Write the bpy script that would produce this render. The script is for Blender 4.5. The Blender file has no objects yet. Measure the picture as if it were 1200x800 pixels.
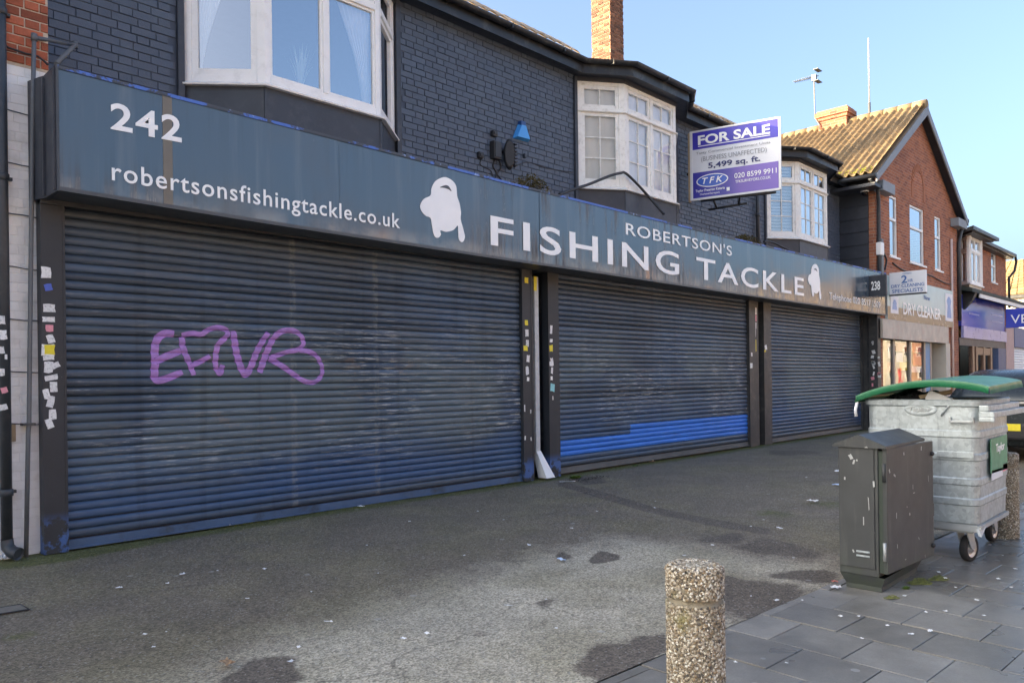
import bpy, bmesh, math, random
import numpy as np
from mathutils import Vector, Matrix

random.seed(7)
rng = np.random.default_rng(7)
S = bpy.context.scene
COL = S.collection
R = math.radians

# ------------------------------------------------------------------ camera
FPX, CX, CY = 900.0, 600.0, 444.0          # photo pixels (1200 wide)
YAW, ROLL, EYE = R(45.69), R(-0.741), 1.42
CAM = Vector((0.0, -7.351, EYE))
_F = Vector((math.sin(YAW), math.cos(YAW), 0))
_R0 = Vector((math.cos(YAW), -math.sin(YAW), 0))
_U0 = Vector((0, 0, 1))
_R = _R0 * math.cos(ROLL) + _U0 * math.sin(ROLL)
_U = -_R0 * math.sin(ROLL) + _U0 * math.cos(ROLL)
cd = bpy.data.cameras.new('camera')
cam = bpy.data.objects.new('camera', cd)
COL.objects.link(cam)
cam.matrix_world = Matrix(((_R.x, _U.x, -_F.x, CAM.x), (_R.y, _U.y, -_F.y, CAM.y), (_R.z, _U.z, -_F.z, CAM.z), (0, 0, 0, 1)))
cd.sensor_width = 36
cd.lens = FPX / 1200 * 36
cd.shift_y = (CY - 400) / 1200
cd.clip_end = 3000
S.camera = cam

# ------------------------------------------------------------------ sky, sun, exposure
SUN_AZ = math.atan2(-0.84, 0.54)           # from +y towards +x : low sun behind the terrace
SUN_EL = R(19)
w = bpy.data.worlds.new('World')
S.world = w
w.use_nodes = True
wn, wl = w.node_tree.nodes, w.node_tree.links
bg = wn['Background']
sky = wn.new('ShaderNodeTexSky')
sky.sky_type = 'NISHITA'
sky.sun_disc = False
sky.sun_elevation = SUN_EL
sky.sun_rotation = SUN_AZ
sky.air_density = 0.75
sky.dust_density = 7.0
sky.ozone_density = 4.0
wl.new(sky.outputs[0], bg.inputs[0])
bg.inputs[1].default_value = 0.15
sd = bpy.data.lights.new('sun', 'SUN')
sd.energy = 3.3
sd.angle = R(0.53)
sd.color = (1.0, 0.84, 0.62)
sun = bpy.data.objects.new('sun', sd)
COL.objects.link(sun)
to_sun = Vector((math.sin(SUN_AZ) * math.cos(SUN_EL), math.cos(SUN_AZ) * math.cos(SUN_EL), math.sin(SUN_EL)))
sun.rotation_euler = to_sun.to_track_quat('Z', 'Y').to_euler()
sun.location = (0, 0, 60)
S.view_settings.view_transform = 'Standard'
S.view_settings.look = 'None'
S.view_settings.gamma = 1
S.view_settings.use_curve_mapping = False
S.view_settings.exposure = 2.25
S.view_settings.use_white_balance = True
S.view_settings.white_balance_temperature = 7800
S.view_settings.white_balance_tint = 8

# ------------------------------------------------------------------ pixel -> place helpers
def ray(u, v):
    return _F + _R * ((u - CX) / FPX) - _U * ((v - CY) / FPX)
def PY(u, v, y):
    d = ray(u, v); return CAM + d * ((y - CAM.y) / d.y)
def PZ(u, v, z=0.0):
    d = ray(u, v); return CAM + d * ((z - CAM.z) / d.z)
def PX(u, v, x):
    d = ray(u, v); return CAM + d * ((x - CAM.x) / d.x)
def pix(p):
    q = Vector(p) - CAM
    z = q.dot(_F)
    return (CX + FPX * q.dot(_R) / z, CY - FPX * q.dot(_U) / z, z)

# ------------------------------------------------------------------ mesh builder
class MB:
    def __init__(s):
        s.v = []; s.f = []; s.sm = []
    def quad(s, a, b, c, d, smooth=False):
        n = len(s.v); s.v += [tuple(a), tuple(b), tuple(c), tuple(d)]; s.f.append((n, n+1, n+2, n+3)); s.sm.append(smooth)
    def poly(s, pts, smooth=False):
        n = len(s.v); s.v += [tuple(p) for p in pts]; s.f.append(tuple(range(n, n+len(pts)))); s.sm.append(smooth)
    def raw(s, vs, fs, smooth=False):
        n = len(s.v); s.v += [tuple(p) for p in vs]
        for f in fs: s.f.append(tuple(i+n for i in f)); s.sm.append(smooth)
    def box(s, x0, x1, y0, y1, z0, z1, M=None):
        vs = [(x0,y0,z0),(x1,y0,z0),(x1,y1,z0),(x0,y1,z0),(x0,y0,z1),(x1,y0,z1),(x1,y1,z1),(x0,y1,z1)]
        if M is not None: vs = [M @ Vector(p) for p in vs]
        s.raw(vs, [(0,3,2,1),(4,5,6,7),(0,1,5,4),(1,2,6,5),(2,3,7,6),(3,0,4,7)])
        return s
    def bbox(s, x0, x1, y0, y1, z0, z1, b=0.01, M=None):
        # chamfered box
        bm = bmesh.new()
        bmesh.ops.create_cube(bm, size=1)
        for p in bm.verts: p.co = Vector((x0 + (p.co.x+.5)*(x1-x0), y0 + (p.co.y+.5)*(y1-y0), z0 + (p.co.z+.5)*(z1-z0)))
        bmesh.ops.bevel(bm, geom=list(bm.edges), offset=b, segments=2, affect='EDGES', profile=0.6)
        bm.verts.index_update()
        vs = [p.co.copy() for p in bm.verts]
        if M is not None: vs = [M @ p for p in vs]
        s.raw(vs, [[p.index for p in f.verts] for f in bm.faces])
        bm.free()
        return s
    def prism(s, pts, d, cap=True):
        # planar polygon pts extruded by vector d
        d = Vector(d); a = [Vector(p) for p in pts]; b = [p + d for p in a]; n = len(a)
        s.raw(a + b, [(i, (i+1) % n, n + (i+1) % n, n + i) for i in range(n)] + ([tuple(range(n))[::-1], tuple(range(n, 2*n))] if cap else []))
        return s
    def tube(s, pts, r, n=8, cap=True, smooth=True):
        pts = [Vector(p) for p in pts]
        rs = r if isinstance(r, (list, tuple)) else [r]*len(pts)
        base = len(s.v); up = None
        for i, p in enumerate(pts):
            t = (pts[min(i+1, len(pts)-1)] - pts[max(i-1, 0)]).normalized()
            if up is None:
                up = t.orthogonal().normalized()
            up = (up - t*up.dot(t)); up = up.normalized() if up.length > 1e-6 else t.orthogonal().normalized()
            sd_ = t.cross(up)
            for k in range(n):
                a = 2*math.pi*k/n
                s.v.append(tuple(p + (up*math.cos(a) + sd_*math.sin(a))*rs[i]))
        for i in range(len(pts)-1):
            for k in range(n):
                a = base+i*n+k; b = base+i*n+(k+1) % n
                s.f.append((a, b, b+n, a+n)); s.sm.append(smooth)
        if cap:
            s.f.append(tuple(range(base, base+n))[::-1]); s.sm.append(False)
            e = base+(len(pts)-1)*n
            s.f.append(tuple(range(e, e+n))); s.sm.append(False)
        return s
    def lathe(s, prof, n=32, M=None, smooth=True, cap=True):
        base = len(s.v)
        for (r, z) in prof:
            for k in range(n):
                a = 2*math.pi*k/n
                p = Vector((r*math.cos(a), r*math.sin(a), z))
                s.v.append(tuple(M @ p if M is not None else p))
        for i in range(len(prof)-1):
            for k in range(n):
                a = base+i*n+k; b = base+i*n+(k+1) % n
                s.f.append((a, b, b+n, a+n)); s.sm.append(smooth)
        for e, rev in (((base, True), (base+(len(prof)-1)*n, False)) if cap else ()):
            f = tuple(range(e, e+n)); s.f.append(f[::-1] if rev else f); s.sm.append(False)
        return s
    def mesh(s, name='m', mat=None):
        me = bpy.data.meshes.new(name)
        me.from_pydata(s.v, [], s.f)
        if any(s.sm): me.polygons.foreach_set('use_smooth', s.sm)
        me.update()
        if mat is not None: me.materials.append(mat)
        return me
    def build(s, name, mat, parent=None, fix=True):
        me = s.mesh(name, mat)
        if fix:
            bm = bmesh.new(); bm.from_mesh(me); bmesh.ops.recalc_face_normals(bm, faces=bm.faces); bm.to_mesh(me); bm.free()
        return link(name, me, parent)

def link(name, data, parent=None, loc=None):
    o = bpy.data.objects.new(name, data)
    COL.objects.link(o)
    if parent is not None:
        o.parent = parent
        o.matrix_parent_inverse = inv(parent)
    if loc is not None: o.location = loc
    return o
def wm(o):
    m = o.matrix_basis.copy()
    if o.parent: m = wm(o.parent) @ o.matrix_parent_inverse @ m
    return m
def inv(o): return wm(o).inverted()
def tag(o, label=None, cat=None, group=None, kind=None):
    if label: o['label'] = label
    if cat: o['category'] = cat
    if group: o['group'] = group
    if kind: o['kind'] = kind
    return o
def empty(name, loc, label, cat, group=None):
    o = bpy.data.objects.new(name, None); COL.objects.link(o); o.location = loc; o.empty_display_size = .2
    return tag(o, label, cat, group)
def box(name, mat, parent, *a): return MB().box(*a).build(name, mat, parent)
def bbox(name, mat, parent, *a, b=.01): return MB().bbox(*a, b=b).build(name, mat, parent)
# ------------------------------------------------------------------ materials
class NT:
    def __init__(s, name):
        s.m = bpy.data.materials.new(name); s.m.use_nodes = True
        s.n = s.m.node_tree.nodes; s.l = s.m.node_tree.links
        s.b = s.n['Principled BSDF']; s.out = s.n['Material Output']
        s._pos = None
    def new(s, t, **k):
        o = s.n.new('ShaderNode'+t)
        for a, v in k.items(): setattr(o, a, v)
        return o
    def set(s, sock, v):
        if isinstance(v, bpy.types.NodeSocket): s.l.new(v, sock)
        elif isinstance(v, (tuple, list)) and len(v) == 3 and sock.type == 'RGBA': sock.default_value = (*v, 1)
        else: sock.default_value = v
    def pos(s):
        if s._pos is None: s._pos = s.new('NewGeometry')
        return s._pos.outputs['Position']
    def xyz(s):
        o = s.new('SeparateXYZ'); s.l.new(s.pos(), o.inputs[0]); return o.outputs
    def scaled(s, sc):
        o = s.new('Mapping'); s.l.new(s.pos(), o.inputs[0]); o.inputs['Scale'].default_value = sc if isinstance(sc, tuple) else (sc,)*3
        return o.outputs[0]
    def noise(s, scale, detail=3, rough=.55, vec=None, dist=0):
        o = s.new('TexNoise'); s.l.new(vec if vec is not None else s.pos(), o.inputs['Vector'])
        o.inputs['Scale'].default_value = scale; o.inputs['Detail'].default_value = detail; o.inputs['Roughness'].default_value = rough
        o.inputs['Distortion'].default_value = dist
        return o.outputs['Fac']
    def math(s, op, a, b=0.0, c=None, clamp=False):
        o = s.new('Math', operation=op, use_clamp=clamp); s.set(o.inputs[0], a); s.set(o.inputs[1], b)
        if c is not None: s.set(o.inputs[2], c)
        return o.outputs[0]
    def ss(s, v, lo, hi, a=0.0, b=1.0):
        o = s.new('MapRange', interpolation_type='SMOOTHSTEP'); s.set(o.inputs[0], v)
        o.inputs[1].default_value = lo; o.inputs[2].default_value = hi; o.inputs[3].default_value = a; o.inputs[4].default_value = b
        return o.outputs[0]
    def mix(s, f, a, b, mode='MIX'):
        o = s.new('Mix', data_type='RGBA', blend_type=mode, clamp_factor=True)
        s.set(o.inputs[0], f); s.set(o.inputs[6], a); s.set(o.inputs[7], b)
        return o.outputs[2]
    def gain(s, col, f):
        # multiply colour by scalar socket
        o = s.new('VectorMath', operation='SCALE'); s.set(o.inputs[0], col if not isinstance(col, tuple) else s.rgb(col)); s.set(o.inputs['Scale'], f)
        return o.outputs[0]
    def rgb(s, c):
        o = s.new('RGB'); o.outputs[0].default_value = (*c, 1); return o.outputs[0]
    def bump(s, hgt, strength=.3, dist=.01, prev=None):
        o = s.new('Bump'); s.set(o.inputs['Height'], hgt); o.inputs['Strength'].default_value = strength; o.inputs['Distance'].default_value = dist
        if prev is not None: s.l.new(prev, o.inputs['Normal'])
        return o.outputs[0]
    def fin(s, col=None, rough=None, metal=None, normal=None, spec=None, **k):
        b = s.b
        if col is not None: s.set(b.inputs['Base Color'], col)
        if rough is not None: s.set(b.inputs['Roughness'], rough)
        if metal is not None: s.set(b.inputs['Metallic'], metal)
        if spec is not None: s.set(b.inputs['Specular IOR Level'], spec)
        if normal is not None: s.l.new(normal, b.inputs['Normal'])
        for a, v in k.items(): s.set(b.inputs[a], v)
        return s.m

def pm(name, col, rough=.6, metal=0., var=None, var_amt=.12, namt=.15, nscale=6., bump=.0, bscale=60., spec=.5, dirt=None, dirt_amt=.5, dirt_scale=3., streak=False):
    t = NT(name)
    f = t.noise(nscale, 4)
    g = t.math('MULTIPLY_ADD', f, 2*namt, 1-namt)
    if var:
        if var == 'object': r = t.new('ObjectInfo').outputs['Random']
        else: r = t.new('NewGeometry').outputs['Random Per Island']
        g = t.math('MULTIPLY', g, t.math('MULTIPLY_ADD', r, 2*var_amt, 1-var_amt))
    c = t.gain(col, g)
    if dirt:
        vec = t.scaled((9, 9, .7)) if streak else None
        d = t.ss(t.noise(dirt_scale if not streak else 1.2, 5, .65, vec), .48, .72)
        c = t.mix(t.math('MULTIPLY', d, dirt_amt), c, dirt)
    rr = t.math('MULTIPLY_ADD', t.noise(nscale*2.3, 3), .22, rough-.11, clamp=True)
    nm = t.bump(t.noise(bscale, 4), bump, .01) if bump else None
    return t.fin(c, rr, metal, nm, spec)

def glass_mat(name, tint=(.9,.95,1), refl=.34):
    t = NT(name)
    t.n.remove(t.b)
    tr = t.new('BsdfTransparent'); tr.inputs[0].default_value = (*tint, 1)
    gl = t.new('BsdfGlossy'); gl.inputs['Roughness'].default_value = .015
    gl.inputs[0].default_value = (.95,.97,1,1)
    nm = t.bump(t.noise(1.7, 2), .05, .02)
    t.l.new(nm, gl.inputs['Normal'])
    fr = t.new('Fresnel'); fr.inputs[0].default_value = 1.5
    f = t.math('MULTIPLY_ADD', fr.outputs[0], 1.0, refl, clamp=True)
    mx = t.new('MixShader'); t.l.new(f, mx.inputs[0]); t.l.new(tr.outputs[0], mx.inputs[1]); t.l.new(gl.outputs[0], mx.inputs[2])
    t.l.new(mx.outputs[0], t.out.inputs[0])
    return t.m

def brick_mat(name, c1, c2, mortar, row=.079, bl=.232, bumpd=.006):
    t = NT(name)
    p = t.xyz()
    n = t.new('SeparateXYZ'); t.l.new(t._pos.outputs['Normal'], n.inputs[0])
    ax = t.math('GREATER_THAN', t.math('ABSOLUTE', n.outputs[0]), .6)
    h = t.new('Mix', data_type='FLOAT'); t.l.new(ax, h.inputs[0]); t.l.new(p[0], h.inputs[2]); t.l.new(p[1], h.inputs[3])
    cb = t.new('CombineXYZ'); t.l.new(h.outputs[0], cb.inputs[0]); t.l.new(p[2], cb.inputs[1])
    bt = t.new('TexBrick'); t.l.new(cb.outputs[0], bt.inputs[0])
    bt.inputs['Scale'].default_value = 1; bt.inputs['Mortar Size'].default_value = .006; bt.inputs['Mortar Smooth'].default_value = .2
    bt.inputs['Brick Width'].default_value = bl; bt.inputs['Row Height'].default_value = row; bt.inputs['Bias'].default_value = 0
    for k, c in (('Color1', c1), ('Color2', c2), ('Mortar', mortar)): bt.inputs[k].default_value = (*c, 1)
    c = t.gain(bt.outputs[0], t.math('MULTIPLY_ADD', t.noise(1.1, 4), .7, .65))
    c = t.gain(c, t.math('MULTIPLY_ADD', t.noise(40, 3), .5, .75))
    nm = t.bump(t.math('SUBTRACT', 1.0, bt.outputs['Fac']), .7, bumpd)
    return t.fin(c, .85, 0, nm, .3)

M = {}
M['blue_brick'] = pm('blue_painted_brick', (.068,.093,.134), .55, var='object', var_amt=.09, namt=.2, nscale=3, bump=.35, bscale=70, dirt=(.085,.11,.145), dirt_amt=.35, dirt_scale=2.5)
M['blue_brick_field'] = pm('blue_painted_brick_field', (.068,.093,.134), .55, var='island', var_amt=.09, namt=.2, nscale=3, bump=.35, bscale=70, dirt=(.085,.11,.145), dirt_amt=.35, dirt_scale=2.5)
M['blue_mortar'] = pm('blue_painted_mortar', (.054,.074,.108), .7, namt=.2, bump=.3)
M['blue_paint'] = pm('dark_blue_paint', (.034,.041,.055), .5, namt=.25, nscale=4, bump=.15, bscale=30, dirt=(.07,.075,.085), dirt_amt=.5, dirt_scale=7)
M['red_brick'] = pm('red_brick', (.36,.10,.052), .85, var='object', var_amt=.4, namt=.3, nscale=25, bump=.6, bscale=120)
M['chimney_brick'] = pm('chimney_brick', (.20,.09,.052), .85, var='object', var_amt=.5, namt=.3, nscale=25, bump=.6, bscale=120)
M['mortar'] = pm('pale_mortar', (.55,.47,.38), .9, namt=.25, nscale=12, bump=.4)
M['white_brick'] = pm('white_painted_brick', (.87,.89,.89), .6, var='object', var_amt=.05, namt=.1, nscale=4, bump=.35, bscale=60, dirt=(.5,.51,.48), dirt_amt=.5, dirt_scale=3)
M['white_mortar'] = pm('white_painted_mortar', (.8,.82,.82), .7, namt=.1, dirt=(.4,.42,.4), dirt_amt=.4)
M['upvc'] = pm('white_upvc', (.84,.84,.83), .35, namt=.06, dirt=(.5,.49,.46), dirt_amt=.25, dirt_scale=8)
M['old_white'] = pm('weathered_white_paint', (.82,.82,.79), .55, namt=.1, nscale=9, bump=.25, bscale=45, dirt=(.42,.40,.35), dirt_amt=.4, dirt_scale=14)
M['lead'] = pm('grey_lead', (.12,.125,.13), .6, namt=.25, bump=.2)
M['gutter'] = pm('black_gutter', (.013,.015,.019), .45, namt=.3, nscale=9, dirt=(.1,.105,.1), dirt_amt=.5, dirt_scale=5)
M['black_pipe'] = pm('black_pipe', (.035,.042,.05), .45, namt=.3, nscale=7, bump=.2, dirt=(.1,.1,.1), dirt_amt=.4, dirt_scale=8)
M['grey_pipe'] = pm('grey_pipe', (.12,.13,.14), .5, namt=.2, nscale=8, dirt=(.06,.06,.06), dirt_amt=.5, dirt_scale=8)
M['pane'] = glass_mat('window_glass', refl=.33)
M['pane_dull'] = glass_mat('dull_window_glass', refl=.02)
M['pane_clear'] = glass_mat('shop_glass', refl=.03)
M['room'] = pm('dark_room', (.09,.09,.1), .9, namt=.2)
M['cream_sheet'] = pm('cream_cloth', (.85,.78,.68), .9, namt=.12, nscale=2.5)
M['net'] = pm('white_net', (.88,.89,.9), .9, namt=.12, nscale=10)
M['blind'] = pm('pale_blind', (.62,.66,.7), .6, namt=.1)
M['plant_pale'] = pm('pale_leaf', (.42,.52,.46), .6, namt=.2, nscale=20)
M['tile'] = pm('tan_pantile', (.235,.165,.092), .85, var='object', var_amt=.22, namt=.35, nscale=7, bump=.5, bscale=60, dirt=(.16,.13,.075), dirt_amt=.55, dirt_scale=5)
M['tile_field'] = pm('brown_roof_tile', (.30,.21,.13), .85, var='island', var_amt=.25, namt=.3, nscale=9, bump=.5, bscale=60, dirt=(.14,.13,.07), dirt_amt=.6, dirt_scale=4)
M['tile_yellow'] = pm('yellow_roof_tile', (.27,.19,.10), .85, var='island', var_amt=.25, namt=.3, nscale=5, bump=.4)
M['moss'] = pm('moss', (.13,.15,.035), .95, namt=.45, nscale=14, bump=.8, bscale=80)
M['moss_dry'] = pm('dry_moss', (.10,.085,.035), .95, namt=.45, nscale=14, bump=.8, bscale=80)
M['white_letter'] = pm('white_lettering', (.92,.93,.93), .35, namt=.05)
M['alarm_blue'] = pm('blue_plastic', (.04,.30,.72), .35, namt=.08)
M['black_plastic'] = pm('black_plastic', (.02,.021,.024), .5, namt=.25)
M['lens_glass'] = pm('black_lens', (.008,.008,.01), .15, namt=.1)
M['silver'] = pm('dull_aluminium', (.5,.5,.5), .4, .8, namt=.15)
M['aerial'] = pm('grey_aerial', (.14,.145,.15), .5, .4, namt=.15)
M['red_house'] = brick_mat('red_house_brick', (.42,.155,.08), (.24,.085,.055), (.36,.27,.21))
M['far_brick'] = brick_mat('opposite_brick', (.42,.24,.15), (.34,.19,.12), (.4,.34,.28))
M['barge'] = pm('grey_barge_board', (.22,.25,.28), .6, namt=.2, dirt=(.1,.11,.12), dirt_amt=.5)
M['render'] = pm('cream_render', (.62,.57,.48), .85, namt=.12, bump=.2)
M['clad'] = pm('dark_weatherboard', (.03,.036,.048), .5, namt=.25, dirt=(.06,.065,.08), dirt_amt=.4)
M['white_sticker'] = pm('white_sticker', (.78,.79,.78), .5, var='object', var_amt=.1, namt=.12, nscale=40, dirt=(.16,.17,.18), dirt_amt=.75, dirt_scale=55)
M['yellow_sticker'] = pm('yellow_sticker', (.8,.66,.04), .5, namt=.15, nscale=40)
M['blue_sticker'] = pm('blue_sticker', (.06,.12,.5), .5, namt=.2, nscale=40)
M['pink_sticker'] = pm('pink_sticker', (.75,.3,.36), .5, namt=.2, nscale=40)
M['cyan_sticker'] = pm('cyan_sticker', (.25,.62,.66), .5, namt=.2, nscale=40)
M['litter_white'] = pm('white_paper', (.75,.76,.77), .8, namt=.1)
M['litter_blue'] = pm('pale_blue_paper', (.42,.56,.75), .7, namt=.1)
M['litter_red'] = pm('red_wrapper', (.6,.2,.16), .6, namt=.3, nscale=50)
M['brown_leaf'] = pm('dry_leaf', (.3,.19,.11), .8, namt=.3, nscale=60)
M['weed'] = pm('weed_leaf', (.10,.17,.03), .6, var='island', var_amt=.3, namt=.2)
M['rubber'] = pm('black_rubber', (.02,.02,.021), .8, namt=.3, nscale=30)
M['tfk_blue'] = pm('board_blue', (.035,.03,.42), .35, namt=.04)
M['tfk_purple'] = pm('board_purple', (.16,.09,.5), .35, namt=.06)
M['tfk_oval'] = pm('oval_blue', (.02,.11,.55), .35, namt=.04)
M['board_white'] = pm('board_white', (.72,.75,.8), .4, namt=.05)
M['board_grey_text'] = pm('board_grey_text', (.3,.32,.36), .5, namt=.05)
M['board_navy_text'] = pm('board_navy_text', (.03,.04,.16), .5, namt=.05)
M['board_frame'] = pm('board_frame', (.7,.72,.74), .4, namt=.1)
M['timber'] = pm('raw_timber', (.33,.25,.16), .8, namt=.3, nscale=15)

# shutter paint : slate blue, scuffed, fresh blue repair patch on some slats
def shutter_mat(name, base, tint, scuff_amt=.5, patch=None, seams=(), xr=(0, 1)):
    t = NT(name)
    p = t.xyz()
    rnd = t.new('ObjectInfo').outputs['Random']
    big = t.noise(.55, 4, .6)
    c = t.mix(t.ss(big, .38, .62), base, tint)
    # per slat tone
    c = t.gain(c, t.math('MULTIPLY_ADD', rnd, .6, .68))
    # bluer low down, patchy
    low = t.math('MULTIPLY', t.ss(p[2], 1.25, .5), t.ss(t.noise(.8, 3, vec=t.scaled((.5, 1, 2))), .32, .6))
    c = t.mix(t.math('MULTIPLY', low, .75), c, (.035,.085,.185))
    # green-black film at the very bottom
    c = t.mix(t.ss(p[2], .3, .1, 0, .6), c, (.05,.055,.045))
    # scuffs : short horizontal pale scratches
    sc = t.noise(1, 5, .7, t.scaled((3.2, 1, 55)))
    zone = t.ss(t.noise(.9, 3, .6, t.scaled((.7, 1, 1.1))), .4, .58)
    band = t.math('MULTIPLY', t.ss(p[2], .35, .9), t.ss(p[2], 2.45, 1.5))
    sm = t.math('MULTIPLY', t.ss(sc, .53, .62), t.math('MULTIPLY_ADD', t.math('MULTIPLY', zone, band), .95, .06))
    c = t.mix(t.math('MULTIPLY', sm, scuff_amt), c, (.46,.47,.46))
    haze = t.math('MULTIPLY', t.math('MULTIPLY', band, t.ss(t.noise(.5, 3, .6), .42, .6)), .62)
    c = t.mix(haze, c, (.12,.155,.165))
    # rust / tan ghosts
    gh = t.math('MULTIPLY', t.ss(t.noise(2.1, 5, .7, t.scaled((.8, 1, 1.6))), .6, .68), band)
    c = t.mix(t.math('MULTIPLY', gh, .35), c, (.24,.17,.12))
    for xs in seams:
        d = t.math('ABSOLUTE', t.math('SUBTRACT', p[0], xs))
        k = t.math('MULTIPLY', t.ss(d, .05, .02), t.ss(t.noise(14, 3, .7), .4, .6))
        c = t.mix(t.math('MULTIPLY', k, .5), c, (.2,.21,.21))
    # faint vertical runs
    vr = t.ss(t.noise(1, 4, .6, t.scaled((7, 1, .25))), .5, .75)
    c = t.gain(c, t.math('MULTIPLY_ADD', vr, -.3, 1.1))
    if patch is not None:
        xs = t.math('ADD', p[0], t.math('MULTIPLY', t.math('SUBTRACT', rnd, .5), .0))
        k = t.math('GREATER_THAN', xs, patch)
        pb = t.gain((.03,.19,.66), t.math('MULTIPLY_ADD', t.noise(1.2, 4, .6, t.scaled((1, 1, 6))), .9, .5))
        c = t.mix(t.math('MULTIPLY', k, t.ss(t.noise(1, 5, .65, t.scaled((1.6, 1, 9))), .26, .42, .45, 1)), c, pb)
    r = t.math('MULTIPLY_ADD', t.noise(5, 4), .3, .3)
    nm = t.bump(t.noise(1, 3, .6, t.scaled((2.2, 1, 14))), .25, .006)
    return t.fin(c, r, 0, nm, .45)
SB, ST = (.050,.070,.096), (.052,.086,.138)
M['shutter_left'] = shutter_mat('shutter_paint_left', SB, ST, 1.0, seams=(PY(343,400,0).x, PY(440,400,0).x))
M['shutter_mid'] = shutter_mat('shutter_paint_middle', (.052,.071,.098), (.056,.086,.13), .8)
M['shutter_mid_blue'] = shutter_mat('shutter_paint_repair', SB, ST, .3, patch=-5)
M['shutter_mid_half'] = shutter_mat('shutter_paint_half_repair', SB, ST, .5, patch=PY(738,490,0).x)
M['shutter_right'] = shutter_mat('shutter_paint_right', (.056,.075,.1), (.06,.086,.122), .25)
M['rail_blue'] = pm('bottom_rail_blue', (.055,.11,.20), .5, namt=.35, nscale=2.5, dirt=(.03,.035,.03), dirt_amt=.7, dirt_scale=3, bump=.2)
M['rail_grey'] = pm('bottom_rail_grey', (.12,.125,.125), .5, namt=.35, nscale=2.5, dirt=(.12,.13,.13), dirt_amt=.5, dirt_scale=4, bump=.2)
def guide_mat():
    t = NT('guide_rail_paint')
    p = t.xyz()
    c = t.gain((.03,.035,.042), t.math('MULTIPLY_ADD', t.noise(3, 4), .6, .7))
    k = t.math('MULTIPLY', t.ss(p[2], .36, .2), t.ss(t.noise(5, 5, .7), .46, .54))
    c = t.mix(k, c, (.05,.12,.30))
    c = t.mix(t.ss(t.noise(30, 3, .7), .7, .76, 0, .6), c, (.35,.36,.36))
    return t.fin(c, .5, 0, t.bump(t.noise(60, 3), .2, .004), .4)
M['guide'] = guide_mat()
M['guide_plain'] = pm('guide_rail_plain', (.04,.042,.044), .5, namt=.3, nscale=3, bump=.2, dirt=(.15,.14,.12), dirt_amt=.35, dirt_scale=6)
M['chimney_mortar'] = pm('chimney_mortar', (.34,.28,.22), .9, namt=.2)

def sign_mat():
    t = NT('glossy_sign_panel')
    p = t.xyz()
    base = t.mix(t.ss(t.noise(.6, 3), .35, .65), (.055,.088,.12), (.062,.09,.116))
    # rain streaks running up from the lower edge and down from the top
    st = t.noise(1, 5, .7, t.scaled((16, 1, .35)))
    lowm = t.math('MULTIPLY', t.ss(p[2], 3.55, 2.98), t.ss(t.noise(.45, 3), .38, .55, .25, 1))
    k = t.math('MULTIPLY', t.ss(st, .45, .62), lowm)
    midx = t.math('MULTIPLY', t.ss(p[0], 6.2, 7.6), t.ss(p[0], 13.5, 10.5))
    k = t.math('MULTIPLY', k, t.math('MULTIPLY_ADD', midx, .6, .55), clamp=True)
    base = t.mix(t.math('MULTIPLY', k, .95), base, (.012,.013,.014))
    tp = t.math('MULTIPLY', t.math('MULTIPLY', t.ss(t.noise(1, 5, .7, t.scaled((9, 1, .5))), .5, .62), t.ss(p[2], 3.2, 3.95)), t.math('MULTIPLY_ADD', midx, .7, .12))
    base = t.mix(t.math('MULTIPLY', tp, .8), base, (.024,.026,.03))
    k = t.math('ADD', k, tp)
    st2 = t.noise(1, 4, .6, t.scaled((5, 1, .3)))
    base = t.mix(t.ss(st2, .5, .75, 0, .5), base, (.17,.19,.20))
    # pale film along the lower edge
    base = t.mix(t.math('MULTIPLY', t.ss(p[2], 3.14, 2.99), t.ss(t.noise(3, 4), .35, .7)), base, (.2,.2,.19))
    r = t.math('MULTIPLY_ADD', t.ss(t.noise(1.3, 5, .65), .35, .75), .18, .06)
    r = t.math('ADD', r, t.math('MULTIPLY', k, .45), clamp=True)
    nm = t.bump(t.noise(.45, 2), .12, .03)
    return t.fin(base, r, 0, nm, .8)
M['sign'] = sign_mat()
M['sign_edge'] = pm('sign_edge_trim', (.06,.07,.08), .4, namt=.3, nscale=5)
def chipped_blue():
    t = NT('chipped_blue_edge')
    c = t.mix(t.ss(t.noise(1, 5, .7, t.scaled((2.6, 1, 3))), .46, .52), (.06,.16,.52), (.05,.06,.075))
    c = t.mix(t.ss(t.noise(9, 4, .7), .6, .68), c, (.3,.42,.68))
    return t.fin(c, .5)
M['chip'] = chipped_blue()
# ------------------------------------------------------------------ ground
PA = R(-2.85)                                   # the pavement runs a little off the building line
def pav(x, y, z=0.0):                           # pavement coordinates -> world
    return Vector((x*math.cos(PA) - y*math.sin(PA), x*math.sin(PA) + y*math.cos(PA) - 7.351, z))

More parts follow.
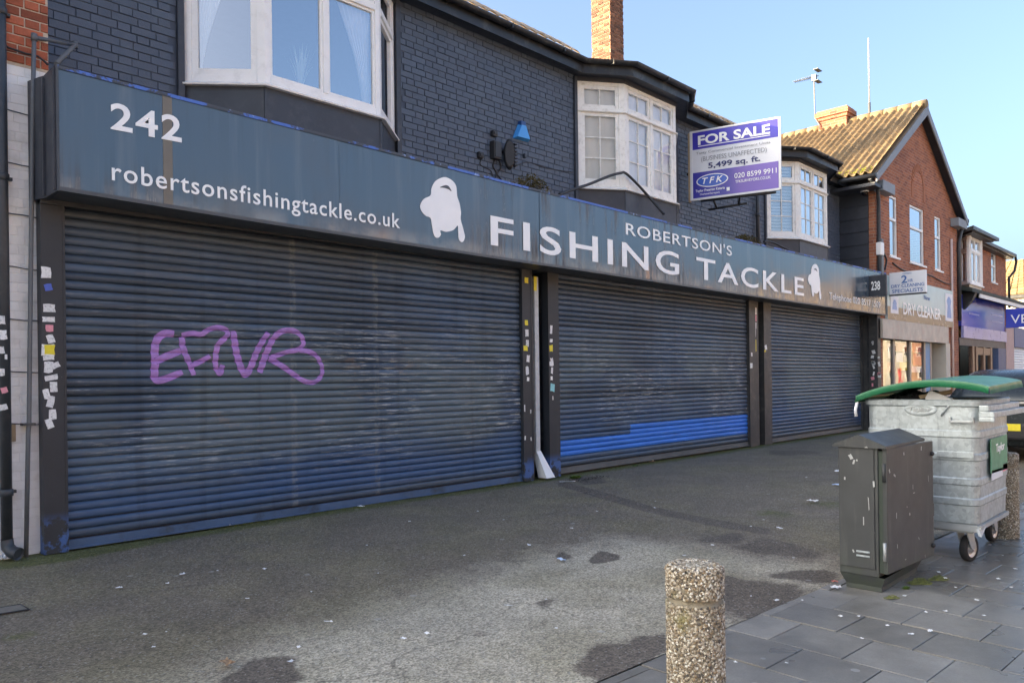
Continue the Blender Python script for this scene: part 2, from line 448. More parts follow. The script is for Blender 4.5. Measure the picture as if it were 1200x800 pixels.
def asphalt_mat(name, attr=True, col=(.2,.188,.17)):
    t = NT(name)
    p = t.xyz()
    if attr:
        a = t.new('Attribute'); a.attribute_name = 'dry'
        mo = t.new('Attribute'); mo.attribute_name = 'moss'
        stn = t.new('Attribute'); stn.attribute_name = 'stain'
        n1 = t.noise(3.2, 5, .65)
        d = t.math('ADD', a.outputs['Fac'], t.math('MULTIPLY_ADD', n1, 1.0, -.5))
        d = t.ss(d, .15, .95)
        c = t.mix(d, (.172,.143,.107), (.43,.385,.30))
        c = t.mix(t.math('MULTIPLY', t.ss(t.noise(.8, 5, .65), .42, .66), .5), c, (.20,.175,.10))
        sn = t.math('ADD', stn.outputs['Fac'], t.math('MULTIPLY_ADD', t.noise(9, 4), .5, -.25))
        c = t.mix(t.ss(sn, .35, .6, 0, .92), c, (.12,.098,.078))
        mm = t.math('ADD', mo.outputs['Fac'], t.math('MULTIPLY_ADD', t.noise(5, 5, .7), 1.1, -.6))
        c = t.mix(t.ss(mm, .25, .75, 0, .85), c, (.10,.105,.03))
    else:
        c = t.gain(col, t.math('MULTIPLY_ADD', t.noise(.7, 4), .8, .6))
    c = t.gain(c, t.math('MULTIPLY_ADD', t.noise(1.7, 5, .7, dist=.6), .8, .6))
    # aggregate speckle
    v = t.new('TexVoronoi', feature='F1'); t.l.new(t.pos(), v.inputs['Vector']); v.inputs['Scale'].default_value = 95
    sp = t.new('SeparateColor'); t.l.new(v.outputs['Color'], sp.inputs[0])
    c = t.gain(c, t.math('MULTIPLY_ADD', sp.outputs[0], .95, .52))
    c = t.gain(c, t.math('MULTIPLY_ADD', t.noise(28, 4, .7), .7, .65))
    c = t.mix(t.ss(sp.outputs[1], .965, .975, 0, .45), c, (.42,.41,.38))
    wv = t.new('VectorMath', operation='ADD'); nz = t.new('TexNoise'); t.l.new(t.pos(), nz.inputs['Vector']); nz.inputs['Scale'].default_value = 2.2; nz.inputs['Detail'].default_value = 4
    sc_ = t.new('VectorMath', operation='SCALE'); t.l.new(nz.outputs['Color'], sc_.inputs[0]); sc_.inputs['Scale'].default_value = .55; t.l.new(t.pos(), wv.inputs[0]); t.l.new(sc_.outputs[0], wv.inputs[1])
    ve = t.new('TexVoronoi', feature='DISTANCE_TO_EDGE'); t.l.new(wv.outputs[0], ve.inputs['Vector']); ve.inputs['Scale'].default_value = .38
    ck = t.math('MULTIPLY', t.ss(ve.outputs['Distance'], .006, .002), t.ss(t.noise(.6, 3), .54, .62))
    c = t.mix(t.math('MULTIPLY', ck, .4), c, (.035,.03,.024))
    # trodden gum and specks
    g = t.new('TexVoronoi', feature='F1'); t.l.new(t.pos(), g.inputs['Vector']); g.inputs['Scale'].default_value = 4.3
    gs = t.new('SeparateColor'); t.l.new(g.outputs['Color'], gs.inputs[0])
    k = t.math('MULTIPLY', t.math('LESS_THAN', g.outputs['Distance'], t.math('MULTIPLY', gs.outputs[2], .1)), t.math('GREATER_THAN', gs.outputs[0], .7))
    c = t.mix(t.math('MULTIPLY', k, .45), c, (.4,.39,.37))
    r = t.math('MULTIPLY_ADD', t.noise(2, 4), .25, .62)
    nm = t.bump(v.outputs['Distance'], .55, .006)
    nm = t.bump(t.noise(14, 5, .6), .3, .01, nm)
    return t.fin(c, r, 0, nm, .35)
M['asphalt'] = asphalt_mat('forecourt_asphalt')
M['road'] = asphalt_mat('road_asphalt', False)

def slab_mat(name, var):
    t = NT(name)
    r = t.new('ObjectInfo').outputs['Random'] if var == 'object' else t.new('NewGeometry').outputs['Random Per Island']
    c = t.mix(r, (.18,.17,.148), (.27,.255,.225))
    c = t.gain(c, t.math('MULTIPLY_ADD', t.noise(1.4, 5, .6), 1.3, .42))
    c = t.gain(c, t.math('MULTIPLY_ADD', t.noise(9, 5, .7), .7, .68))
    c = t.gain(c, t.math('MULTIPLY_ADD', t.noise(90, 3, .7), .5, .75))
    c = t.mix(t.ss(t.noise(.8, 5, .65), .55, .72, 0, .55), c, (.2,.185,.12))
    wet = t.ss(t.noise(.55, 5, .65), .38, .58)
    c = t.gain(c, t.math('MULTIPLY_ADD', wet, -.35, 1.0))
    g = t.new('TexVoronoi', feature='F1'); t.l.new(t.pos(), g.inputs['Vector']); g.inputs['Scale'].default_value = 6
    gs = t.new('SeparateColor'); t.l.new(g.outputs['Color'], gs.inputs[0])
    k = t.math('MULTIPLY', t.math('LESS_THAN', g.outputs['Distance'], t.math('MULTIPLY', gs.outputs[2], .13)), t.math('GREATER_THAN', gs.outputs[0], .7))
    c = t.mix(t.math('MULTIPLY', k, .5), c, (.42,.42,.42))
    rr = t.math('MULTIPLY_ADD', wet, -.34, .58)
    return t.fin(c, rr, 0, t.bump(t.noise(110, 3, .7), .35, .004, t.bump(t.noise(6, 4), .2, .008)), .5)
M['slab'] = slab_mat('paving_slab', 'object')
M['slab_field'] = slab_mat('paving_slab_field', 'island')
M['joint'] = pm('slab_joint', (.05,.046,.036), .95, namt=.4, nscale=8, bump=.4, dirt=(.06,.07,.02), dirt_amt=.7)
M['concrete'] = pm('concrete_kerb', (.28,.27,.25), .85, namt=.25, bump=.3)

g = MB(); g.quad((-400,-400,-.14),(400,-400,-.14),(400,400,-.14),(-400,400,-.14))
tag(g.build('ground', M['road'], fix=False), kind='structure')

# forecourt sheet with hand-placed dry / stained / mossy areas
def inpoly(px, py, poly):
    ins = np.zeros(px.shape, bool); n = len(poly)
    for i in range(n):
        (x1, y1), (x2, y2) = poly[i], poly[(i+1) % n]
        if y1 == y2: continue
        c = ((y1 > py) != (y2 > py)) & (px < (x2-x1)*(py-y1)/(y2-y1)+x1); ins ^= c
    return ins
def polydist(px, py, poly):
    d = np.full(px.shape, 1e9); n = len(poly)
    for i in range(n):
        a = np.array(poly[i]); b = np.array(poly[(i+1) % n]); ab = b-a; L = max(ab@ab, 1e-9)
        t = np.clip(((px-a[0])*ab[0]+(py-a[1])*ab[1])/L, 0, 1)
        d = np.minimum(d, np.hypot(px-a[0]-t*ab[0], py-a[1]-t*ab[1]))
    return np.where(inpoly(px, py, poly), d, -d)
def gp(pts): return [tuple(PZ(u, v).xy) for u, v in pts]
xs = np.concatenate([np.arange(-14, 0, .5), np.arange(0, 10, .045), np.arange(10, 24, .14), np.arange(24, 44.1, .8)])
us = np.linspace(0, 1, 128)
XX, UU = np.meshgrid(xs, us)
Yedge = -7.351 + 2.37/math.cos(PA) + (XX)*math.tan(PA) + .02
YY = .55 + (Yedge-.55)*UU
dry_poly = gp([(60,850),(215,790),(320,742),(430,706),(545,672),(650,643),(735,629),(850,643),(915,652),(965,657),(992,668),(985,692),(925,688),(880,680),(846,674),(842,850)])
sd1 = polydist(XX, YY, dry_poly)
dry = np.clip(.5 + sd1/1.1, 0, 1)
stain = np.zeros(XX.shape)
def blob(u, v, ru, rv, s=1.0):
    global stain
    c = PZ(u, v); a = PZ(u+ru, v); b = PZ(u, v+rv)
    A = np.array([[a.x-c.x, b.x-c.x], [a.y-c.y, b.y-c.y]]); Ai = np.linalg.inv(A)
    dx, dy = XX-c.x, YY-c.y
    ph = u*.37+v*.11; aa = Ai[0,0]*dx+Ai[0,1]*dy; b2_ = Ai[1,0]*dx+Ai[1,1]*dy; th_ = np.arctan2(b2_, aa)
    rr = np.hypot(aa, b2_)*(1+.22*np.sin(2*th_+ph)+.14*np.sin(3*th_+2.1*ph)+.09*np.sin(5*th_+.7*ph))
    stain = np.maximum(stain, s*np.clip(1.5-rr, 0, 1))
for a in [(725,778,52,26),(760,756,26,16),(312,786,46,17),(709,652,20,5),(660,651,14,4,.7),(905,640,42,9,.9),(850,630,30,6,.8),(640,704,16,7,.55),(562,740,14,4,.5),(900,705,62,22,1),(870,690,40,14,1),(950,672,32,10,.8),(690,562,22,5,.8),(925,530,24,4,.8),(470,690,18,4,.4),(590,655,14,4,.4)]: blob(*a)
# darker run-off line from the drain between the shutters
c1 = gp([(655,562),(700,575),(760,592),(830,606),(900,618),(900,624),(830,613),(760,599),(700,582),(655,568)])
stain = np.maximum(stain, .75*np.clip(1+polydist(XX, YY, c1)/.06, 0, 1))
moss = np.clip(1.15 - (-.03-YY)/.36, 0, 1)*1.0 + .75*np.exp(-((XX-1.8)/.7)**2-((YY+.15)/.35)**2)
for (u, v, r_) in [(980,590,.5),(1010,560,.5),(20,745,.15),(640,590,.0),(905,600,.35)]:
    c = PZ(u, v)
    if r_: moss = np.maximum(moss, .62*np.exp(-((XX-c.x)**2+(YY-c.y)**2)/r_**2))
ZZ = .006*np.sin(XX*1.3+1)*np.cos(YY*1.7) + .004*np.sin(XX*4.1)*np.sin(YY*3.7) - .012*UU
nu, nx = XX.shape
verts = np.stack([XX.ravel(), YY.ravel(), ZZ.ravel()], 1)
idx = np.arange(nu*nx).reshape(nu, nx)
faces = np.stack([idx[:-1,:-1].ravel(), idx[1:,:-1].ravel(), idx[1:,1:].ravel(), idx[:-1,1:].ravel()], 1)
me = bpy.data.meshes.new('forecourt')
me.from_pydata(verts.tolist(), [], faces.tolist())
for nm_, arr in (('dry', dry), ('stain', stain), ('moss', moss)):
    at = me.attributes.new(nm_, 'FLOAT', 'POINT'); at.data.foreach_set('value', arr.ravel().astype(np.float32))
me.polygons.foreach_set('use_smooth', [True]*len(me.polygons))
me.materials.append(M['asphalt']); me.update()
fc = tag(link('forecourt', me), kind='structure')

# pavement : bedding sheet + slabs
pv = MB()
pv.poly([pav(-14,2.37,-.03), pav(-14,-1.25,-.03), pav(48,-1.25,-.03), pav(48,2.37,-.03)])
pvo = tag(pv.build('pavement', M['joint'], fix=True), kind='structure')
PW, PL = .386, .398
sl = MB(); b_ = .003; hw, hl = PW/2-.003, PL/2-.003
sl.raw([(-hw,-hl,-.03),(hw,-hl,-.03),(hw,hl,-.03),(-hw,hl,-.03),(-hw,-hl,-b_),(hw,-hl,-b_),(hw,hl,-b_),(-hw,hl,-b_),(-hw+b_,-hl+b_,0),(hw-b_,-hl+b_,0),(hw-b_,hl-b_,0),(-hw+b_,hl-b_,0)],
       [(0,1,5,4),(1,2,6,5),(2,3,7,6),(3,0,4,7),(4,5,9,8),(5,6,10,9),(6,7,11,10),(7,4,8,11),(8,9,10,11)])
slab_me = sl.mesh('paving_slab', M['slab'])
cand = []
for i in range(-36, 124):
    x = 3.427 + PW*(i+.5)
    off = .0 if i % 2 else PL/2
    for j in range(-1, 10):
        y1 = 1.712 + off + PL*(2-j); y0 = y1-PL
        if y0 >= 2.37 or y1 <= -1.25: continue
        y1c, y0c = min(y1, 2.37), max(y0, -1.25)
        c = pav(x, (y0c+y1c)/2)
        u, v, z = pix(c)
        vis = z > .5 and -200 < u < 1400 and v < 1100
        cand.append((-(1e5/z**2 if vis else 0), c, (y1c-y0c)/PL))
cand.sort(key=lambda a: a[0])
fld = MB()
for k, (sc, c, fy) in enumerate(cand):
    rz = PA + random.uniform(-.006, .006)
    if k < 280 and sc < 0:
        o = link('paving_slab', slab_me, pvo); o.location = (c.x, c.y, random.uniform(-.003, .003)); o.rotation_euler = (random.uniform(-.005,.005), random.uniform(-.005,.005), rz); o.scale = (1, fy, 1)
    else:
        Mx = Matrix.Translation(c) @ Matrix.Rotation(PA, 4, 'Z') @ Matrix.Diagonal((1, fy, 1, 1))
        fld.raw([Mx @ Vector(p) for p in sl.v], sl.f)
tag(fld.build('paving_field', M['slab_field'], pvo, fix=False), kind='stuff')
kb = MB()
kb.prism([pav(-14,-1.25,-.2), pav(-14,-1.38,-.2), pav(-14,-1.38,-.02), pav(-14,-1.365,0), pav(-14,-1.25,0)], pav(48,0)-pav(-14,0))
tag(kb.build('kerb', M['concrete']), kind='structure')
rd = MB(); rd.poly([pav(-60,-1.38,-.11), pav(-60,-11,-.11), pav(120,-11,-.11), pav(120,-1.38,-.11)])
tag(rd.build('road', M['road']), kind='structure')
# ------------------------------------------------------------------ main shop building
YW, YS, YR, Y0 = .5, -.5, -.4, 0.0
BAYS = [(PY(215,98.8,YW).x, PY(311,100,YW-.54).x, PY(446,138.8,YW-.54).x, .54),
        (PY(675.6,221,YW).x, PY(733,223,YW-.47).x, PY(793,238,YW-.47).x, .47),
        (PY(896.9,277,YW).x, PY(937,278,YW-.47).x, PY(970,287.5,YW-.47).x, .47)]
ZSILL, ZHEAD, ZTRAN, ZTOP = 4.475, 6.2, 5.74, 6.30
XC = 20.35                                     # side wall of the gabled house
shop = empty('shop_building', (11, YW, 0), 'long dark blue painted brick shop building with three white bay windows', 'building')

def unit_brick(ch=.004, depth=.012):
    m = MB(); d = depth; c = ch
    # 1 x 1 face in x,z, front at y=-d ; chamfer given later by scale, so keep it relative
    m.raw([(-.5,0,-.5),(.5,0,-.5),(.5,0,.5),(-.5,0,.5),(-.5,-d*.6,-.5),(.5,-d*.6,-.5),(.5,-d*.6,.5),(-.5,-d*.6,.5),(-.485,-d,-.455),(.485,-d,-.455),(.485,-d,.455),(-.485,-d,.455)],
          [(0,1,5,4),(1,2,6,5),(2,3,7,6),(3,0,4,7),(4,5,9,8),(5,6,10,9),(6,7,11,10),(7,4,8,11),(8,9,10,11)])
    return m
UB = unit_brick()
def brick_rows(x0, x1, z0, z1, course=.081, ln=.235, joint=.010, skip=None, flemish=True):
    out = []; z = z0; r = 0
    hd = (ln-joint)/2
    while z + course*.6 <= z1:
        x = x0 - (0 if r % 2 == 0 else (ln+hd)/2 + joint) - random.uniform(0, .028); k = 0
        while x < x1:
            L = (ln if (k % 2 == 0 or not flemish) else hd) * random.uniform(.98, 1.02)
            a, b = max(x, x0), min(x+L, x1)
            if b-a > .03 and not (skip and skip((a+b)/2, z+course/2)):
                out.append((a, b, z, min(z+course-joint, z1)))
            x += L+joint; k += 1
        z += course; r += 1
    return out
def lay_bricks(parent, rects, y, me_mat, field_mat, limit=300, axis='y', fixed=0.0, name='brick', dscale=1.0):
    me = UB.mesh(name, me_mat)
    sc = []
    for (a, b, c, d) in rects:
        p = Vector(((a+b)/2, y, (c+d)/2)) if axis == 'y' else Vector((fixed, (a+b)/2, (c+d)/2))
        u, v, z = pix(p)
        vis = z > .5 and -60 < u < 1260 and -60 < v < 860
        sc.append((-( (b-a)*(d-c)/z**2) if vis else 0, a, b, c, d))
    sc.sort(key=lambda q: q[0])
    f = MB()
    for i, (s, a, b, c, d) in enumerate(sc):
        dy = random.uniform(.6, 1.25) * dscale
        loc = Vector(((a+b)/2, y, (c+d)/2)) if axis == 'y' else Vector((fixed, (a+b)/2, (c+d)/2))
        if i < limit and s < 0:
            o = link(name, me, parent); o.location = loc
            o.rotation_euler = (random.uniform(-.01,.01), random.uniform(-.006,.006), 0 if axis == 'y' else -math.pi/2)
            o.scale = (b-a, dy, d-c)
        else:
            Mx = Matrix.Translation(loc) @ Matrix.Rotation(0 if axis == 'y' else -math.pi/2, 4, 'Z') @ Matrix.Diagonal((b-a, dy, d-c, 1))
            f.raw([Mx @ Vector(p) for p in UB.v], UB.f)
    if f.f:
        tag(f.build(name+'_field', field_mat, parent, fix=False), kind='stuff')

# wall backing with bay openings
wb = MB()
edges = [1.7] + sum([[b[0], b[2]+b[1]-b[0]] for b in BAYS], []) + [XC]
for i in range(0, len(edges), 2):
    wb.box(edges[i], edges[i+1], YW, YW+.24, 3.4, ZTOP+.05)
for b in BAYS:
    xd = b[2]+b[1]-b[0]
    wb.box(b[0], xd, YW, YW+.24, 3.4, ZSILL-.02); wb.box(b[0], xd, YW, YW+.24, ZHEAD+.02, ZTOP+.05)
wb.box(1.7, XC, YW+.24, 9.0, 3.0, 3.35)
wb.box(1.7, XC, 8.8, 9.0, 0, 6.3)
wb.box(1.7, XC, .30, .6, 2.9, 3.42)
wall = wb.build('wall', M['blue_mortar'], shop)
def in_bay(x, z):
    for b in BAYS:
        if b[0]-.06 < x < b[2]+b[1]-b[0]+.06: return True
    return False
lay_bricks(wall, brick_rows(1.72, XC, 3.86, ZTOP, joint=.008, skip=in_bay), YW, M['blue_brick'], M['blue_brick_field'])

# ---- generic window face
def face_matrix(P0, P1):
    P0, P1 = Vector((P0[0], P0[1], 0)), Vector((P1[0], P1[1], 0))
    s = (P1-P0).normalized(); n = Vector((-s.y, s.x, 0))           # n points inwards when s runs left to right
    return Matrix(((s.x, n.x, 0, P0.x), (s.y, n.y, 0, P0.y), (0, 0, 1, 0), (0, 0, 0, 1))), (P1-P0).length
def window_face(parent, P0, P1, z0, z1, lights, transom, mat, pane, bars=(0, 0), tbars=0, post=.07, sash=.05, bar=.018):
    Mf, L = face_matrix(P0, P1)
    fr = MB()
    fr.bbox(0, post, -.0, .08, z0, z1, b=.006, M=Mf); fr.bbox(L-post, L, -.0, .08, z0, z1, b=.006, M=Mf)
    fr.bbox(post, L-post, .002, .078, z0, z0+.07, b=.006, M=Mf); fr.bbox(post, L-post, .002, .078, z1-.06, z1, b=.006, M=Mf)
    if transom: fr.bbox(post, L-post, -.012, .078, transom-.035, transom+.035, b=.006, M=Mf)
    wI = L-2*post; n = len(lights); tot = sum(lights); a = post
    cells = []
    for i, l in enumerate(lights):
        b = a + wI*l/tot
        if i < n-1: fr.bbox(b-.03, b+.03, -.004, .08, z0+.07, z1-.06, b=.005, M=Mf)
        s0 = a + (.03 if i else 0); s1 = b - (.03 if i < n-1 else 0)
        if transom: cells += [(s0, s1, z0+.07, transom-.035, bars), (s0, s1, transom+.035, z1-.06, (tbars, 0))]
        else: cells += [(s0, s1, z0+.07, z1-.06, bars)]
        a = b
    fo = fr.build('frame', mat, parent)
    for (s0, s1, c0, c1, (nv, nh)) in cells:
        sm = MB(); q = sash
        sm.bbox(s0, s0+q, .012, .06, c0, c1, b=.004, M=Mf); sm.bbox(s1-q, s1, .012, .06, c0, c1, b=.004, M=Mf)
        sm.bbox(s0+q, s1-q, .014, .058, c0, c0+q*1.15, b=.004, M=Mf); sm.bbox(s0+q, s1-q, .014, .058, c1-q, c1, b=.004, M=Mf)
        xs_ = [s0+q] + [s0+q + (s1-s0-2*q)*(k+1)/(nv+1) for k in range(nv)] + [s1-q]
        zs_ = [c0+q*1.15] + [c0+q*1.15 + (c1-c0-q*2.15)*(k+1)/(nh+1) for k in range(nh)] + [c1-q]
        for k in range(nv): sm.box(xs_[k+1]-bar/2, xs_[k+1]+bar/2, .02, .05, zs_[0], zs_[-1], M=Mf)
        for k in range(nh): sm.box(xs_[0], xs_[-1], .022, .048, zs_[k+1]-bar/2, zs_[k+1]+bar/2, M=Mf)
        sm.build('sash', mat, parent)
        for i in range(len(xs_)-1):
            for j in range(len(zs_)-1):
                tl = random.uniform(-.003, .003); tk = random.uniform(-.003, .003)
                pm_ = MB(); pm_.quad(Mf @ Vector((xs_[i], .036+tl, zs_[j])), Mf @ Vector((xs_[i+1], .036-tl, zs_[j])), Mf @ Vector((xs_[i+1], .036-tl+tk, zs_[j+1])), Mf @ Vector((xs_[i], .036+tl+tk, zs_[j+1])))
                pm_.build('pane', pane, parent, fix=False)

def offset_path(path, o):
    out = []
    for i, p in enumerate(path):
        p = Vector(p)
        ds = []
        if i > 0: ds.append((p-Vector(path[i-1])).normalized())
        if i < len(path)-1: ds.append((Vector(path[i+1])-p).normalized())
        ns = [Vector((d.y, -d.x)) for d in ds]                      # outward (towards -y for a left-to-right run)
        if len(ns) == 1: out.append(p + ns[0]*o)
        else:
            m = (ns[0]+ns[1]).normalized(); out.append(p + m*(o/max(.3, m.dot(ns[0]))))
    return out
def sweep(path, prof, closed=True, mb=None):
    mb = mb or MB(); n = len(prof); rings = [offset_path(path, o) for (o, z) in prof]
    base = len(mb.v)
    for i in range(len(path)):
        for k in range(n): mb.v.append((rings[k][i].x, rings[k][i].y, prof[k][1]))
    for i in range(len(path)-1):
        for k in range(n if closed else n-1):
            a = base+i*n+k; b = base+i*n+(k+1) % n
            mb.f.append((a, b, b+n, a+n)); mb.sm.append(False)
    if closed:
        mb.f.append(tuple(range(base, base+n))); mb.sm.append(False)
        e = base+(len(path)-1)*n; mb.f.append(tuple(range(e, e+n))); mb.sm.append(False)
    return mb

path = [(1.75, YW)]
for (xa, xb, xc, d) in BAYS: path += [(xa-.0, YW), (xb, YW-d), (xc, YW-d), (xc+xb-xa, YW)]
path += [(XC, YW)]
for bi, (xa, xb, xc, d) in enumerate(BAYS):
    xd = xc+xb-xa
    pl = [(xa, YW), (xb, YW-d), (xc, YW-d), (xd, YW)]
    ap = MB()
    ap.prism([(x, y, 3.5) for x, y in pl], (0, 0, ZSILL-3.5-.02))
    for (x, y) in pl[1:3]: ap.box(x-.012, x+.012, y-.006, y+.01, 3.5, ZSILL-.02)
    bay = ap.build('bay_window', M['blue_paint'], shop)
    wood = M['upvc'] if bi == 0 else M['old_white']
    so = sweep(pl, [(-.1, ZSILL-.02), (.055, ZSILL-.02), (.06, ZSILL-.005), (-.0, ZSILL+.03), (-.1, ZSILL+.03)])
    so.build('sill', wood, bay)
    g_ = M['pane'] if bi != 1 else M['pane_dull']
    z0, z1 = ZSILL+.03, ZHEAD
    if bi == 0:
        window_face(bay, pl[0], pl[1], z0, z1, [1], ZTRAN, wood, g_, post=.085, sash=.06)
        window_face(bay, pl[1], pl[2], z0, z1, [1, 1], ZTRAN, wood, g_, post=.06, sash=.03)
        window_face(bay, pl[2], pl[3], z0, z1, [1], ZTRAN, wood, g_, post=.085, sash=.05)
    else:
        nb, nt = ((1, 2), 1)
        window_face(bay, pl[0], pl[1], z0, z1, [1], ZTRAN, wood, g_, bars=nb, tbars=nt, post=.10, sash=.055)
        window_face(bay, pl[1], pl[2], z0, z1, [1, 1], ZTRAN, wood, g_, bars=nb, tbars=nt, post=.085, sash=.05)
        window_face(bay, pl[2], pl[3], z0, z1, [1], ZTRAN, wood, g_, bars=nb, tbars=nt, post=.10, sash=.055)
        # drip mould over the lower lights
        sweep(pl, [(0, ZTRAN-.03), (.03, ZTRAN-.03), (.035, ZTRAN-.015), (0, ZTRAN+.005)]).build('transom_rail', wood, bay)
    # dark head panel, soffit
    sweep(pl, [(-.12, ZHEAD), (.02, ZHEAD), (.02, ZHEAD+.09), (.05, ZHEAD+.1), (.05, ZHEAD+.13), (-.12, ZHEAD+.13)]).build('head_board', M['blue_paint'], bay)
    cl = MB(); cl.poly([(x, y, ZHEAD+.004) for x, y in pl]); cl.build('bay_ceiling', M['room'], bay)
    # side reveal strips
    MB().box(xa-.07, xa-.005, YW-.05, YW, 3.6, ZTOP-.05).build('reveal', M['blue_paint'], bay); MB().box(xd+.005, xd+.07, YW-.05, YW, 3.6, ZTOP-.05).build('reveal', M['blue_paint'], bay)
    rm = MB()
    x0, x1, y0, y1, q0, q1 = xa, xd, YW+.24, YW+3.2, ZSILL-.5, ZHEAD+.1
    rm.quad((x0,y1,q0),(x1,y1,q0),(x1,y1,q1),(x0,y1,q1)); rm.quad((x0,y0,q0),(x0,y1,q0),(x0,y1,q1),(x0,y0,q1)); rm.quad((x1,y0,q0),(x1,y1,q0),(x1,y1,q1),(x1,y0,q1))
    rm.quad((x0,y0,q0),(x1,y0,q0),(x1,y1,q0),(x0,y1,q0)); rm.quad((x0,y0,q1),(x1,y0,q1),(x1,y1,q1),(x0,y1,q1))
    rm.build('room', M['room'], bay, fix=False)

# ---- eaves along wall and bays
sweep(path, [(-.05, 6.27), (.21, 6.27), (.21, 6.30), (-.05, 6.30)]).build('soffit', M['blue_paint'], shop)
sweep(path, [(.212, 6.235), (.235, 6.235), (.235, 6.405), (.212, 6.405)]).build('fascia_board', M['gutter'], shop)
gpr = [(.30+.058*math.cos(a), 6.425+.058*math.sin(a)) for a in [math.pi+math.pi*k/8 for k in range(9)]]
gpr += [(.30+.05*math.cos(a), 6.425+.05*math.sin(a)) for a in [2*math.pi-math.pi*k/8 for k in range(9)]]
gut = sweep(path, gpr).build('gutter', M['gutter'], shop)
bk = MB()
for i in range(len(path)-1):
    a, b = offset_path(path, .30)[i:i+2]; L = (b-a).length
    for k in range(max(1, int(L/.9))):
        p = a.lerp(b, (k+.5)/max(1, int(L/.9))); bk.box(p.x-.012, p.x+.012, p.y-.064, p.y+.06, 6.36, 6.43)
bk.build('gutter_bracket', M['gutter'], gut)
# roof
rf = MB()
op = offset_path(path, .24)
rise = .40
for i in range(len(path)-1):
    a, b = op[i], op[i+1]
    za, zb = 6.46, 6.46
    ya = 4.6
    rf.quad((a.x, a.y, za), (b.x, b.y, zb), (b.x, 1.3, 6.46+1.1*rise), (a.x, 1.3, 6.46+1.1*rise))
rf.quad((1.7, 1.3, 6.46+1.1*rise), (XC, 1.3, 6.46+1.1*rise), (24.0, 4.6, 6.46+4.4*rise), (1.7, 4.6, 6.46+4.4*rise))
rf.quad((1.7, 4.6, 6.46+4.4*rise), (24.0, 4.6, 6.46+4.4*rise), (24.0, 9.2, 6.2), (1.7, 9.2, 6.2))
roof = rf.build('roof', M['tile_field'], shop)
# eaves course of tiles, seen end-on above the gutter
tm = MB(); n = 6
pts = [(-.1+.2*k/n, .028*math.sin(math.pi*k/n)) for k in range(n+1)]
for k in range(n):
    (xa_, za_), (xb_, zb_) = pts[k], pts[k+1]
    tm.raw([(xa_,0,za_),(xb_,0,zb_),(xb_,.36,zb_+.27),(xa_,.36,za_+.27),(xa_,0,za_-.014),(xb_,0,zb_-.014),(xb_,.36,zb_+.256),(xa_,.36,za_+.256)],
           [(0,1,2,3),(4,7,6,5),(0,4,5,1)])
M['eave_tile'] = pm('eaves_tile', (.33,.25,.17), .85, var='object', var_amt=.35, namt=.3, nscale=9, bump=.5, dirt=(.5,.45,.38), dirt_amt=.5, dirt_scale=12)
tile_me = tm.mesh('roof_tile', M['eave_tile'])
for (x0, x1) in [(5.95+.1, BAYS[1][0]-.25), (BAYS[1][2]+BAYS[1][1]-BAYS[1][0]+.3, BAYS[2][0]-.2), (1.8, BAYS[0][0]-.2)]:
    x = x0
    while x < x1:
        o = link('roof_tile', tile_me, roof); o.location = (x, YW-.30, 6.475+random.uniform(-.006,.006)); o.rotation_euler = (0, 0, random.uniform(-.03,.03)); x += .2
# chimney
cx0, cx1, cy0, cy1 = 15.235, 15.785, 4.0, 4.58
ch = MB(); ch.box(cx0+.006, cx1-.006, cy0+.006, cy1-.006, 7.2, 12.4); chim = ch.build('chimney', M['chimney_mortar'], shop)
lay_bricks(chim, brick_rows(cx0, cx1, 8.0, 12.4, course=.083, ln=.235, joint=.013, flemish=True), cy0+.006, M['chimney_brick'], M['chimney_brick'], 150)
lay_bricks(chim, brick_rows(cy0, cy1, 8.0, 12.4, course=.083, ln=.235, joint=.013, flemish=True), 0, M['chimney_brick'], M['chimney_brick'], 150, axis='x', fixed=cx0+.006)
MB().box(cx0-.1, cx1+.1, cy0-.1, cy1+.1, 7.3, 8.1).build('flashing', M['lead'], chim)

# ---- inside the bays : curtains, plant, sheets (things that hang or stand in the rooms)
def drape(name, P0, P1, z0, z1, mat, label, cat, inset=.14, amp=.02, waves=9, cut=None, group=None):
    Mf, L = face_matrix(P0, P1)
    m = MB(); n = waves*8; nz = 14; vs = []
    for j in range(nz+1):
        for i in range(n+1):
            s = i/n; z = z0+(z1-z0)*j/nz
            ss_, ins = s, 0
            if cut: ss_ = cut(s, j/nz)
            vs.append(Mf @ Vector((.06+ss_*(L-.12), inset + amp*math.sin(s*waves*2*math.pi+.6*math.sin(z*2)) + .008*math.sin(7*z+3*s), z)))
    m.raw(vs, [(j*(n+1)+i, j*(n+1)+i+1, (j+1)*(n+1)+i+1, (j+1)*(n+1)+i) for j in range(nz) for i in range(n)], True)
    return tag(m.build(name, mat, fix=False), label, cat, group)
b1, b2, b3 = [[(b[0], YW), (b[1], YW-b[3]), (b[2], YW-b[3]), (b[2]+b[1]-b[0], YW)] for b in BAYS]
drape('net_curtain', b1[0], b1[1], ZSILL+.1, ZHEAD-.05, M['net'], 'white net curtain tied back behind the angled pane above the number 242', 'curtain', cut=lambda s, t: s*(.12+.8*t**1.6))
drape('net_curtain', (b1[2][0]-.75, b1[2][1]), b1[2], ZSILL+.1, ZHEAD-.05, M['net'], 'white net curtain drawn to one side of the large plain bay window pane', 'curtain', cut=lambda s, t: 1-(1-s)*(.12+.85*t**1.4), waves=7)
drape('window_sheet', b2[0], b2[1], ZSILL+.05, ZHEAD-.05, M['cream_sheet'], 'cream sheet hung inside the narrow angled side of the peeling bay window', 'curtain', inset=.085, amp=.012, waves=3)
drape('window_sheet', b2[1], b2[2], ZSILL+.05, ZHEAD-.05, M['net'], 'white sheet hung across the front panes of the peeling bay window', 'curtain', inset=.085, amp=.012, waves=4)
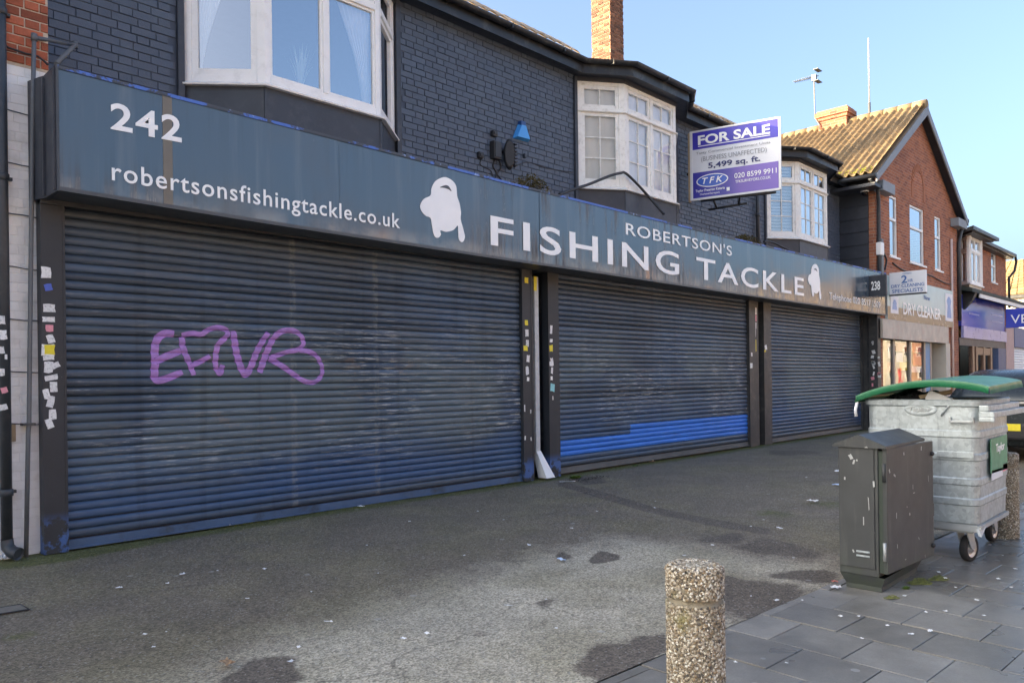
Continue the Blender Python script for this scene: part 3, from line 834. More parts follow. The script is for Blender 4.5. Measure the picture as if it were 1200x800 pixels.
drape('window_curtain', b3[1], b3[2], ZSILL+.05, ZHEAD-.05, M['blind'], 'pale blue grey curtain behind the front of the bay beside the gabled house', 'curtain', amp=.015, waves=6)
bl = empty('slatted_blind', (b3[0][0]+.3, YW-.1, ZSILL), 'slatted grey blind in the angled side of the bay beside the gabled house', 'blind')
Mf, L = face_matrix(b3[0], b3[1])
for k in range(22):
    z = ZSILL+.12 + k*.072
    m = MB(); m.quad(Mf @ Vector((.09, .13, z)), Mf @ Vector((L-.09, .13, z)), Mf @ Vector((L-.09, .155, z+.055)), Mf @ Vector((.09, .155, z+.055)))
    m.build('slat', M['blind'], bl, fix=False)
pp = PY(352, 104, YW-.30)
plant = empty('pot_plant', (pp.x, YW-.30, ZSILL+.03), 'pale spiky houseplant standing behind the large plain bay window pane', 'plant')
m = MB(); m.lathe([(.055,0),(.075,.12),(.08,.14)], 16, Matrix.Translation((pp.x, YW-.30, ZSILL+.03))); m.build('pot', M['old_white'], plant)
m = MB()
for k in range(26):
    a = random.uniform(0, 6.28); tl = random.uniform(.05, .22); h_ = random.uniform(.32, .52)
    b0 = Vector((pp.x, YW-.30, ZSILL+.15)); tp = b0 + Vector((math.cos(a)*tl, math.sin(a)*tl*.5, h_)); md = b0.lerp(tp, .55) + Vector((0,0,.05))
    wv = Vector((math.cos(a+1.57), math.sin(a+1.57)*.5, 0))*.014
    m.raw([b0-wv*.6, b0+wv*.6, md+wv, md-wv, tp], [(0,1,2,3),(3,2,4)])
m.build('leaves', M['plant_pale'], plant, fix=False)

# ------------------------------------------------------------------ neighbour on the left : white below, red brick above
nb = empty('corner_building', (0, .05, 0), 'brick building corner, white painted below and bare red brick above', 'building')
m = MB(); m.box(-16, 1.955, .062, 9, 0, 6.6); nwall = m.build('wall', M['white_mortar'], nb)
m = MB(); m.box(-16, 1.957, .058, .07, 4.085, 6.6); rwall = m.build('red_wall', M['mortar'], nb)
m = MB(); m.prism([(-16,-.3,6.55),(-16,9.3,6.55),(-16,4.6,8.4)], (17.9,0,0)); m.build('roof', M['tile_field'], nb)  # unseen roof and leftward run, put in to block the low sun
lay_bricks(rwall, brick_rows(-3.2, 1.955, 4.11, 6.55, course=.079, ln=.215, joint=.012), .058, M['red_brick'], M['red_brick'], 120)
lay_bricks(nwall, brick_rows(-3.2, 1.955, .0, 4.08, course=.0785, ln=.215, joint=.004), .062, M['white_brick'], M['white_brick'], 250, dscale=.4)
# dark cracks between painted lifts are open joints
m = MB()
for v in (129, 190, 249, 311, 372, 433, 494):
    z = PY(20, v, .05).z; pts_ = [(1.35+.08*k, .047+random.uniform(0,.001), z+random.uniform(-.006,.006)-.004*k) for k in range(8)]
    m = MB(); m.tube(pts_, .0045, 5); m.build('open_joint', M['blue_mortar'], nwall)
MB().bbox(PY(11,510,.04).x, PY(18,510,.04).x, .02, .052, PY(14,517,.04).z, PY(14,497,.04).z, b=.004).build('timber_block', M['timber'], nwall)

dp = empty('drainpipe', tuple(PY(7,640,-.05).xy)+(0,), 'thick black drainpipe ending in an open shoe against the white wall', 'pipe')
xp = PY(4, 320, -.03).x; rp = .042
m = MB(); m.tube([(xp,-.03,5.6),(xp,-.03,3),(xp,-.03,.16)], rp, 18); m.build('pipe', M['black_pipe'], dp)
for v in (208, 577, 15): 
    z = PY(7, v, -.03).z; m = MB(); m.lathe([(rp+.002,-.03),(rp+.009,-.025),(rp+.009,.025),(rp+.002,.03)], 18, Matrix.Translation((xp,-.03,z))); m.box(xp-.08, xp+.08, .0, .045, z-.012, z+.012); m.build('collar', M['black_pipe'], dp)
m = MB(); m.tube([(xp,-.03,.17),(xp+.004,-.035,.11),(xp+.025,-.075,.07),(xp+.06,-.13,.055)], [rp+.004,rp+.006,rp+.008,rp+.01], 18, cap=False)
m.tube([(xp+.06,-.13,.055),(xp+.055,-.122,.057)], [rp+.01, rp-.004], 18, cap=False); m.tube([(xp+.055,-.122,.057),(xp+.02,-.07,.07)], [rp-.004, rp-.006], 18, cap=True)
m.build('shoe', M['black_pipe'], dp)
STK = []
def sticker(parent, x, y, z, w_, h_, mat, rot=0., n=(0,-1,0), t=.0015):
    nn = Vector(n).normalized(); s = Vector((0,0,1)).cross(nn); s = -s.normalized() if s.dot(_R0) < 0 else s.normalized()
    up = Vector((0,0,1)); c, sn = math.cos(rot), math.sin(rot); a = s*c+up*sn; b = -s*sn+up*c
    k = 7; pts_ = []
    per = [(-1,-1),(0,-1),(1,-1),(1,0),(1,1),(0,1),(-1,1),(-1,0)]
    for (i, j) in per: pts_.append(Vector((x,y,z)) + a*(i*w_/2*random.uniform(.82,1.05)) + b*(j*h_/2*random.uniform(.82,1.05)) + nn*t)
    m_ = MB(); m_.prism(pts_, nn*(-t)); return m_.build('sticker', M[mat], parent)
for (u, v, w_, h_, mt, rt) in [(2,375,.05,.07,'white_sticker',0),(4,392,.05,.08,'white_sticker',.05),(2,410,.04,.06,'white_sticker',.2),(7,418,.02,.04,'white_sticker',0),(2,436,.04,.06,'white_sticker',0),(5,457,.05,.05,'pink_sticker',.3),(3,477,.07,.05,'white_sticker',.2)]:
    q = PY(u, v, -.075); sticker(dp, q.x, -.073, q.z, w_, h_, mt, rt, n=(.05,-1,0), t=.004)

wp = empty('waste_pipe', (1.82,-.05,0), 'thin grey waste pipe with bent top beside the shutter post', 'pipe')
yq = -.03
pts = [PY(40,44,yq), PY(38.5,120,yq), PY(37,240,yq), PY(35,400,yq), PY(34,495,yq), PY(33,510,yq), PY(30.5,652,yq)]
m = MB(); m.tube(pts, .0175, 12); m.build('pipe', M['grey_pipe'], wp)
e1 = PY(40,44,yq); e2 = PY(88,53,.30); e3 = PY(66,75,-.05)
m = MB(); m.tube([e1, e1+(e2-e1)*.1, e2], .0175, 12); m.tube([e2, e2+(e3-e2)*.08, e3], .019, 12); m.lathe([(.024,-.03),(.024,.03)], 14, Matrix.Translation(e1)); m.lathe([(.024,-.03),(.024,.03)], 14, Matrix.Translation(e2)); m.build('elbow', M['grey_pipe'], wp)
q = PY(34,497,yq); m = MB(); m.box(q.x-.045, q.x+.045, yq-.022, .05, q.z-.01, q.z+.01); m.build('bracket', M['black_pipe'], wp)
# a sagging cable across the red bricks
m = MB(); m.tube([PY(-10,42,.0), PY(10,56,.0), PY(30,63,.0), PY(44,66,.0), PY(52,72,.0), PY(56,76,-.02)], .009, 6); tag(m.build('cable', M['black_plastic']), 'black cable sagging across the bare red bricks', 'cable')
# ------------------------------------------------------------------ text
_fc = bpy.data.curves.new('measure', 'FONT'); _fc.body = 'H'
_fo = bpy.data.objects.new('measure', _fc); COL.objects.link(_fo)
bpy.context.view_layer.update()
CAPH = _fo.dimensions.y
bpy.data.objects.remove(_fo)
def text(name, s, O, U, V, mat, parent, bold=0.0, ext=.004, N=None, spacing=1.0, shear=0.0, split=False):
    O, U, V = Vector(O), Vector(U), Vector(V)
    c = bpy.data.curves.new(name, 'FONT'); c.body = s; c.offset = bold; c.extrude = .5; c.resolution_u = 4; c.space_character = spacing; c.shear = shear
    o = bpy.data.objects.new('tmp', c); COL.objects.link(o)
    bpy.context.view_layer.update()
    me = bpy.data.meshes.new_from_object(o.evaluated_get(bpy.context.evaluated_depsgraph_get()))
    bpy.data.objects.remove(o); bpy.data.curves.remove(c)
    co = np.empty(len(me.vertices)*3, np.float32); me.vertices.foreach_get('co', co); co = co.reshape(-1, 3)
    x0, x1 = co[:,0].min(), co[:,0].max()
    N = Vector(N) if N is not None else U.cross(V).normalized()
    W = np.array(O)[None] + np.outer((co[:,0]-x0)/(x1-x0), np.array(U)) + np.outer(co[:,1]/CAPH, np.array(V)) + np.outer((co[:,2]+.5)*ext, np.array(N))
    me.vertices.foreach_set('co', W.astype(np.float32).ravel()); me.update()
    me.materials.clear(); me.materials.append(mat); me.name = name
    if not split: return link(name, me, parent)
    # one object per letter : group connected pieces whose extents along the line overlap
    bm = bmesh.new(); bm.from_mesh(me); bm.faces.ensure_lookup_table(); bm.verts.index_update()
    Un = U.normalized(); seen = set(); isl = []
    for f0 in bm.faces:
        if f0.index in seen: continue
        st_, fs_ = [f0], []; seen.add(f0.index)
        while st_:
            f_ = st_.pop(); fs_.append(f_)
            for e_ in f_.edges:
                for g2 in e_.link_faces:
                    if g2.index not in seen: seen.add(g2.index); st_.append(g2)
        q_ = [v_.co.dot(Un) for f_ in fs_ for v_ in f_.verts]; isl.append([min(q_), max(q_), fs_])
    isl.sort(key=lambda a_: a_[0]); grp = []
    for i_ in isl:
        if grp and i_[0] < grp[-1][1] - .2*(i_[1]-i_[0]): grp[-1][1] = max(grp[-1][1], i_[1]); grp[-1][2] += i_[2]
        else: grp.append(i_)
    for (_, _, fs_) in grp:
        mb_ = MB(); ix = {}
        for f_ in fs_:
            for v_ in f_.verts:
                if v_.index not in ix: ix[v_.index] = len(mb_.v); mb_.v.append(tuple(v_.co))
            mb_.f.append(tuple(ix[v_.index] for v_ in f_.verts)); mb_.sm.append(False)
        mb_.build('letter', mat, parent, fix=False)
    bm.free(); bpy.data.meshes.remove(me)

# ------------------------------------------------------------------ long shop sign
sg = empty('shop_sign', (2, YS, 3), 'long dark glossy fascia sign lettered fishing tackle with white fish emblems', 'sign')
SX0, SX1 = PY(68,150,YS).x, PY(1038,345,YS).x
TOPZ = [(67.7,76.5),(487.5,185),(596,213.5),(700,239.5),(860,279),(1038.5,320)]
BOTZ = [(70.1,221.6),(300,259),(600,305),(680,316.3),(860,343.4),(1037.5,369)]
def prof_z(pts):
    q = [PY(u, v, YS) for u, v in pts]; return np.array([p.x for p in q]), np.array([p.z for p in q])
tX, tZ = prof_z(TOPZ); bX, bZ = prof_z(BOTZ)
def zt(x): return float(np.interp(x, tX, tZ))
def zb(x): return float(np.interp(x, bX, bZ))
joints = [SX0] + [PY(u, 250, YS).x for u in (195, 398, 600, 632, 740, 846, 907)] + [SX1]
for i in range(len(joints)-1):
    a, b = joints[i]+.0025, joints[i+1]-.0025
    m = MB(); n = 6; dy = random.uniform(-.003, .003)
    for k in range(n):
        x0, x1 = a+(b-a)*k/n, a+(b-a)*(k+1)/n
        m.raw([(x0,YS+dy,zb(x0)+.015),(x1,YS+dy,zb(x1)+.015),(x1,YS+dy,zt(x1)-.02),(x0,YS+dy,zt(x0)-.02)], [(0,1,2,3)])
    m.build('panel', M['sign'], sg, fix=False)
# body box, trims
m = MB(); n = 40
for k in range(n):
    x0, x1 = SX0+.002+(SX1-SX0-.004)*k/n, SX0+.002+(SX1-SX0-.004)*(k+1)/n
    m.raw([(x0,YS+.012,zb(x0)),(x1,YS+.012,zb(x1)),(x1,.3,zb(x1)),(x0,.3,zb(x0)),(x0,YS+.012,zt(x0)-.015),(x1,YS+.012,zt(x1)-.015),(x1,.52,zt(x1)-.06),(x0,.52,zt(x0)-.06)],
          [(0,1,5,4),(0,3,2,1),(4,5,6,7)])
m.build('backing', M['sign_edge'], sg)
m = MB()
for k in range(n):
    x0, x1 = SX0+(SX1-SX0)*k/n, SX0+(SX1-SX0)*(k+1)/n
    m.raw([(x0,YS-.012,zt(x0)-.03),(x1,YS-.012,zt(x1)-.03),(x1,YS-.012,zt(x1)),(x0,YS-.012,zt(x0)),(x1,YS+.10,zt(x1)+.004),(x0,YS+.10,zt(x0)+.004)], [(0,1,2,3),(3,2,4,5)])
m.build('top_trim', M['chip'], sg, fix=False)
m = MB()
for k in range(n):
    x0, x1 = SX0+(SX1-SX0)*k/n, SX0+(SX1-SX0)*(k+1)/n
    m.raw([(x0,YS-.01,zb(x0)-.012),(x1,YS-.01,zb(x1)-.012),(x1,YS-.01,zb(x1)+.02),(x0,YS-.01,zb(x0)+.02),(x1,YS+.02,zb(x1)-.012),(x0,YS+.02,zb(x0)-.012)], [(0,1,2,3),(0,5,4,1)])
m.build('bottom_trim', M['sign_edge'], sg, fix=False)
# end cap, folded round the left end
zt0, zb0 = zt(SX0), zb(SX0)
m = MB(); pl = [(SX0+.005,YS-.012),(SX0-.012,YS),(SX0-.012,-.17),(SX0-.03,-.12),(SX0-.075,.05),(SX0+.06,.05)]
m.prism([(x,y,zb0-.015) for x, y in pl], (0,0,zt0-zb0+.02)); m.build('end_cap', M['blue_paint'], sg)
m = MB(); m.box(SX0-.03, SX0-.013, YS+.02, YS+.05, zb0, zt0-.02); m.box(SX0-.03, SX0-.013, -.20, -.17, zb0, zt0-.02); m.build('end_rib', M['blue_paint'], sg)
m = MB(); m.box(SX1-.004, SX1+.012, YS-.012, .3, zb(SX1)-.01, zt(SX1)); m.build('end_cap', M['blue_paint'], sg)
# bare aluminium strip where a joint cover has lost its paint
xa_, xb_ = PY(190.5,150,YS).x, PY(201.5,150,YS).x
m = MB(); m.box(xa_, xb_, YS-.006, YS+.004, zb(xa_)+.02, zt(xa_)-.03); m.build('joint_strip', pm('faded_joint_strip', (.17,.15,.12), .4, namt=.3, nscale=4), sg)

yt = YS-.005
def stext(name, s, a, b, cap, mat='white_letter', bold=0., spacing=1.0, split=False):
    # a,b : baseline pixels left and right ; cap : cap-height pixel above a
    A, B, T = PY(*a, yt), PY(*b, yt), PY(*cap, yt)
    Bz = Vector((B.x, yt, B.z))
    return text(name, s, A, Bz-A, (0, 0, T.z-A.z), M[mat], sg, bold=bold, N=(0,-1,0), spacing=spacing, split=split)
stext('house_number', '242', (129.5,150.5), (212.8,166.5), (130,121), bold=.02, spacing=1.12, split=True)
stext('web_address', 'robertsonsfishingtackle.co.uk', (131,211), (468.5,267.5), (131,189.5), bold=.008, spacing=1.12, split=True)
stext('sign_title', 'FISHING TACKLE', (575,286.4), (942,346.5), (574.5,253), bold=.012, spacing=1.18, split=True)
stext('sign_name', "ROBERTSON'S", (733.3,274.6), (857.5,300), (733,261.2), bold=.006, spacing=1.1, split=True)
stext('telephone_text', 'Telephone 020 8517 1509', (971.7,350.3), (1031.5,360.8), (971,342.2), bold=.0, split=True)
fish = [(335,133),(375,145),(405,180),(412,240),(425,280),(433,330),(432,370),(445,420),(455,465),(448,492),(434,497),(421,480),(418,440),(415,405),(390,430),(350,440),(318,432),(320,455),(308,472),(290,470),(278,445),(270,400),(262,362),(235,350),(210,320),(205,290),(225,255),(262,235),(268,195),(290,155)]
cres = [(315,190),(345,178),(365,185),(380,212),(365,202),(340,193)]
def smooth_poly(p, k=4):
    out = []; n = len(p)
    for i in range(n):
        p0, p1, p2, p3 = [np.array(p[(i+j-1) % n], float) for j in range(4)]
        for s in range(k):
            t = s/k; out.append(tuple(.5*((2*p1)+(-p0+p2)*t+(2*p0-5*p1+4*p2-p3)*t*t+(-p0+3*p1-3*p2+p3)*t**3)))
    return out
def emblem(f):
    for nm_, poly, mt, dy in (('fish_emblem', fish, 'white_letter', 0), ('fish_gill', cres, 'sign_edge', -.003)):
        q = [PY(*f(x, y), yt-.002+dy) for x, y in smooth_poly(poly)]
        m = MB(); m.prism(q, (0, .004, 0)); m.build(nm_, M[mt], sg)
emblem(lambda x, y: (450+x/4.8, 180+y/4.8))
emblem(lambda x, y: (947.0+(x-205)/250*15.5, 308.5+(y-133)/364*41 + (x-205)/250*1.5))

# small projecting number plate at the far end
p8 = PY(1018.5, 335, YS)
pn = empty('number_plate', (p8.x, YS, p8.z), 'small dark projecting box sign reading 238 on the end of the fascia', 'sign')
za, zb_ = PX(1019,347,p8.x).z, PX(1019,323.5,p8.x).z
yo = PX(1038.5,335,p8.x).y
bbox('plate', M['blue_paint'], pn, p8.x, p8.x+.09, yo, YS, za, zb_, b=.006)
text('plate_number', '238', (p8.x-.003, PX(1021,340,p8.x).y, PX(1021,340,p8.x).z), (0, PX(1031.5,340,p8.x).y-PX(1021,340,p8.x).y, 0), (0,0,.2), M['white_letter'], pn, bold=.02, N=(-1,0,0))

# moss cushions and clutter on top of the sign
def moss_tuft(x0, x1, y, z, h_, label, mat='moss_dry'):
    m = MB(); n = int((x1-x0)*1400)
    for k in range(n):
        x = random.uniform(x0, x1); e = 1-abs(2*(x-x0)/(x1-x0)-1)**3
        r = random.uniform(.012, .03); c = Vector((x, y+random.uniform(-.08,.08), z+random.uniform(0, h_*e)))
        vs = [c+Vector((random.uniform(-1,1),random.uniform(-1,1),random.uniform(-.6,1)))*r for _ in range(4)]
        m.raw(vs, [(0,1,2),(0,2,3),(0,3,1),(1,3,2)])
    return tag(m.build('moss_clump', M[mat], fix=False), label, 'moss', kind=None)
a, b = PY(599,212,YS+.35), PY(645,224,YS+.35)
moss_tuft(a.x, b.x, YS+.35, zt(a.x)-.01, .30, 'brown moss clump on the sign top below the blue alarm box')
a, b = PY(857,275,YS+.4), PY(893,282,YS+.4)
moss_tuft(a.x, b.x, YS+.4, zt(a.x)-.02, .28, 'brown moss clump on the sign top before the third bay window')

# ------------------------------------------------------------------ roller shutters
TOPS = 3.0
slat_prof = [(.014,0),(-.002,.004),(-.0105,.012),(-.016,.026),(-.0175,.040),(-.0145,.054),(-.0075,.066),(-.0005,.0708),(.012,.0725),(.016,.0765)]
PITCH = .0765
slat_prof = [(y_*.8, z_) for y_, z_ in slat_prof]
def roller_shutter(x0, x1, label, mats, rail_mat, zrail=.09, z_base=.012):
    e = empty('roller_shutter', ((x0+x1)/2, Y0, 0), label, 'shutter', 'roller shutters under the fishing tackle sign')
    mes = []; n = 30; k = len(slat_prof)
    for var in range(6):                                # a few bowed and dented slats
        m = MB(); rg = random.Random(var*7+int(x0*10)); ph, am = rg.uniform(0, 6), rg.uniform(.0005, .0028); dents = [(rg.uniform(0, 1), rg.uniform(.015, .05), rg.uniform(-.004, .010)) for _ in range(3)]
        for i in range(n+1):
            f = i/n; x = x0+(x1-x0)*f; dy = sum(a_*math.exp(-((f-c_)/w_)**2) for c_, w_, a_ in dents) + .002*math.sin(5*f+ph)
            dz = am*math.sin(math.pi*f*2+ph)
            for (y, z) in slat_prof: m.v.append((x-(x0+x1)/2, y+dy*math.sin(math.pi*z/.0765), z+dz))
        for i in range(n):
            for j in range(k-1):
                a = i*k+j; m.f.append((a, a+k, a+k+1, a+1)); m.sm.append(True)
        mes.append(m.mesh('slat', mats(0)))
    z = z_base+zrail; i = 0
    while z < TOPS:
        me = mes[random.randrange(6)]; o = link('slat', me, e); o.location = ((x0+x1)/2 + random.uniform(-.004,.004), Y0+random.uniform(-.003,.003), z)
        o.rotation_euler = (random.uniform(-.05,.05), random.uniform(-.0009,.0009), random.uniform(-.0006,.0006))
        mt = mats(i)
        if mt is not me.materials[0]:
            o.material_slots[0].link = 'OBJECT'; o.material_slots[0].material = mt
        z += PITCH; i += 1
    m = MB(); m.box(x0, x1, Y0-.022, Y0+.02, z_base, z_base+zrail-.012); m.box(x0, x1, Y0-.045, Y0-.022, z_base, z_base+.012); m.build('bottom_rail', rail_mat, e)
    m = MB(); m.box(x0, x1, Y0+.03, Y0+.04, 0, TOPS); m.build('shadow_gap', M['black_plastic'], e)
    return e
SH = [(PY(73.5,440,Y0).x, PY(612.5,440,Y0).x), (PY(651,440,Y0).x, PY(877.7,440,Y0).x), (PY(900.5,440,Y0).x, XC-.02)]
s1 = roller_shutter(*SH[0], 'wide slate blue roller shutter with purple graffiti', lambda i: M['shutter_left'], M['rail_blue'])
s2 = roller_shutter(*SH[1], 'slate roller shutter with a bright blue repainted band near its foot', lambda i: M['shutter_mid_blue'] if 2 <= i <= 4 else (M['shutter_mid_half'] if 5 <= i <= 6 else M['shutter_mid']), M['rail_grey'], z_base=.035)
s3 = roller_shutter(*SH[2], 'clean slate roller shutter beside the dry cleaner', lambda i: M['shutter_right'], M['rail_grey'], z_base=.03)

def guide(parent, x0, x1, y0=-.07, y1=.05, z1=2.985):
    m = MB(); m.bbox(x0, x1, y0, y1, 0, z1, b=.004); 
    m.box(x1-.018 if parent is s1 else x0, x1 if parent is s1 else x0+.018, y0-.004, y0+.01, .01, z1-.01)
    return m.build('guide_rail', M['guide'] if parent is s1 or x1 < 9 else M['guide_plain'], parent)
xl0, xl1 = PY(47.5,300,-.07).x, SH[0][0]+.01
guide(s1, xl0, xl1)
guide(s1, PY(613,440,-.07).x-.0, PY(624,440,-.07).x)
guide(s2, PY(643,440,-.07).x, SH[1][0]+.012)
guide(s2, PY(878.5,440,-.07).x, PY(886,440,-.07).x)
guide(s3, PY(895.5,440,-.07).x, SH[2][0]+.012)
guide(s3, SH[2][1]-.06, SH[2][1]+.01)
# head box strip between shutter and sign
m = MB(); m.box(xl0, SX1-.1, -.09, .0, 2.935, 2.99)
tag(m.build('shutter_hood', M['guide']), 'narrow dark steel hood running over the three roller shutters', 'shutter hood')

# recesses between the shutters
def recess(x0, x1, label, depth=.22, panel=None):
    e = empty('pilaster', ((x0+x1)/2, depth, 0), label, 'pilaster')
    m = MB(); m.box(x0-.02, x1+.02, depth, depth+.08, 0, 3.0); m.build('back_panel', M['gutter'], e)
    m = MB(); m.box(x0-.015, x0, -.05, depth, 0, 3.0); m.box(x1, x1+.015, -.05, depth, 0, 3.0); m.build('cheek', M['gutter'], e)
    if panel: m = MB(); m.bbox(panel[0], panel[1], panel[2], depth, 0, 2.99, b=.006); m.build('face_panel', M['guide_plain'], e)
    return e
r1x0, r1x1 = PY(625,440,-.05).x, PY(643,440,-.05).x
p1 = recess(r1x0, r1x1, 'dark recess with pale and green pipes between the graffitied shutter and the blue banded one')
r2x0, r2x1 = PY(886,440,-.05).x, PY(895.5,440,-.05).x
pa_, pb_ = PY(882,440,-.03).x, PY(889,440,-.03).x
p2 = recess(r2x0, r2x1, 'dark pilaster with stickers between the blue banded shutter and the clean one', panel=(r2x0, r2x0+(r2x1-r2x0)*.42, -.04))
# pale downpipe with splayed shoe
wpz = empty('downpipe', tuple(PY(631,556,-.03).xy)+(0,), 'pale grey square downpipe with a splayed white shoe in the recess', 'pipe')
x_ = PY(629.5,440,-.02).x
m = MB(); m.bbox(x_-.045, x_+.04, -.03, .05, .36, 2.86, b=.008); m.build('pipe', pm('pale_grey_pipe', (.52,.54,.55), .5, namt=.2, nscale=9, dirt=(.3,.3,.3), dirt_amt=.5, dirt_scale=14), wpz)
m = MB(); m.raw([(x_-.04,-.03,.40),(x_+.045,-.03,.40),(x_+.045,.05,.40),(x_-.04,.05,.40),(x_+.02,-.16,.02),(x_+.2,-.16,.02),(x_+.2,.0,.02),(x_+.02,.0,.02)], [(0,1,2,3),(4,7,6,5),(0,4,5,1),(1,5,6,2),(2,6,7,3),(3,7,4,0)]); m.build('shoe', M['upvc'], wpz)
m = MB(); m.box(x_-.06,x_+.0,-.035,-.03,2.66,2.86); m.build('sticker', M['yellow_sticker'], wpz)
gx = PY(637,530,.1).x
m = MB(); m.tube([(gx,.1,0),(gx,.1,.75)], .022, 10); m.tube([(gx,.1,.30),(gx,.1,.37)], .026, 10)
tag(m.build('green_pipe', pm('green_plastic_pipe', (.06,.3,.2), .45, namt=.1)), 'short green plastic pipe standing behind the pale downpipe', 'pipe')
# right end pilaster (side face towards the camera carries the stickers)
e3 = empty('pilaster', (XC+.1, -.2, 0), 'dark end pilaster with small white stickers beside the dry cleaner window', 'pilaster')
m = MB(); m.bbox(XC-.01, XC+.22, -.42, .2, 0, 2.97, b=.01); m.build('post', M['guide_plain'], e3)
m = MB(); m.box(XC-.02, XC-.009, -.20, -.16, 0.1, 2.9); m.build('edge_strip', M['gutter'], e3)

# stickers on the posts
for (u, v, w_, h_, mt, rt) in [(54,319.5,.075,.1,'white_sticker',0),(56.5,336.5,.06,.06,'blue_sticker',.3),(57.5,361,.1,.07,'white_sticker',.05),(57,374,.1,.045,'white_sticker',0),(58,384.5,.06,.06,'pink_sticker',.05),(59.5,397,.055,.075,'white_sticker',.3),(58,409.5,.085,.08,'yellow_sticker',0),(57.5,419,.09,.04,'white_sticker',.1),(57,430,.07,.1,'white_sticker',0),(65,428,.07,.05,'white_sticker',.5),(60,442.5,.1,.05,'white_sticker',.15),(63,453.5,.06,.09,'white_sticker',0),(54.5,461.5,.05,.09,'white_sticker',.2),(59.5,470.5,.055,.1,'white_sticker',-.2),(61.5,485.5,.06,.085,'white_sticker',0),(58,496,.055,.09,'white_sticker',.3),(56.5,410,.1,.1,'white_sticker',0)]:
    q = PY(u, v, -.073); sticker(s1, q.x, -.0705 + (.0012 if mt == 'white_sticker' and u == 56.5 else 0), q.z, w_, h_, mt, rt, t=random.uniform(.0015,.0035))
for (u, v, w_, h_, mt) in [(617,328.5,.075,.09,'yellow_sticker'),(617,378,.06,.08,'yellow_sticker'),(617.5,390,.07,.1,'white_sticker'),(618,402,.06,.1,'white_sticker'),(616,408,.08,.08,'yellow_sticker'),(619,420,.06,.1,'white_sticker'),(618,434,.06,.12,'white_sticker'),(619,444,.05,.06,'white_sticker'),(615,478,.02,.1,'white_sticker'),(622,482,.02,.06,'white_sticker'),(615.5,513,.025,.06,'white_sticker'),(622.5,514,.02,.05,'white_sticker')]:
    q = PY(u, v, -.073); sticker(s1, q.x, -.0705, q.z, w_, h_, mt, random.uniform(-.15,.15), t=random.uniform(.0015,.0035))
for (u, v, w_, h_, mt) in [(646,386,.05,.12,'white_sticker'),(646,399,.06,.05,'white_sticker'),(646,408,.07,.1,'yellow_sticker'),(647,424,.06,.12,'white_sticker'),(646,426,.08,.07,'white_sticker'),(647,434,.04,.1,'white_sticker'),(646.5,443,.05,.06,'white_sticker'),(647.5,454,.09,.12,'cyan_sticker'),(648,466,.02,.06,'white_sticker')]:
    q = PY(u, v, -.073); sticker(s2, q.x, -.0705, q.z, w_, h_, mt, random.uniform(-.15,.15), t=random.uniform(.0015,.0035))
for (u, v, w_, h_, mt) in [(885.2,364.5,.13,.16,'white_sticker'),(885.2,373,.13,.13,'pink_sticker'),(885,381,.13,.14,'white_sticker'),(884.5,390,.11,.18,'white_sticker'),(885,405,.12,.26,'yellow_sticker'),(884,402,.1,.1,'white_sticker')]:
    q = PY(u, v, -.045); sticker(p2, q.x, -.0405 - (.001 if v == 402 else 0), q.z, w_, h_, mt, random.uniform(-.06,.06), t=.002)
for (u, v, w_, h_, mt) in [(880.5,428.5,.11,.11,'white_sticker'),(881,415,.06,.08,'white_sticker')]:
    q = PY(u, v, -.073); sticker(s2, q.x, -.0705, q.z, w_, h_, mt, 0., t=.002)
for (u, v, w_, h_, mt) in [(897.5,407,.1,.1,'white_sticker'),(896.8,411,.06,.05,'yellow_sticker')]:
    q = PY(u, v, -.073); sticker(s3, q.x, -.0705, q.z, w_, h_, mt, .2, t=.002)
for k in range(15):
    v = random.uniform(400, 452); u = random.choice([1023, 1030])+random.uniform(-1,1)
    q = PX(u, v, XC-.012); sticker(e3, XC-.0105, q.y, q.z, random.uniform(.04,.09), random.uniform(.05,.12), random.choice(['white_sticker','white_sticker','pink_sticker']), random.uniform(-.3,.3), n=(-1,0,0), t=.003)

# ------------------------------------------------------------------ graffiti : paint film lying on the slats
def slat_y(z, zb=.012+.09):
    t = ((z-zb) % PITCH); ys_, zs_ = [p[0] for p in slat_prof], [p[1] for p in slat_prof]
    return float(np.interp(t, zs_, ys_))
strokes = [  # crop pixels (region 150..400 x 350..500 at 4.8)
 [(258,197),(205,196),(165,225),(150,280),(152,350),(148,415),(152,450),(180,458),(240,438),(305,412)],
 [(152,352),(230,318),(305,288)],
 [(300,215),(308,270),(330,330),(352,378),(368,430)],
 [(300,205),(360,195),(410,200),(450,175),(500,162),(545,172),(560,195),(540,225),(505,260),(492,320),(490,385)],
 [(352,378),(410,350),(460,322)],
 [(490,385),(515,418),(530,372)],
 [(590,180),(598,240),(610,310),(635,390),(662,425),(690,380),(722,300),(760,230),(790,190)],
 [(738,415),(760,350),(785,285),(815,225),(860,185),(920,178),(968,205),(985,250),(955,285),(890,300),(790,335)],
 [(790,335),(860,375),(930,425),(985,460),(1040,470),(1080,440),(1090,390),(1060,325),(1010,295),(960,290)]]
gm = MB(); dens = []
def cat_rom(p, k=10):
    out = []; p = [p[0]]+p+[p[-1]]
    for i in range(1, len(p)-2):
        a, b, c, d = [np.array(q, float) for q in p[i-1:i+3]]
        for s in range(k):
            t = s/k; out.append(.5*((2*b)+(-a+c)*t+(2*a-5*b+4*c-d)*t*t+(-a+3*b-3*c+d)*t**3))
    out.append(np.array(p[-2], float)); return out
layer = 0
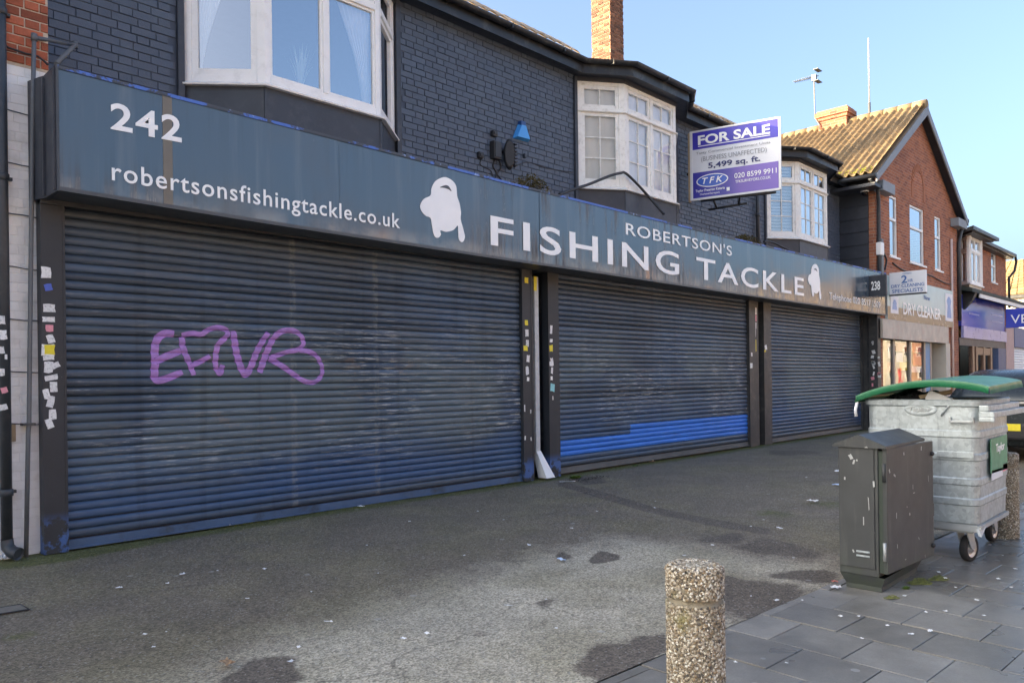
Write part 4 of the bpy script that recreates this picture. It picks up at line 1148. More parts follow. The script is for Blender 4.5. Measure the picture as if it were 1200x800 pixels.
for st in strokes:
    layer += 1
    W = [PY(150+q[0]/4.8, 350+q[1]/4.8, -.012) for q in cat_rom(st)]
    # resample finely
    P = [np.array((p.x, p.z)) for p in W]; Q = [P[0]]
    for a, b in zip(P[:-1], P[1:]):
        n = max(1, int(np.linalg.norm(b-a)/.006)); Q += [a+(b-a)*(k+1)/n for k in range(n)]
    m_ = len(Q); NW = 13; base = len(gm.v)
    for i in range(m_):
        t = Q[min(i+2, m_-1)]-Q[max(i-2, 0)]; t = t/max(1e-9, np.linalg.norm(t)); nrm = np.array((-t[1], t[0]))
        hw = .036*(1+.18*math.sin(i*.021+layer))
        fade = min(1, (i+10)/18, (m_-i+9)/18)
        for k in range(NW):
            s = k/(NW-1)*2-1
            q = Q[i]+nrm*s*hw
            gm.v.append((q[0], slat_y(q[1])-.0075-.0004*layer, q[1]))
            dens.append(max(0, (1-abs(s)**2.6))*fade)
    for i in range(m_-1):
        for k in range(NW-1):
            a = base+i*NW+k; gm.f.append((a, a+1, a+NW+1, a+NW)); gm.sm.append(True)
t = NT('purple_spray_paint')
at = t.new('Attribute'); at.attribute_name = 'dens'
al = t.math('MULTIPLY', t.ss(at.outputs['Fac'], .02, .6), t.math('MULTIPLY_ADD', t.noise(1, 4, .6, t.scaled((9, 1, 30))), .8, .25), clamp=True)
t.fin(t.mix(t.noise(5, 2), (.52,.24,.72), (.66,.36,.82)), .55)
t.set(t.b.inputs['Alpha'], al)
me = gm.mesh('graffiti', t.m)
a_ = me.attributes.new('dens', 'FLOAT', 'POINT'); a_.data.foreach_set('value', dens)
go = link('graffiti', me, s1); go['label'] = 'purple spray paint scrawl of looping letters'
# ------------------------------------------------------------------ fittings on the upper wall
ya = YW-.012
def P_(u, v, y=None): return PY(u, v, ya if y is None else y)
al = empty('alarm_box', tuple(P_(614,158)), 'bright blue tapering alarm box on the dark painted wall', 'alarm box')
a, b, c, d = P_(605.5,160.5,YW-.09), P_(611.5,145,YW-.09), P_(617,146.5,YW-.09), P_(622.5,165,YW-.09)
m = MB(); fr_ = [a, b, c, d]
ctr = sum(fr_, Vector())/4
m.raw([ctr+(p-ctr)*.86 for p in fr_]+[Vector((ctr.x+(p.x-ctr.x)*1.06, YW-.005, ctr.z+(p.z-ctr.z)*1.06)) for p in fr_], [(0,1,2,3),(0,4,5,1),(1,5,6,2),(2,6,7,3),(3,7,4,0)])
m.build('cover', M['alarm_blue'], al)
tp = (b+c)/2; bbox('cap', pm('dark_blue_cap', (.01,.06,.22), .4), al, tp.x-.05, tp.x+.05, YW-.08, YW-.002, tp.z-.02, tp.z+.05, b=.008)
def wbox(name, u0, v0, u1, v1, dep, label, cat):
    p, q = P_(u0, v0, YW-dep), P_(u1, v1, YW-dep)
    e = empty(name, ((p.x+q.x)/2, YW, q.z), label, cat)
    z0 = P_((u0+u1)/2, v1, YW-dep).z; z1 = P_((u0+u1)/2, v0, YW-dep).z
    bbox('case', M['black_plastic'], e, p.x, q.x, YW-dep, YW-.004, z0, z1, b=.008)
    bbox('lid', M['black_plastic'], e, p.x+.015, q.x-.015, YW-dep-.012, YW-dep+.004, z0+.02, z1-.02, b=.004)
    return e
wbox('junction_box', 562, 178, 567.5, 185, .07, 'smallest black junction box low on the wall left of the alarm box', 'junction box')
wbox('junction_box', 578, 153, 583.5, 159.5, .07, 'small square black box mounted above the tall black box', 'junction box')
wbox('junction_box', 579, 165.5, 588, 186, .1, 'tall black box on the wall between the other black fittings', 'junction box')
fl = empty('floodlight', tuple(P_(597,180)), 'ribbed oval black floodlight below the blue alarm box', 'lamp')
c = P_(597, 181, YW-.12); m = MB()
Mx = Matrix.Translation(c) @ Matrix.Rotation(R(90), 4, 'X') @ Matrix.Rotation(R(-35), 4, 'Y') @ Matrix.Diagonal((.45, 1.2, 1, 1))
m.lathe([(.02,-.09),(.15,-.07),(.185,-.02),(.185,.02),(.15,.05)], 24, Mx); m.build('housing', M['black_plastic'], fl)
m = MB()
for k in range(7):
    z = c.z-.16+k*.05; m.box(c.x+.02, c.x+.08, c.y-.09, c.y+.05, z-.008, z+.008)
m.build('cooling_fins', M['black_plastic'], fl)
m = MB(); m.tube([(c.x-.02, YW, c.z+.05), (c.x-.02, c.y+.02, c.z+.05)], .03, 8); m.build('arm', M['black_plastic'], fl)
def cable(pts, r, label, y=None):
    m = MB(); P = [PY(*q[:2], q[2] if len(q) > 2 else (y if y is not None else YW-.02)) for q in pts]
    Q = []
    P2 = [P[0]]+P+[P[-1]]
    for i in range(1, len(P2)-2):
        for s in range(6):
            t_ = s/6; a_, b_, c_, d_ = P2[i-1:i+3]
            Q.append(.5*((2*b_)+(-a_+c_)*t_+(2*a_-5*b_+4*c_-d_)*t_*t_+(-a_+3*b_-3*c_+d_)*t_**3))
    Q.append(P[-1]); m.tube(Q, r, 7)
    return tag(m.build('cable', M['black_plastic']), label, 'cable')
cable([(580,186),(578,195),(582,203),(580,210)], .012, 'thick black cable hanging from the tall black box')
cable([(584,186),(587,196),(583,204),(588,211)], .01, 'second black cable looping down from the tall black box')
cable([(565,185),(563,193),(575,200),(577,207)], .007, 'thin black cable under the smallest junction box')
cable([(603,196),(618,190),(640,197),(672,202)], .005, 'thin black cable drooping across the wall to the peeling bay window')
cable([(655,228,-.1),(672,222,-.05),(690,216,-.03),(715,206,-.03),(727,203,-.03),(733,203,-.03),(745,214,-.03),(758,228,-.05),(772,244,-.2),(778,251,-.3)], .022, 'fat black cable looped over the corner of the peeling bay window')
cable([(895,283,.0),(905,284,.0),(925,293,-.1),(960,307,-.2),(985,315,-.25)], .022, 'black cable running down onto the sign below the third bay window')
c = P_(614,183); tag(MB().bbox(c.x-.02, c.x+.02, YW-.05, YW, c.z-.03, c.z+.03, b=.005).build('pipe_clip', M['blue_paint']), 'tiny dark clip on the wall under the blue alarm box', 'clip')
dpz = empty('downpipe', (PY(888,250,YW-.08).x, YW-.08, 3.9), 'black downpipe on the dark wall behind the for sale board', 'pipe')
xq = PY(888,255,YW-.08).x
m = MB(); m.tube([(xq,YW-.08,6.38),(xq,YW-.08,3.8)], .04, 12); m.build('pipe', M['black_pipe'], dpz)
m = MB(); m.lathe([(.05,-.04),(.05,.04)], 12, Matrix.Translation((xq,YW-.08,4.9))); m.build('collar', M['black_pipe'], dpz)

# ------------------------------------------------------------------ for sale board
BL = PY(810, 195, .35); ang = R(15)
du = Vector((math.sin(ang), -math.cos(ang), 0)); nn = Vector((-math.cos(ang), -math.sin(ang), 0))
d_ = ray(914, 195); # meet the right-hand edge
A_ = np.array([[du.x, -d_.x], [du.y, -d_.y]]); bb = np.array([CAM.x-BL.x, CAM.y-BL.y]); BW = float(np.linalg.solve(A_, bb)[0])
z0, z1 = PY(809,235.5,.35).z, PY(811,155,.35).z
z0 += .02; z1 -= .02
BO = Vector((BL.x, BL.y, z0)); BH = z1-z0
fsb = empty('for_sale_board', tuple(BO), 'blue and white for sale board projecting from the dark wall', 'sign')
def bq(s, t, o=0.): return BO + du*(BW*s) + Vector((0,0,BH*t)) + nn*o
def bslab(name, s0, s1, t0, t1, o, th, mat):
    m = MB(); m.prism([bq(s0,t0,o), bq(s1,t0,o), bq(s1,t1,o), bq(s0,t1,o)], nn*(-th)); return m.build(name, mat, fsb)
bslab('panel', 0, 1, 0, 1, 0, .03, M['board_white'])
bslab('heading_band', .02, .985, .735, .985, .004, .006, M['tfk_blue'])
t = NT('board_lower'); 
pz = t.math('ADD', t.math('MULTIPLY', t.xyz()[0], du.x/BW), t.math('MULTIPLY', t.xyz()[1], du.y/BW)); off = (BO.x*du.x+BO.y*du.y)/BW
t.fin(t.mix(t.ss(t.math('SUBTRACT', pz, off), .36, .6), (.035,.035,.36), (.17,.10,.48)), .35)
bslab('lower_band', .02, .985, .02, .395, .004, .006, t.m)
def btext(name, s, s0, s1, t0, cap, mat, bold=0., o=.007, shear=0.):
    return text(name, s, bq(s0,t0,o), du*(BW*(s1-s0)), (0,0,BH*cap), M[mat], fsb, bold=bold, N=nn, ext=.003, shear=shear, split=bold >= .02)
btext('heading', 'FOR SALE', .085, .90, .80, .125, 'white_letter', .03)
bslab('underline', .085, .90, .77, .78, .0075, .003, M['white_letter'])
btext('small_print', 'Tasty Commercial Investment Units', .06, .90, .66, .035, 'board_grey_text')
btext('small_print', '(BUSINESS UNAFFECTED)', .12, .86, .55, .065, 'board_grey_text')
btext('area_text', '5,499 sq. ft.', .20, .79, .435, .075, 'board_navy_text', .02)
n = 32; m = MB(); m.prism([bq(.245+.185*math.cos(6.2832*k/n), .255+.095*math.sin(6.2832*k/n), .0075) for k in range(n)], nn*-.003); m.build('logo_rim', M['white_letter'], fsb)
m = MB(); m.prism([bq(.245+.172*math.cos(6.2832*k/n), .255+.082*math.sin(6.2832*k/n), .0105) for k in range(n)], nn*-.003); m.build('logo_oval', M['tfk_oval'], fsb)
btext('logo_text', 'T F K', .13, .37, .215, .085, 'white_letter', .02, o=.011, shear=.25)
btext('agent_name', 'Taylor Freeman Kataria', .05, .39, .105, .035, 'white_letter', .01)
btext('agent_name', 'Chartered Surveyors', .1, .33, .055, .025, 'white_letter', .0)
btext('phone_text', '020 8599 9911', .50, .965, .235, .07, 'white_letter', .006)
btext('web_text', 'TFKSURVEYORS.CO.UK', .51, .90, .165, .038, 'white_letter', .006)
bslab('badge', .41, .445, .07, .12, .0075, .003, M['white_letter'])
for s0, s1, t0, t1 in ((-.012,.012,-.01,1.01),(.988,1.012,-.01,1.01),(0.012,.988,-.012,.012),(0.012,.988,.988,1.012)):
    bslab('frame', s0, s1, t0, t1, .012, .05, M['board_frame'])
# timber post at the wall end, rear leaf, brackets
bslab('post', -.035, -.012, -.03, .99, .01, .06, M['timber'])
m = MB(); q0, q1 = bq(.98,0,-.06), bq(.98,0,-.06)
m.prism([bq(.02,.02,-.10), bq(.98,.02,-.06), bq(.98,.98,-.06), bq(.02,.98,-.10)], nn*-.02); m.build('rear_panel', M['board_frame'], fsb)
m = MB()
for (p, q) in ((bq(.1,-.02,-.05), bq(.95,-.03,-.05)), (bq(.25,-.03,-.05), bq(.25,-.12,-.3)), (bq(.55,-.03,-.05), bq(.50,-.09,-.3)), (bq(.15,-.12,-.3), bq(.6,-.09,-.3))): m.tube([p, q], .022, 6)
m.tube([bq(.0,.4,-.05), bq(-.06,.4,-.05)], .03, 6)
m.build('bracket', M['gutter'], fsb)

# ------------------------------------------------------------------ walls with openings
def holed_wall(mb, x0, x1, z0, z1, y, holes, depth=.1):
    xs_ = sorted({x0, x1, *[h[0] for h in holes], *[h[1] for h in holes]}); zs_ = sorted({z0, z1, *[h[2] for h in holes], *[h[3] for h in holes]})
    for i in range(len(xs_)-1):
        for j in range(len(zs_)-1):
            cx, cz = (xs_[i]+xs_[i+1])/2, (zs_[j]+zs_[j+1])/2
            if cx < x0 or cx > x1 or cz < z0 or cz > z1: continue
            if any(h[0] < cx < h[1] and h[2] < cz < h[3] for h in holes): continue
            mb.quad((xs_[i],y,zs_[j]),(xs_[i+1],y,zs_[j]),(xs_[i+1],y,zs_[j+1]),(xs_[i],y,zs_[j+1]))
    for (a, b, c, d) in holes:
        mb.quad((a,y,c),(a,y+depth,c),(a,y+depth,d),(a,y,d)); mb.quad((b,y,c),(b,y,d),(b,y+depth,d),(b,y+depth,c))
        mb.quad((a,y,d),(a,y+depth,d),(b,y+depth,d),(b,y,d)); mb.quad((a,y,c),(b,y,c),(b,y+depth,c),(a,y+depth,c))
def simple_window(parent, x0, x1, z0, z1, y, tr=None, mat='upvc', pane='pane', room=True, sill=True):
    m = MB(); f = .06
    m.box(x0, x0+f, y+.03, y+.09, z0, z1); m.box(x1-f, x1, y+.03, y+.09, z0, z1); m.box(x0+f, x1-f, y+.032, y+.088, z0, z0+f); m.box(x0+f, x1-f, y+.032, y+.088, z1-f, z1)
    if tr: m.box(x0+f, x1-f, y+.025, y+.088, tr-.035, tr+.035)
    w_ = m.build('window', M[mat], parent)
    zz = [z0+f] + ([tr-.035, tr+.035] if tr else []) + [z1-f]
    for k in range(0, len(zz), 2):
        q = MB(); e = random.uniform(-.004,.004); q.quad((x0+f,y+.06+e,zz[k]),(x1-f,y+.06-e,zz[k]),(x1-f,y+.06-e,zz[k+1]),(x0+f,y+.06+e,zz[k+1])); q.build('pane', M[pane], w_, fix=False)
    if sill: MB().box(x0-.06, x1+.06, y-.05, y+.05, z0-.05, z0-.002).build('sill', M[mat], w_)
    if room:
        q = MB(); q.quad((x0-.3,y+1.2,z0-.3),(x1+.3,y+1.2,z0-.3),(x1+.3,y+1.2,z1+.3),(x0-.3,y+1.2,z1+.3)); q.build('room_back', M['room'], w_, fix=False)
    return w_

# ------------------------------------------------------------------ gabled red brick house
XR = 27.65
rh = empty('gabled_house', (24, YR, 0), 'red brick house with tan tiled gable roof above the dry cleaner', 'house')
AP = PY(1085.5, 124, -.62); EL = PY(1026, 207, -.62); ER = PY(1135, 254, -.62)
AX, AZ = AP.x, AP.z; ELX, ELZ = EL.x, 6.34; slope = (AZ-ELZ)/(AX-ELX); ERX = AX+(AX-ELX); ERZ = ELZ
wins = []
for (u0, v0, u1, v1) in ((1042,227.5,1052.3,303),(1065.8,239.5,1083.5,312),(1095,251,1103.5,318)):
    a, b = PY(u0, v0, YR), PY(u1, v1, YR)
    wins.append((a.x, b.x, PY(u0+ .5, v1-(u1-u0)*.3, YR).z, a.z))
zw0 = sum(w_[2] for w_ in wins)/3; zw1 = sum(w_[3] for w_ in wins)/3
wins = [(w_[0], w_[1], zw0, zw1) for w_ in wins]
shop_hole = (20.75, 26.35, .0, 2.78)
m = MB()
holed_wall(m, XC, XR, 0, 6.36, YR, wins+[shop_hole], .12)
wt = .12
m.poly([(XC,YR,6.36),(XR,YR,6.36),(AX+ (AZ-.16-6.36)/slope*.0+.0, YR, AZ-.12)])
m.quad((XR,YR,0),(XR,9,0),(XR,9,6.36),(XR,YR,6.36))
m.quad((XC,YR,2.9),(XC,-.235,2.9),(XC,-.235,6.36),(XC,YR,6.36))
m.quad((XC,.5,0),(XC,9,0),(XC,9,6.36),(XC,.5,6.36))
m.poly([(XC,9,0),(XR,9,0),(XR,9,6.36),(AX,9,AZ-.12),(XC,9,6.36)])
rw = m.build('wall', M['red_house'], rh, fix=False)
for i, w_ in enumerate(wins): simple_window(rh, *w_, YR, tr=w_[3]-.62)
# ring of rubbed bricks in the gable
c = PY(1076, 218, YR); m = MB()
for k in range(15):
    a = math.pi*k/14; r0, r1 = .42, .60
    for rr in (1,):
        p = Vector((c.x+math.cos(a)*.51, YR-.004, c.z+math.sin(a)*.51)); Mx = Matrix.Translation(p) @ Matrix.Rotation(-a, 4, 'Y')
        m.box(-.09, .09, -.012, .01, -.036, .036, M=Mx)
m.box(c.x-.60, c.x-.42, YR-.012, YR, c.z-.4, c.z); m.box(c.x+.42, c.x+.60, YR-.012, YR, c.z-.4, c.z)
m.build('brick_arch', pm('rubbed_brick', (.36,.14,.075), .85, namt=.25, nscale=12), rh)
# side return clad in dark boards
for k in range(9):
    z = 3.4+k*.333
    m = MB(); m.raw([(XC-.035,-.235,z),(XC-.035,.5,z),(XC-.012,.5,z+.345),(XC-.012,-.235,z+.345),(XC-.005,-.235,z),(XC-.005,.5,z)], [(0,1,2,3),(0,4,5,1)]); m.build('weatherboard', M['clad'], rh, fix=False)
# roof slabs, soffits, barge boards
m = MB(); th = .09; nx_ = slope
for sx, ex in ((-1, ELX), (1, ERX)):
    m.prism([(ex,-.62,ELZ),(AX,-.62,AZ),(AX,-.62,AZ-th),(ex,-.62,ELZ-th)], (0, 9.8, 0))
rroof = m.build('roof', M['tile_field'], rh)
for ex in (ELX, ERX):
    s_ = -1 if ex < AX else 1
    m = MB(); q = .2
    m.prism([(ex,-.66,ELZ-.02),(AX,-.66,AZ-.02),(AX,-.66,AZ-q-.06),(ex-s_*0.0,-.66,ELZ-q)], (0,.035,0)); m.build('barge_board', M['barge'], rh)
    m = MB(); m.prism([(ex,-.62,ELZ-th-.004),(AX,-.62,AZ-th-.004),(AX,-.62,AZ-th-.02),(ex,-.62,ELZ-th-.02)], (0,.22,0)); m.build('verge_soffit', M['clad'], rh)
for (x0, x1) in ((XC-.12, XC+.75), (XR-.75, XR+.2)):
    bbox('kneeler', M['barge'], rh, x0, x1, YR-.24, YR-.003, 6.02, 6.28, b=.01)
# pantiles
def pantile_mesh(w_, l_, mat):
    m = MB(); n = 10; pr = [(-w_/2+ (w_*1.04)*k/n, .085*abs(math.cos(math.pi*k/n))**3-.012) for k in range(n+1)]
    for k in range(n):
        (a, za), (b, zb2) = pr[k], pr[k+1]
        m.raw([(a,0,za+.012),(b,0,zb2+.012),(b,l_,zb2),(a,l_,za),(a,0,za-.004),(b,0,zb2-.004)], [(0,1,2,3),(0,4,5,1)], False)
    return m.mesh('pantile', mat)
pme = pantile_mesh(.2, .44, M['tile'])
SL = math.hypot(AX-ELX, AZ-ELZ); sdir = Vector((AX-ELX, 0, AZ-ELZ)).normalized(); ndir = Vector((-sdir.z, 0, sdir.x))
fm = MB(); ncol, nrow = 47, 13; step = SL/nrow
for j in range(nrow):
    for i in range(ncol):
        yy = -.60+.1+i*.2
        o_ = Vector((ELX, yy, ELZ)) + sdir*(step*j-.03) + ndir*.055
        Mx = Matrix(((0, sdir.x, ndir.x, o_.x), (-1, sdir.y, ndir.y, o_.y), (0, sdir.z, ndir.z, o_.z), (0,0,0,1)))
        if i < 23:
            o = link('pantile', pme, rroof); o.matrix_basis = inv(rroof) @ Mx @ Matrix.Rotation(random.uniform(-.012,.012), 4, 'Z')
            o.matrix_parent_inverse = Matrix.Identity(4)
        else:
            fm.raw([Mx @ v_.co for v_ in pme.vertices], [tuple(p.vertices) for p in pme.polygons])
tag(fm.build('pantile_field', M['tile_yellow'], rroof, fix=False), kind='stuff')
for k in range(26):
    m = MB(); m.tube([(AX,-.64+k*.38,AZ+.03),(AX,-.64+(k+1)*.38-.012,AZ+.03)], .15, 12); m.build('ridge_tile', M['tile'], rroof)
# moss in the valley gutter
m = MB()
for k in range(900):
    y_ = random.uniform(-.5, 2.6); d0 = abs(random.gauss(0, .22)); p = Vector((ELX,y_,ELZ+.07)) + sdir*d0 + ndir*random.uniform(0,.03)
    r_ = random.uniform(.015,.04); vs = [p+Vector((random.uniform(-1,1),random.uniform(-1,1),random.uniform(-.5,1)))*r_ for _ in range(4)]
    m.raw(vs, [(0,1,2),(0,2,3),(0,3,1),(1,3,2)])
tag(m.build('roof_moss', pm('yellow_moss', (.22,.23,.04), .95, namt=.4, nscale=9), rroof, fix=False), kind='stuff')
m = MB(); m.tube([(ELX-.05,-.66,ELZ-.05),(ELX-.05,.55,ELZ-.05),(ELX-.05,4,ELZ-.05)], .06, 10); m.build('gutter', M['gutter'], rh)
m = MB(); m.box(ELX, XC-.01, -.6, .9, ELZ-.28, ELZ-.2); m.build('soffit', M['clad'], rh)
xq = XC+.06
m = MB(); m.tube([(ELX-.05,-.5,ELZ-.1),(xq-.2,-.5,ELZ-.25),(xq,-.46,ELZ-.5),(xq,-.46,4.6),(xq,-.46,3.3)], .045, 10); m.build('downpipe', M['black_pipe'], rh)
xq = XR-.06
m = MB(); m.tube([(ERX-.1,-.55,ERZ-.08),(xq+.1,-.5,ERZ-.4),(xq,-.46,ERZ-.75),(xq,-.46,3.1)], .055, 10); m.build('downpipe', M['black_pipe'], rh)
m = MB(); m.tube([(ERX,-.66,ERZ-.04),(ERX,4,ERZ-.04)], .07, 10); m.build('gutter', M['gutter'], rh)
xq = PY(1115.5,330,YR-.05).x; m = MB(); m.tube([(xq,YR-.05,PY(1114.5,280,YR-.05).z),(xq,YR-.05,0)], .035, 8); m.build('waste_pipe', pm('pale_pink_pipe', (.62,.5,.46), .6, namt=.2), rh)
# chimney
q0, q1 = PX(958,152,AX-.25), PX(994,145,AX-.25)
cy0, cy1 = 1.5, 2.35; cz0, cz1 = AZ-.5, PX(975,128,AX-.25).z
m = MB(); m.box(AX-.27, AX+.27, cy0, cy1, cz0, cz1-.3); m.box(AX-.31, AX+.31, cy0-.04, cy1+.04, cz1-.3, cz1-.2); m.box(AX-.35, AX+.35, cy0-.08, cy1+.08, cz1-.2, cz1-.06); 
rch = m.build('chimney', M['red_house'], rh)
m = MB(); m.prism([(AX-.33,cy0-.06,cz1-.06),(AX+.33,cy0-.06,cz1-.06),(AX+.15,cy0+.1,cz1+.04),(AX-.15,cy0+.1,cz1+.04)][:4], (0,.0,0)) if False else m.box(AX-.30, AX+.30, cy0-.03, cy1+.03, cz1-.06, cz1); m.build('flaunching', M['tile'], rch)
# aerial on the chimney
ae = empty('tv_aerial', (AX-.3, cy1, cz1), 'grey television aerial on a bent pole strapped to the far chimney', 'aerial')
xa = AX-.33
m = MB(); pts = [PX(961,152,xa), PX(960,146,xa), PX(955,138,xa), PX(954,95,xa), PX(953.5,88,xa)]; m.tube(pts, .02, 8); m.build('pole', M['aerial'], ae)
hd = PX(953.5,90.5,xa)
m = MB(); e_ = PX(928,88,xa); e2_ = Vector((e_.x, hd.y+(e_.y-hd.y)*.9, hd.z+.02)); m.tube([hd+Vector((0,-.15,0)), e2_], .014, 6); m.build('boom', M['aerial'], ae)
for k in range(11):
    p = hd.lerp(e2_, .08+.09*k); L = .16-.006*k; m = MB(); m.tube([p+Vector((-L,0,0)), p+Vector((L,0,0))], .008, 5); m.build('element', M['aerial'], ae)
m = MB(); m.box(hd.x-.17, hd.x+.17, hd.y-.2, hd.y-.06, hd.z-.18, hd.z-.165); m.box(hd.x-.17, hd.x+.17, hd.y-.2, hd.y-.06, hd.z+.165, hd.z+.18); m.box(hd.x-.05, hd.x+.05, hd.y-.08, hd.y+.05, hd.z-.12, hd.z+.06); m.build('reflector', M['aerial'], ae)
ms = empty('radio_mast', tuple(PX(1019,140,AX+.1)), 'tall thin pale mast rising behind the tiled roof ridge', 'mast')
p0, p1 = PX(1019,142,AX+.1), PX(1017.6,45,AX+.1)
m = MB(); m.tube([(p0.x,p0.y,p0.z-.6),(p0.x,p0.y,p0.z+.55)], .04, 8); m.build('socket', M['aerial'], ms)
m = MB(); m.tube([(p0.x,p0.y,p0.z+.5),(p0.x,p0.y,p1.z)], .022, 8); m.build('whip', pm('pale_fibreglass', (.35,.37,.39), .5), ms)
# small wall fittings
q = PX(1015, 226, XC-.06); cc = empty('security_camera', tuple(q), 'small white dome camera on the dark boarded side wall', 'camera')
m = MB(); m.tube([(XC-.02,q.y,q.z+.04),(XC-.12,q.y,q.z+.04)], .03, 8); m.build('arm', M['upvc'], cc)
m = MB(); m.lathe([(.09,.06),(.1,.02),(.1,0)], 16, Matrix.Translation((XC-.16,q.y,q.z))); m.build('housing', M['upvc'], cc)
m = MB(); m.lathe([(.085,0),(.07,-.05),(.03,-.085),(.002,-.09)], 16, Matrix.Translation((XC-.16,q.y,q.z))); m.build('dome', M['lens_glass'], cc)
q = PY(1033, 292, YR-.1); tag(MB().bbox(q.x-.12, q.x+.12, YR-.13, YR-.003, q.z-.15, q.z+.17, b=.02).build('meter_box', M['upvc']), 'small white square box on the red brick beside the black downpipe', 'box')
q = PY(1033, 315, YR-.08); tag(MB().bbox(q.x-.08, q.x+.08, YR-.12, YR-.003, 3.9, 4.85, b=.02).build('cable_duct', M['grey_pipe']), 'grey cable duct on the brick under the small white box', 'duct')
cable([(1036,297,YR-.02),(1039,305,YR-.02),(1037,316,YR-.02)], .02, 'black cable dangling beside the grey cable duct')
cable([(1046,308,YR-.02),(1062,318,YR-.02),(1088,322,YR-.02),(1106,331,YR-.02),(1114,333,YR-.02)], .018, 'black cable sagging under the gabled house windows')
# ------------------------------------------------------------------ dry cleaner below the gabled house
yf = -.47
dcs = empty('dry_cleaner_sign', (23.5, yf, 3), 'pale blue fascia sign lettered dry cleaner with a painted brown reflection', 'sign')
fx0, fx1 = PY(1040,360,yf).x, PY(1117,360,yf).x
fz0, fz1 = 2.84, PY(1095,336,yf).z
M['dc_pale'] = pm('pale_blue_sign', (.46,.60,.62), .22, namt=.15, nscale=2)
M['dc_reflection'] = pm('painted_brown_reflection', (.16,.125,.09), .25, namt=.25, nscale=2)
MB().box(fx0, fx1, yf, YR-.005, fz0, fz1).build('board', M['dc_pale'], dcs)
MB().box(fx0, fx1, yf-.005, yf-.002, fz0, fz0+(fz1-fz0)*.3).build('painted_reflection', M['dc_reflection'], dcs)  # brown reflection of the opposite buildings, painted across the sign's lower part
def ftext(s, a, b, cap, y, mat, parent, bold=.01, name='lettering', split=False):
    A, B, T = PY(*a, y), PY(*b, y), PY(*cap, y)
    return text(name, s, A, Vector((B.x-A.x, 0, 0)), (0,0,T.z-A.z), M[mat], parent, bold=bold, N=(0,-1,0), split=True)
ftext('DRY CLEANER', (1058.5,367.8), (1102.5,374), (1058.5,354.5), yf-.008, 'white_letter', dcs, .02)
M['dc_blue'] = pm('sign_blue', (.05,.16,.42), .4)
ftext('New', (1083,351), (1090,352), (1083,345.5), yf-.008, 'dc_blue', dcs, .0)
for (u0, u1, v0, v1) in ((1043.5,1053,346,368),(1107.5,1116.5,343,377)):
    a, b = PY(u0, v0, yf-.006), PY(u1, v1, yf-.006)
    MB().box(a.x, b.x, yf-.008, yf-.006, b.z, a.z).build('picture_panel', M['board_white'], dcs)
    w_ = b.x-a.x; c = (a.x+b.x)/2; m = MB()
    m.prism([(c-w_*.3,yf-.012,b.z+.1),(c+w_*.3,yf-.012,b.z+.1),(c+w_*.18,yf-.012,(a.z+b.z)/2+.05),(c+w_*.3,yf-.012,a.z-.22),(c+w_*.1,yf-.012,a.z-.1),(c-w_*.1,yf-.012,a.z-.1),(c-w_*.3,yf-.012,a.z-.22),(c-w_*.18,yf-.012,(a.z+b.z)/2+.05)], (0,.004,0)); m.build('dress_picture', pm('dress_blue', (.2,.33,.62), .4), dcs)
# projecting "2hr" sign
xs2 = PY(1041.5,332,-.47).x
hr = empty('hanging_sign', (xs2, -.5, 3.5), 'pale projecting sign advertising two hour dry cleaning specialists', 'sign')
a, b = PX(1042,332,xs2), PX(1085,332,xs2); zt_, zb2 = PX(1042,320,xs2).z, PX(1042,346,xs2).z
bbox('plate', M['board_white'], hr, xs2, xs2+.1, b.y, a.y, zb2, zt_, b=.01)
MB().box(xs2-.002, xs2+.102, b.y-.004, a.y, zb2-.02, zb2+.012).build('lower_edge', M['gutter'], hr)
Wd = b.y-a.y; Hh = zt_-zb2
def htext(s, f0, f1, t0, cap, bold=.01): text('lettering', s, (xs2-.003, a.y+Wd*f0, zb2+Hh*t0), (0, Wd*(f1-f0), 0), (0,0,Hh*cap), M['dc_blue'], hr, bold=bold, N=(-1,0,0), split=True)
htext('2', .34, .50, .50, .32, .02); htext('HR', .52, .66, .52, .13); htext('DRY CLEANING', .06, .96, .31, .14); htext('SPECIALISTS', .08, .92, .08, .15); htext('EXPRESS', .38, .62, .88, .06, 0)
# shopfront in the opening
sf = empty('dry_cleaner_shop', (23.5, YR, 0), 'glazed dry cleaner shopfront with bright posters behind the panes', 'shopfront')
x0, x1 = shop_hole[0], shop_hole[1]; yg = YR+.05
M['bronze_frame'] = pm('grey_metal_frame', (.3,.29,.27), .4, .3, namt=.15)
tb = PY(1060,399,yg).z
MB().box(x0-.3, x1-.2, yg-.16, yg-.10, tb, 2.83).build('transom_panel', pm('faded_transom', (.48,.44,.38), .5, namt=.5, nscale=3.5, dirt=(.5,.3,.24), dirt_amt=.5, dirt_scale=4), sf)
xd = [x0, PY(1048,420,yg).x, PY(1067,420,yg).x, PY(1084,420,yg).x, PY(1091,420,yg).x]
for i in range(len(xd)-1):
    if i < 3:
        m = MB(); m.quad((xd[i],yg+.04,.5),(xd[i+1],yg+.04,.5),(xd[i+1],yg+.04,tb),(xd[i],yg+.04,tb)); m.build('pane', M['pane_clear'], sf, fix=False)
    m = MB(); m.box(xd[i+1]-.06, xd[i+1]+.06, yg, yg+.08, 0, tb); m.build('mullion', M['bronze_frame'], sf)
MB().box(x0, xd[4], yg+.002, yg+.078, .35, .5).build('stall_riser', M['bronze_frame'], sf)
MB().box(xd[3]+.06, xd[4]-.06, yg+.01, yg+.05, 0, tb).build('blue_strip', pm('bright_blue_panel', (.03,.24,.52), .4), sf)
m = MB(); m.box(xd[4]+.06, x1-.5, yg+.3, yg+.36, 0, tb); m.build('door', pm('dark_brown_door', (.06,.045,.035), .4), sf)
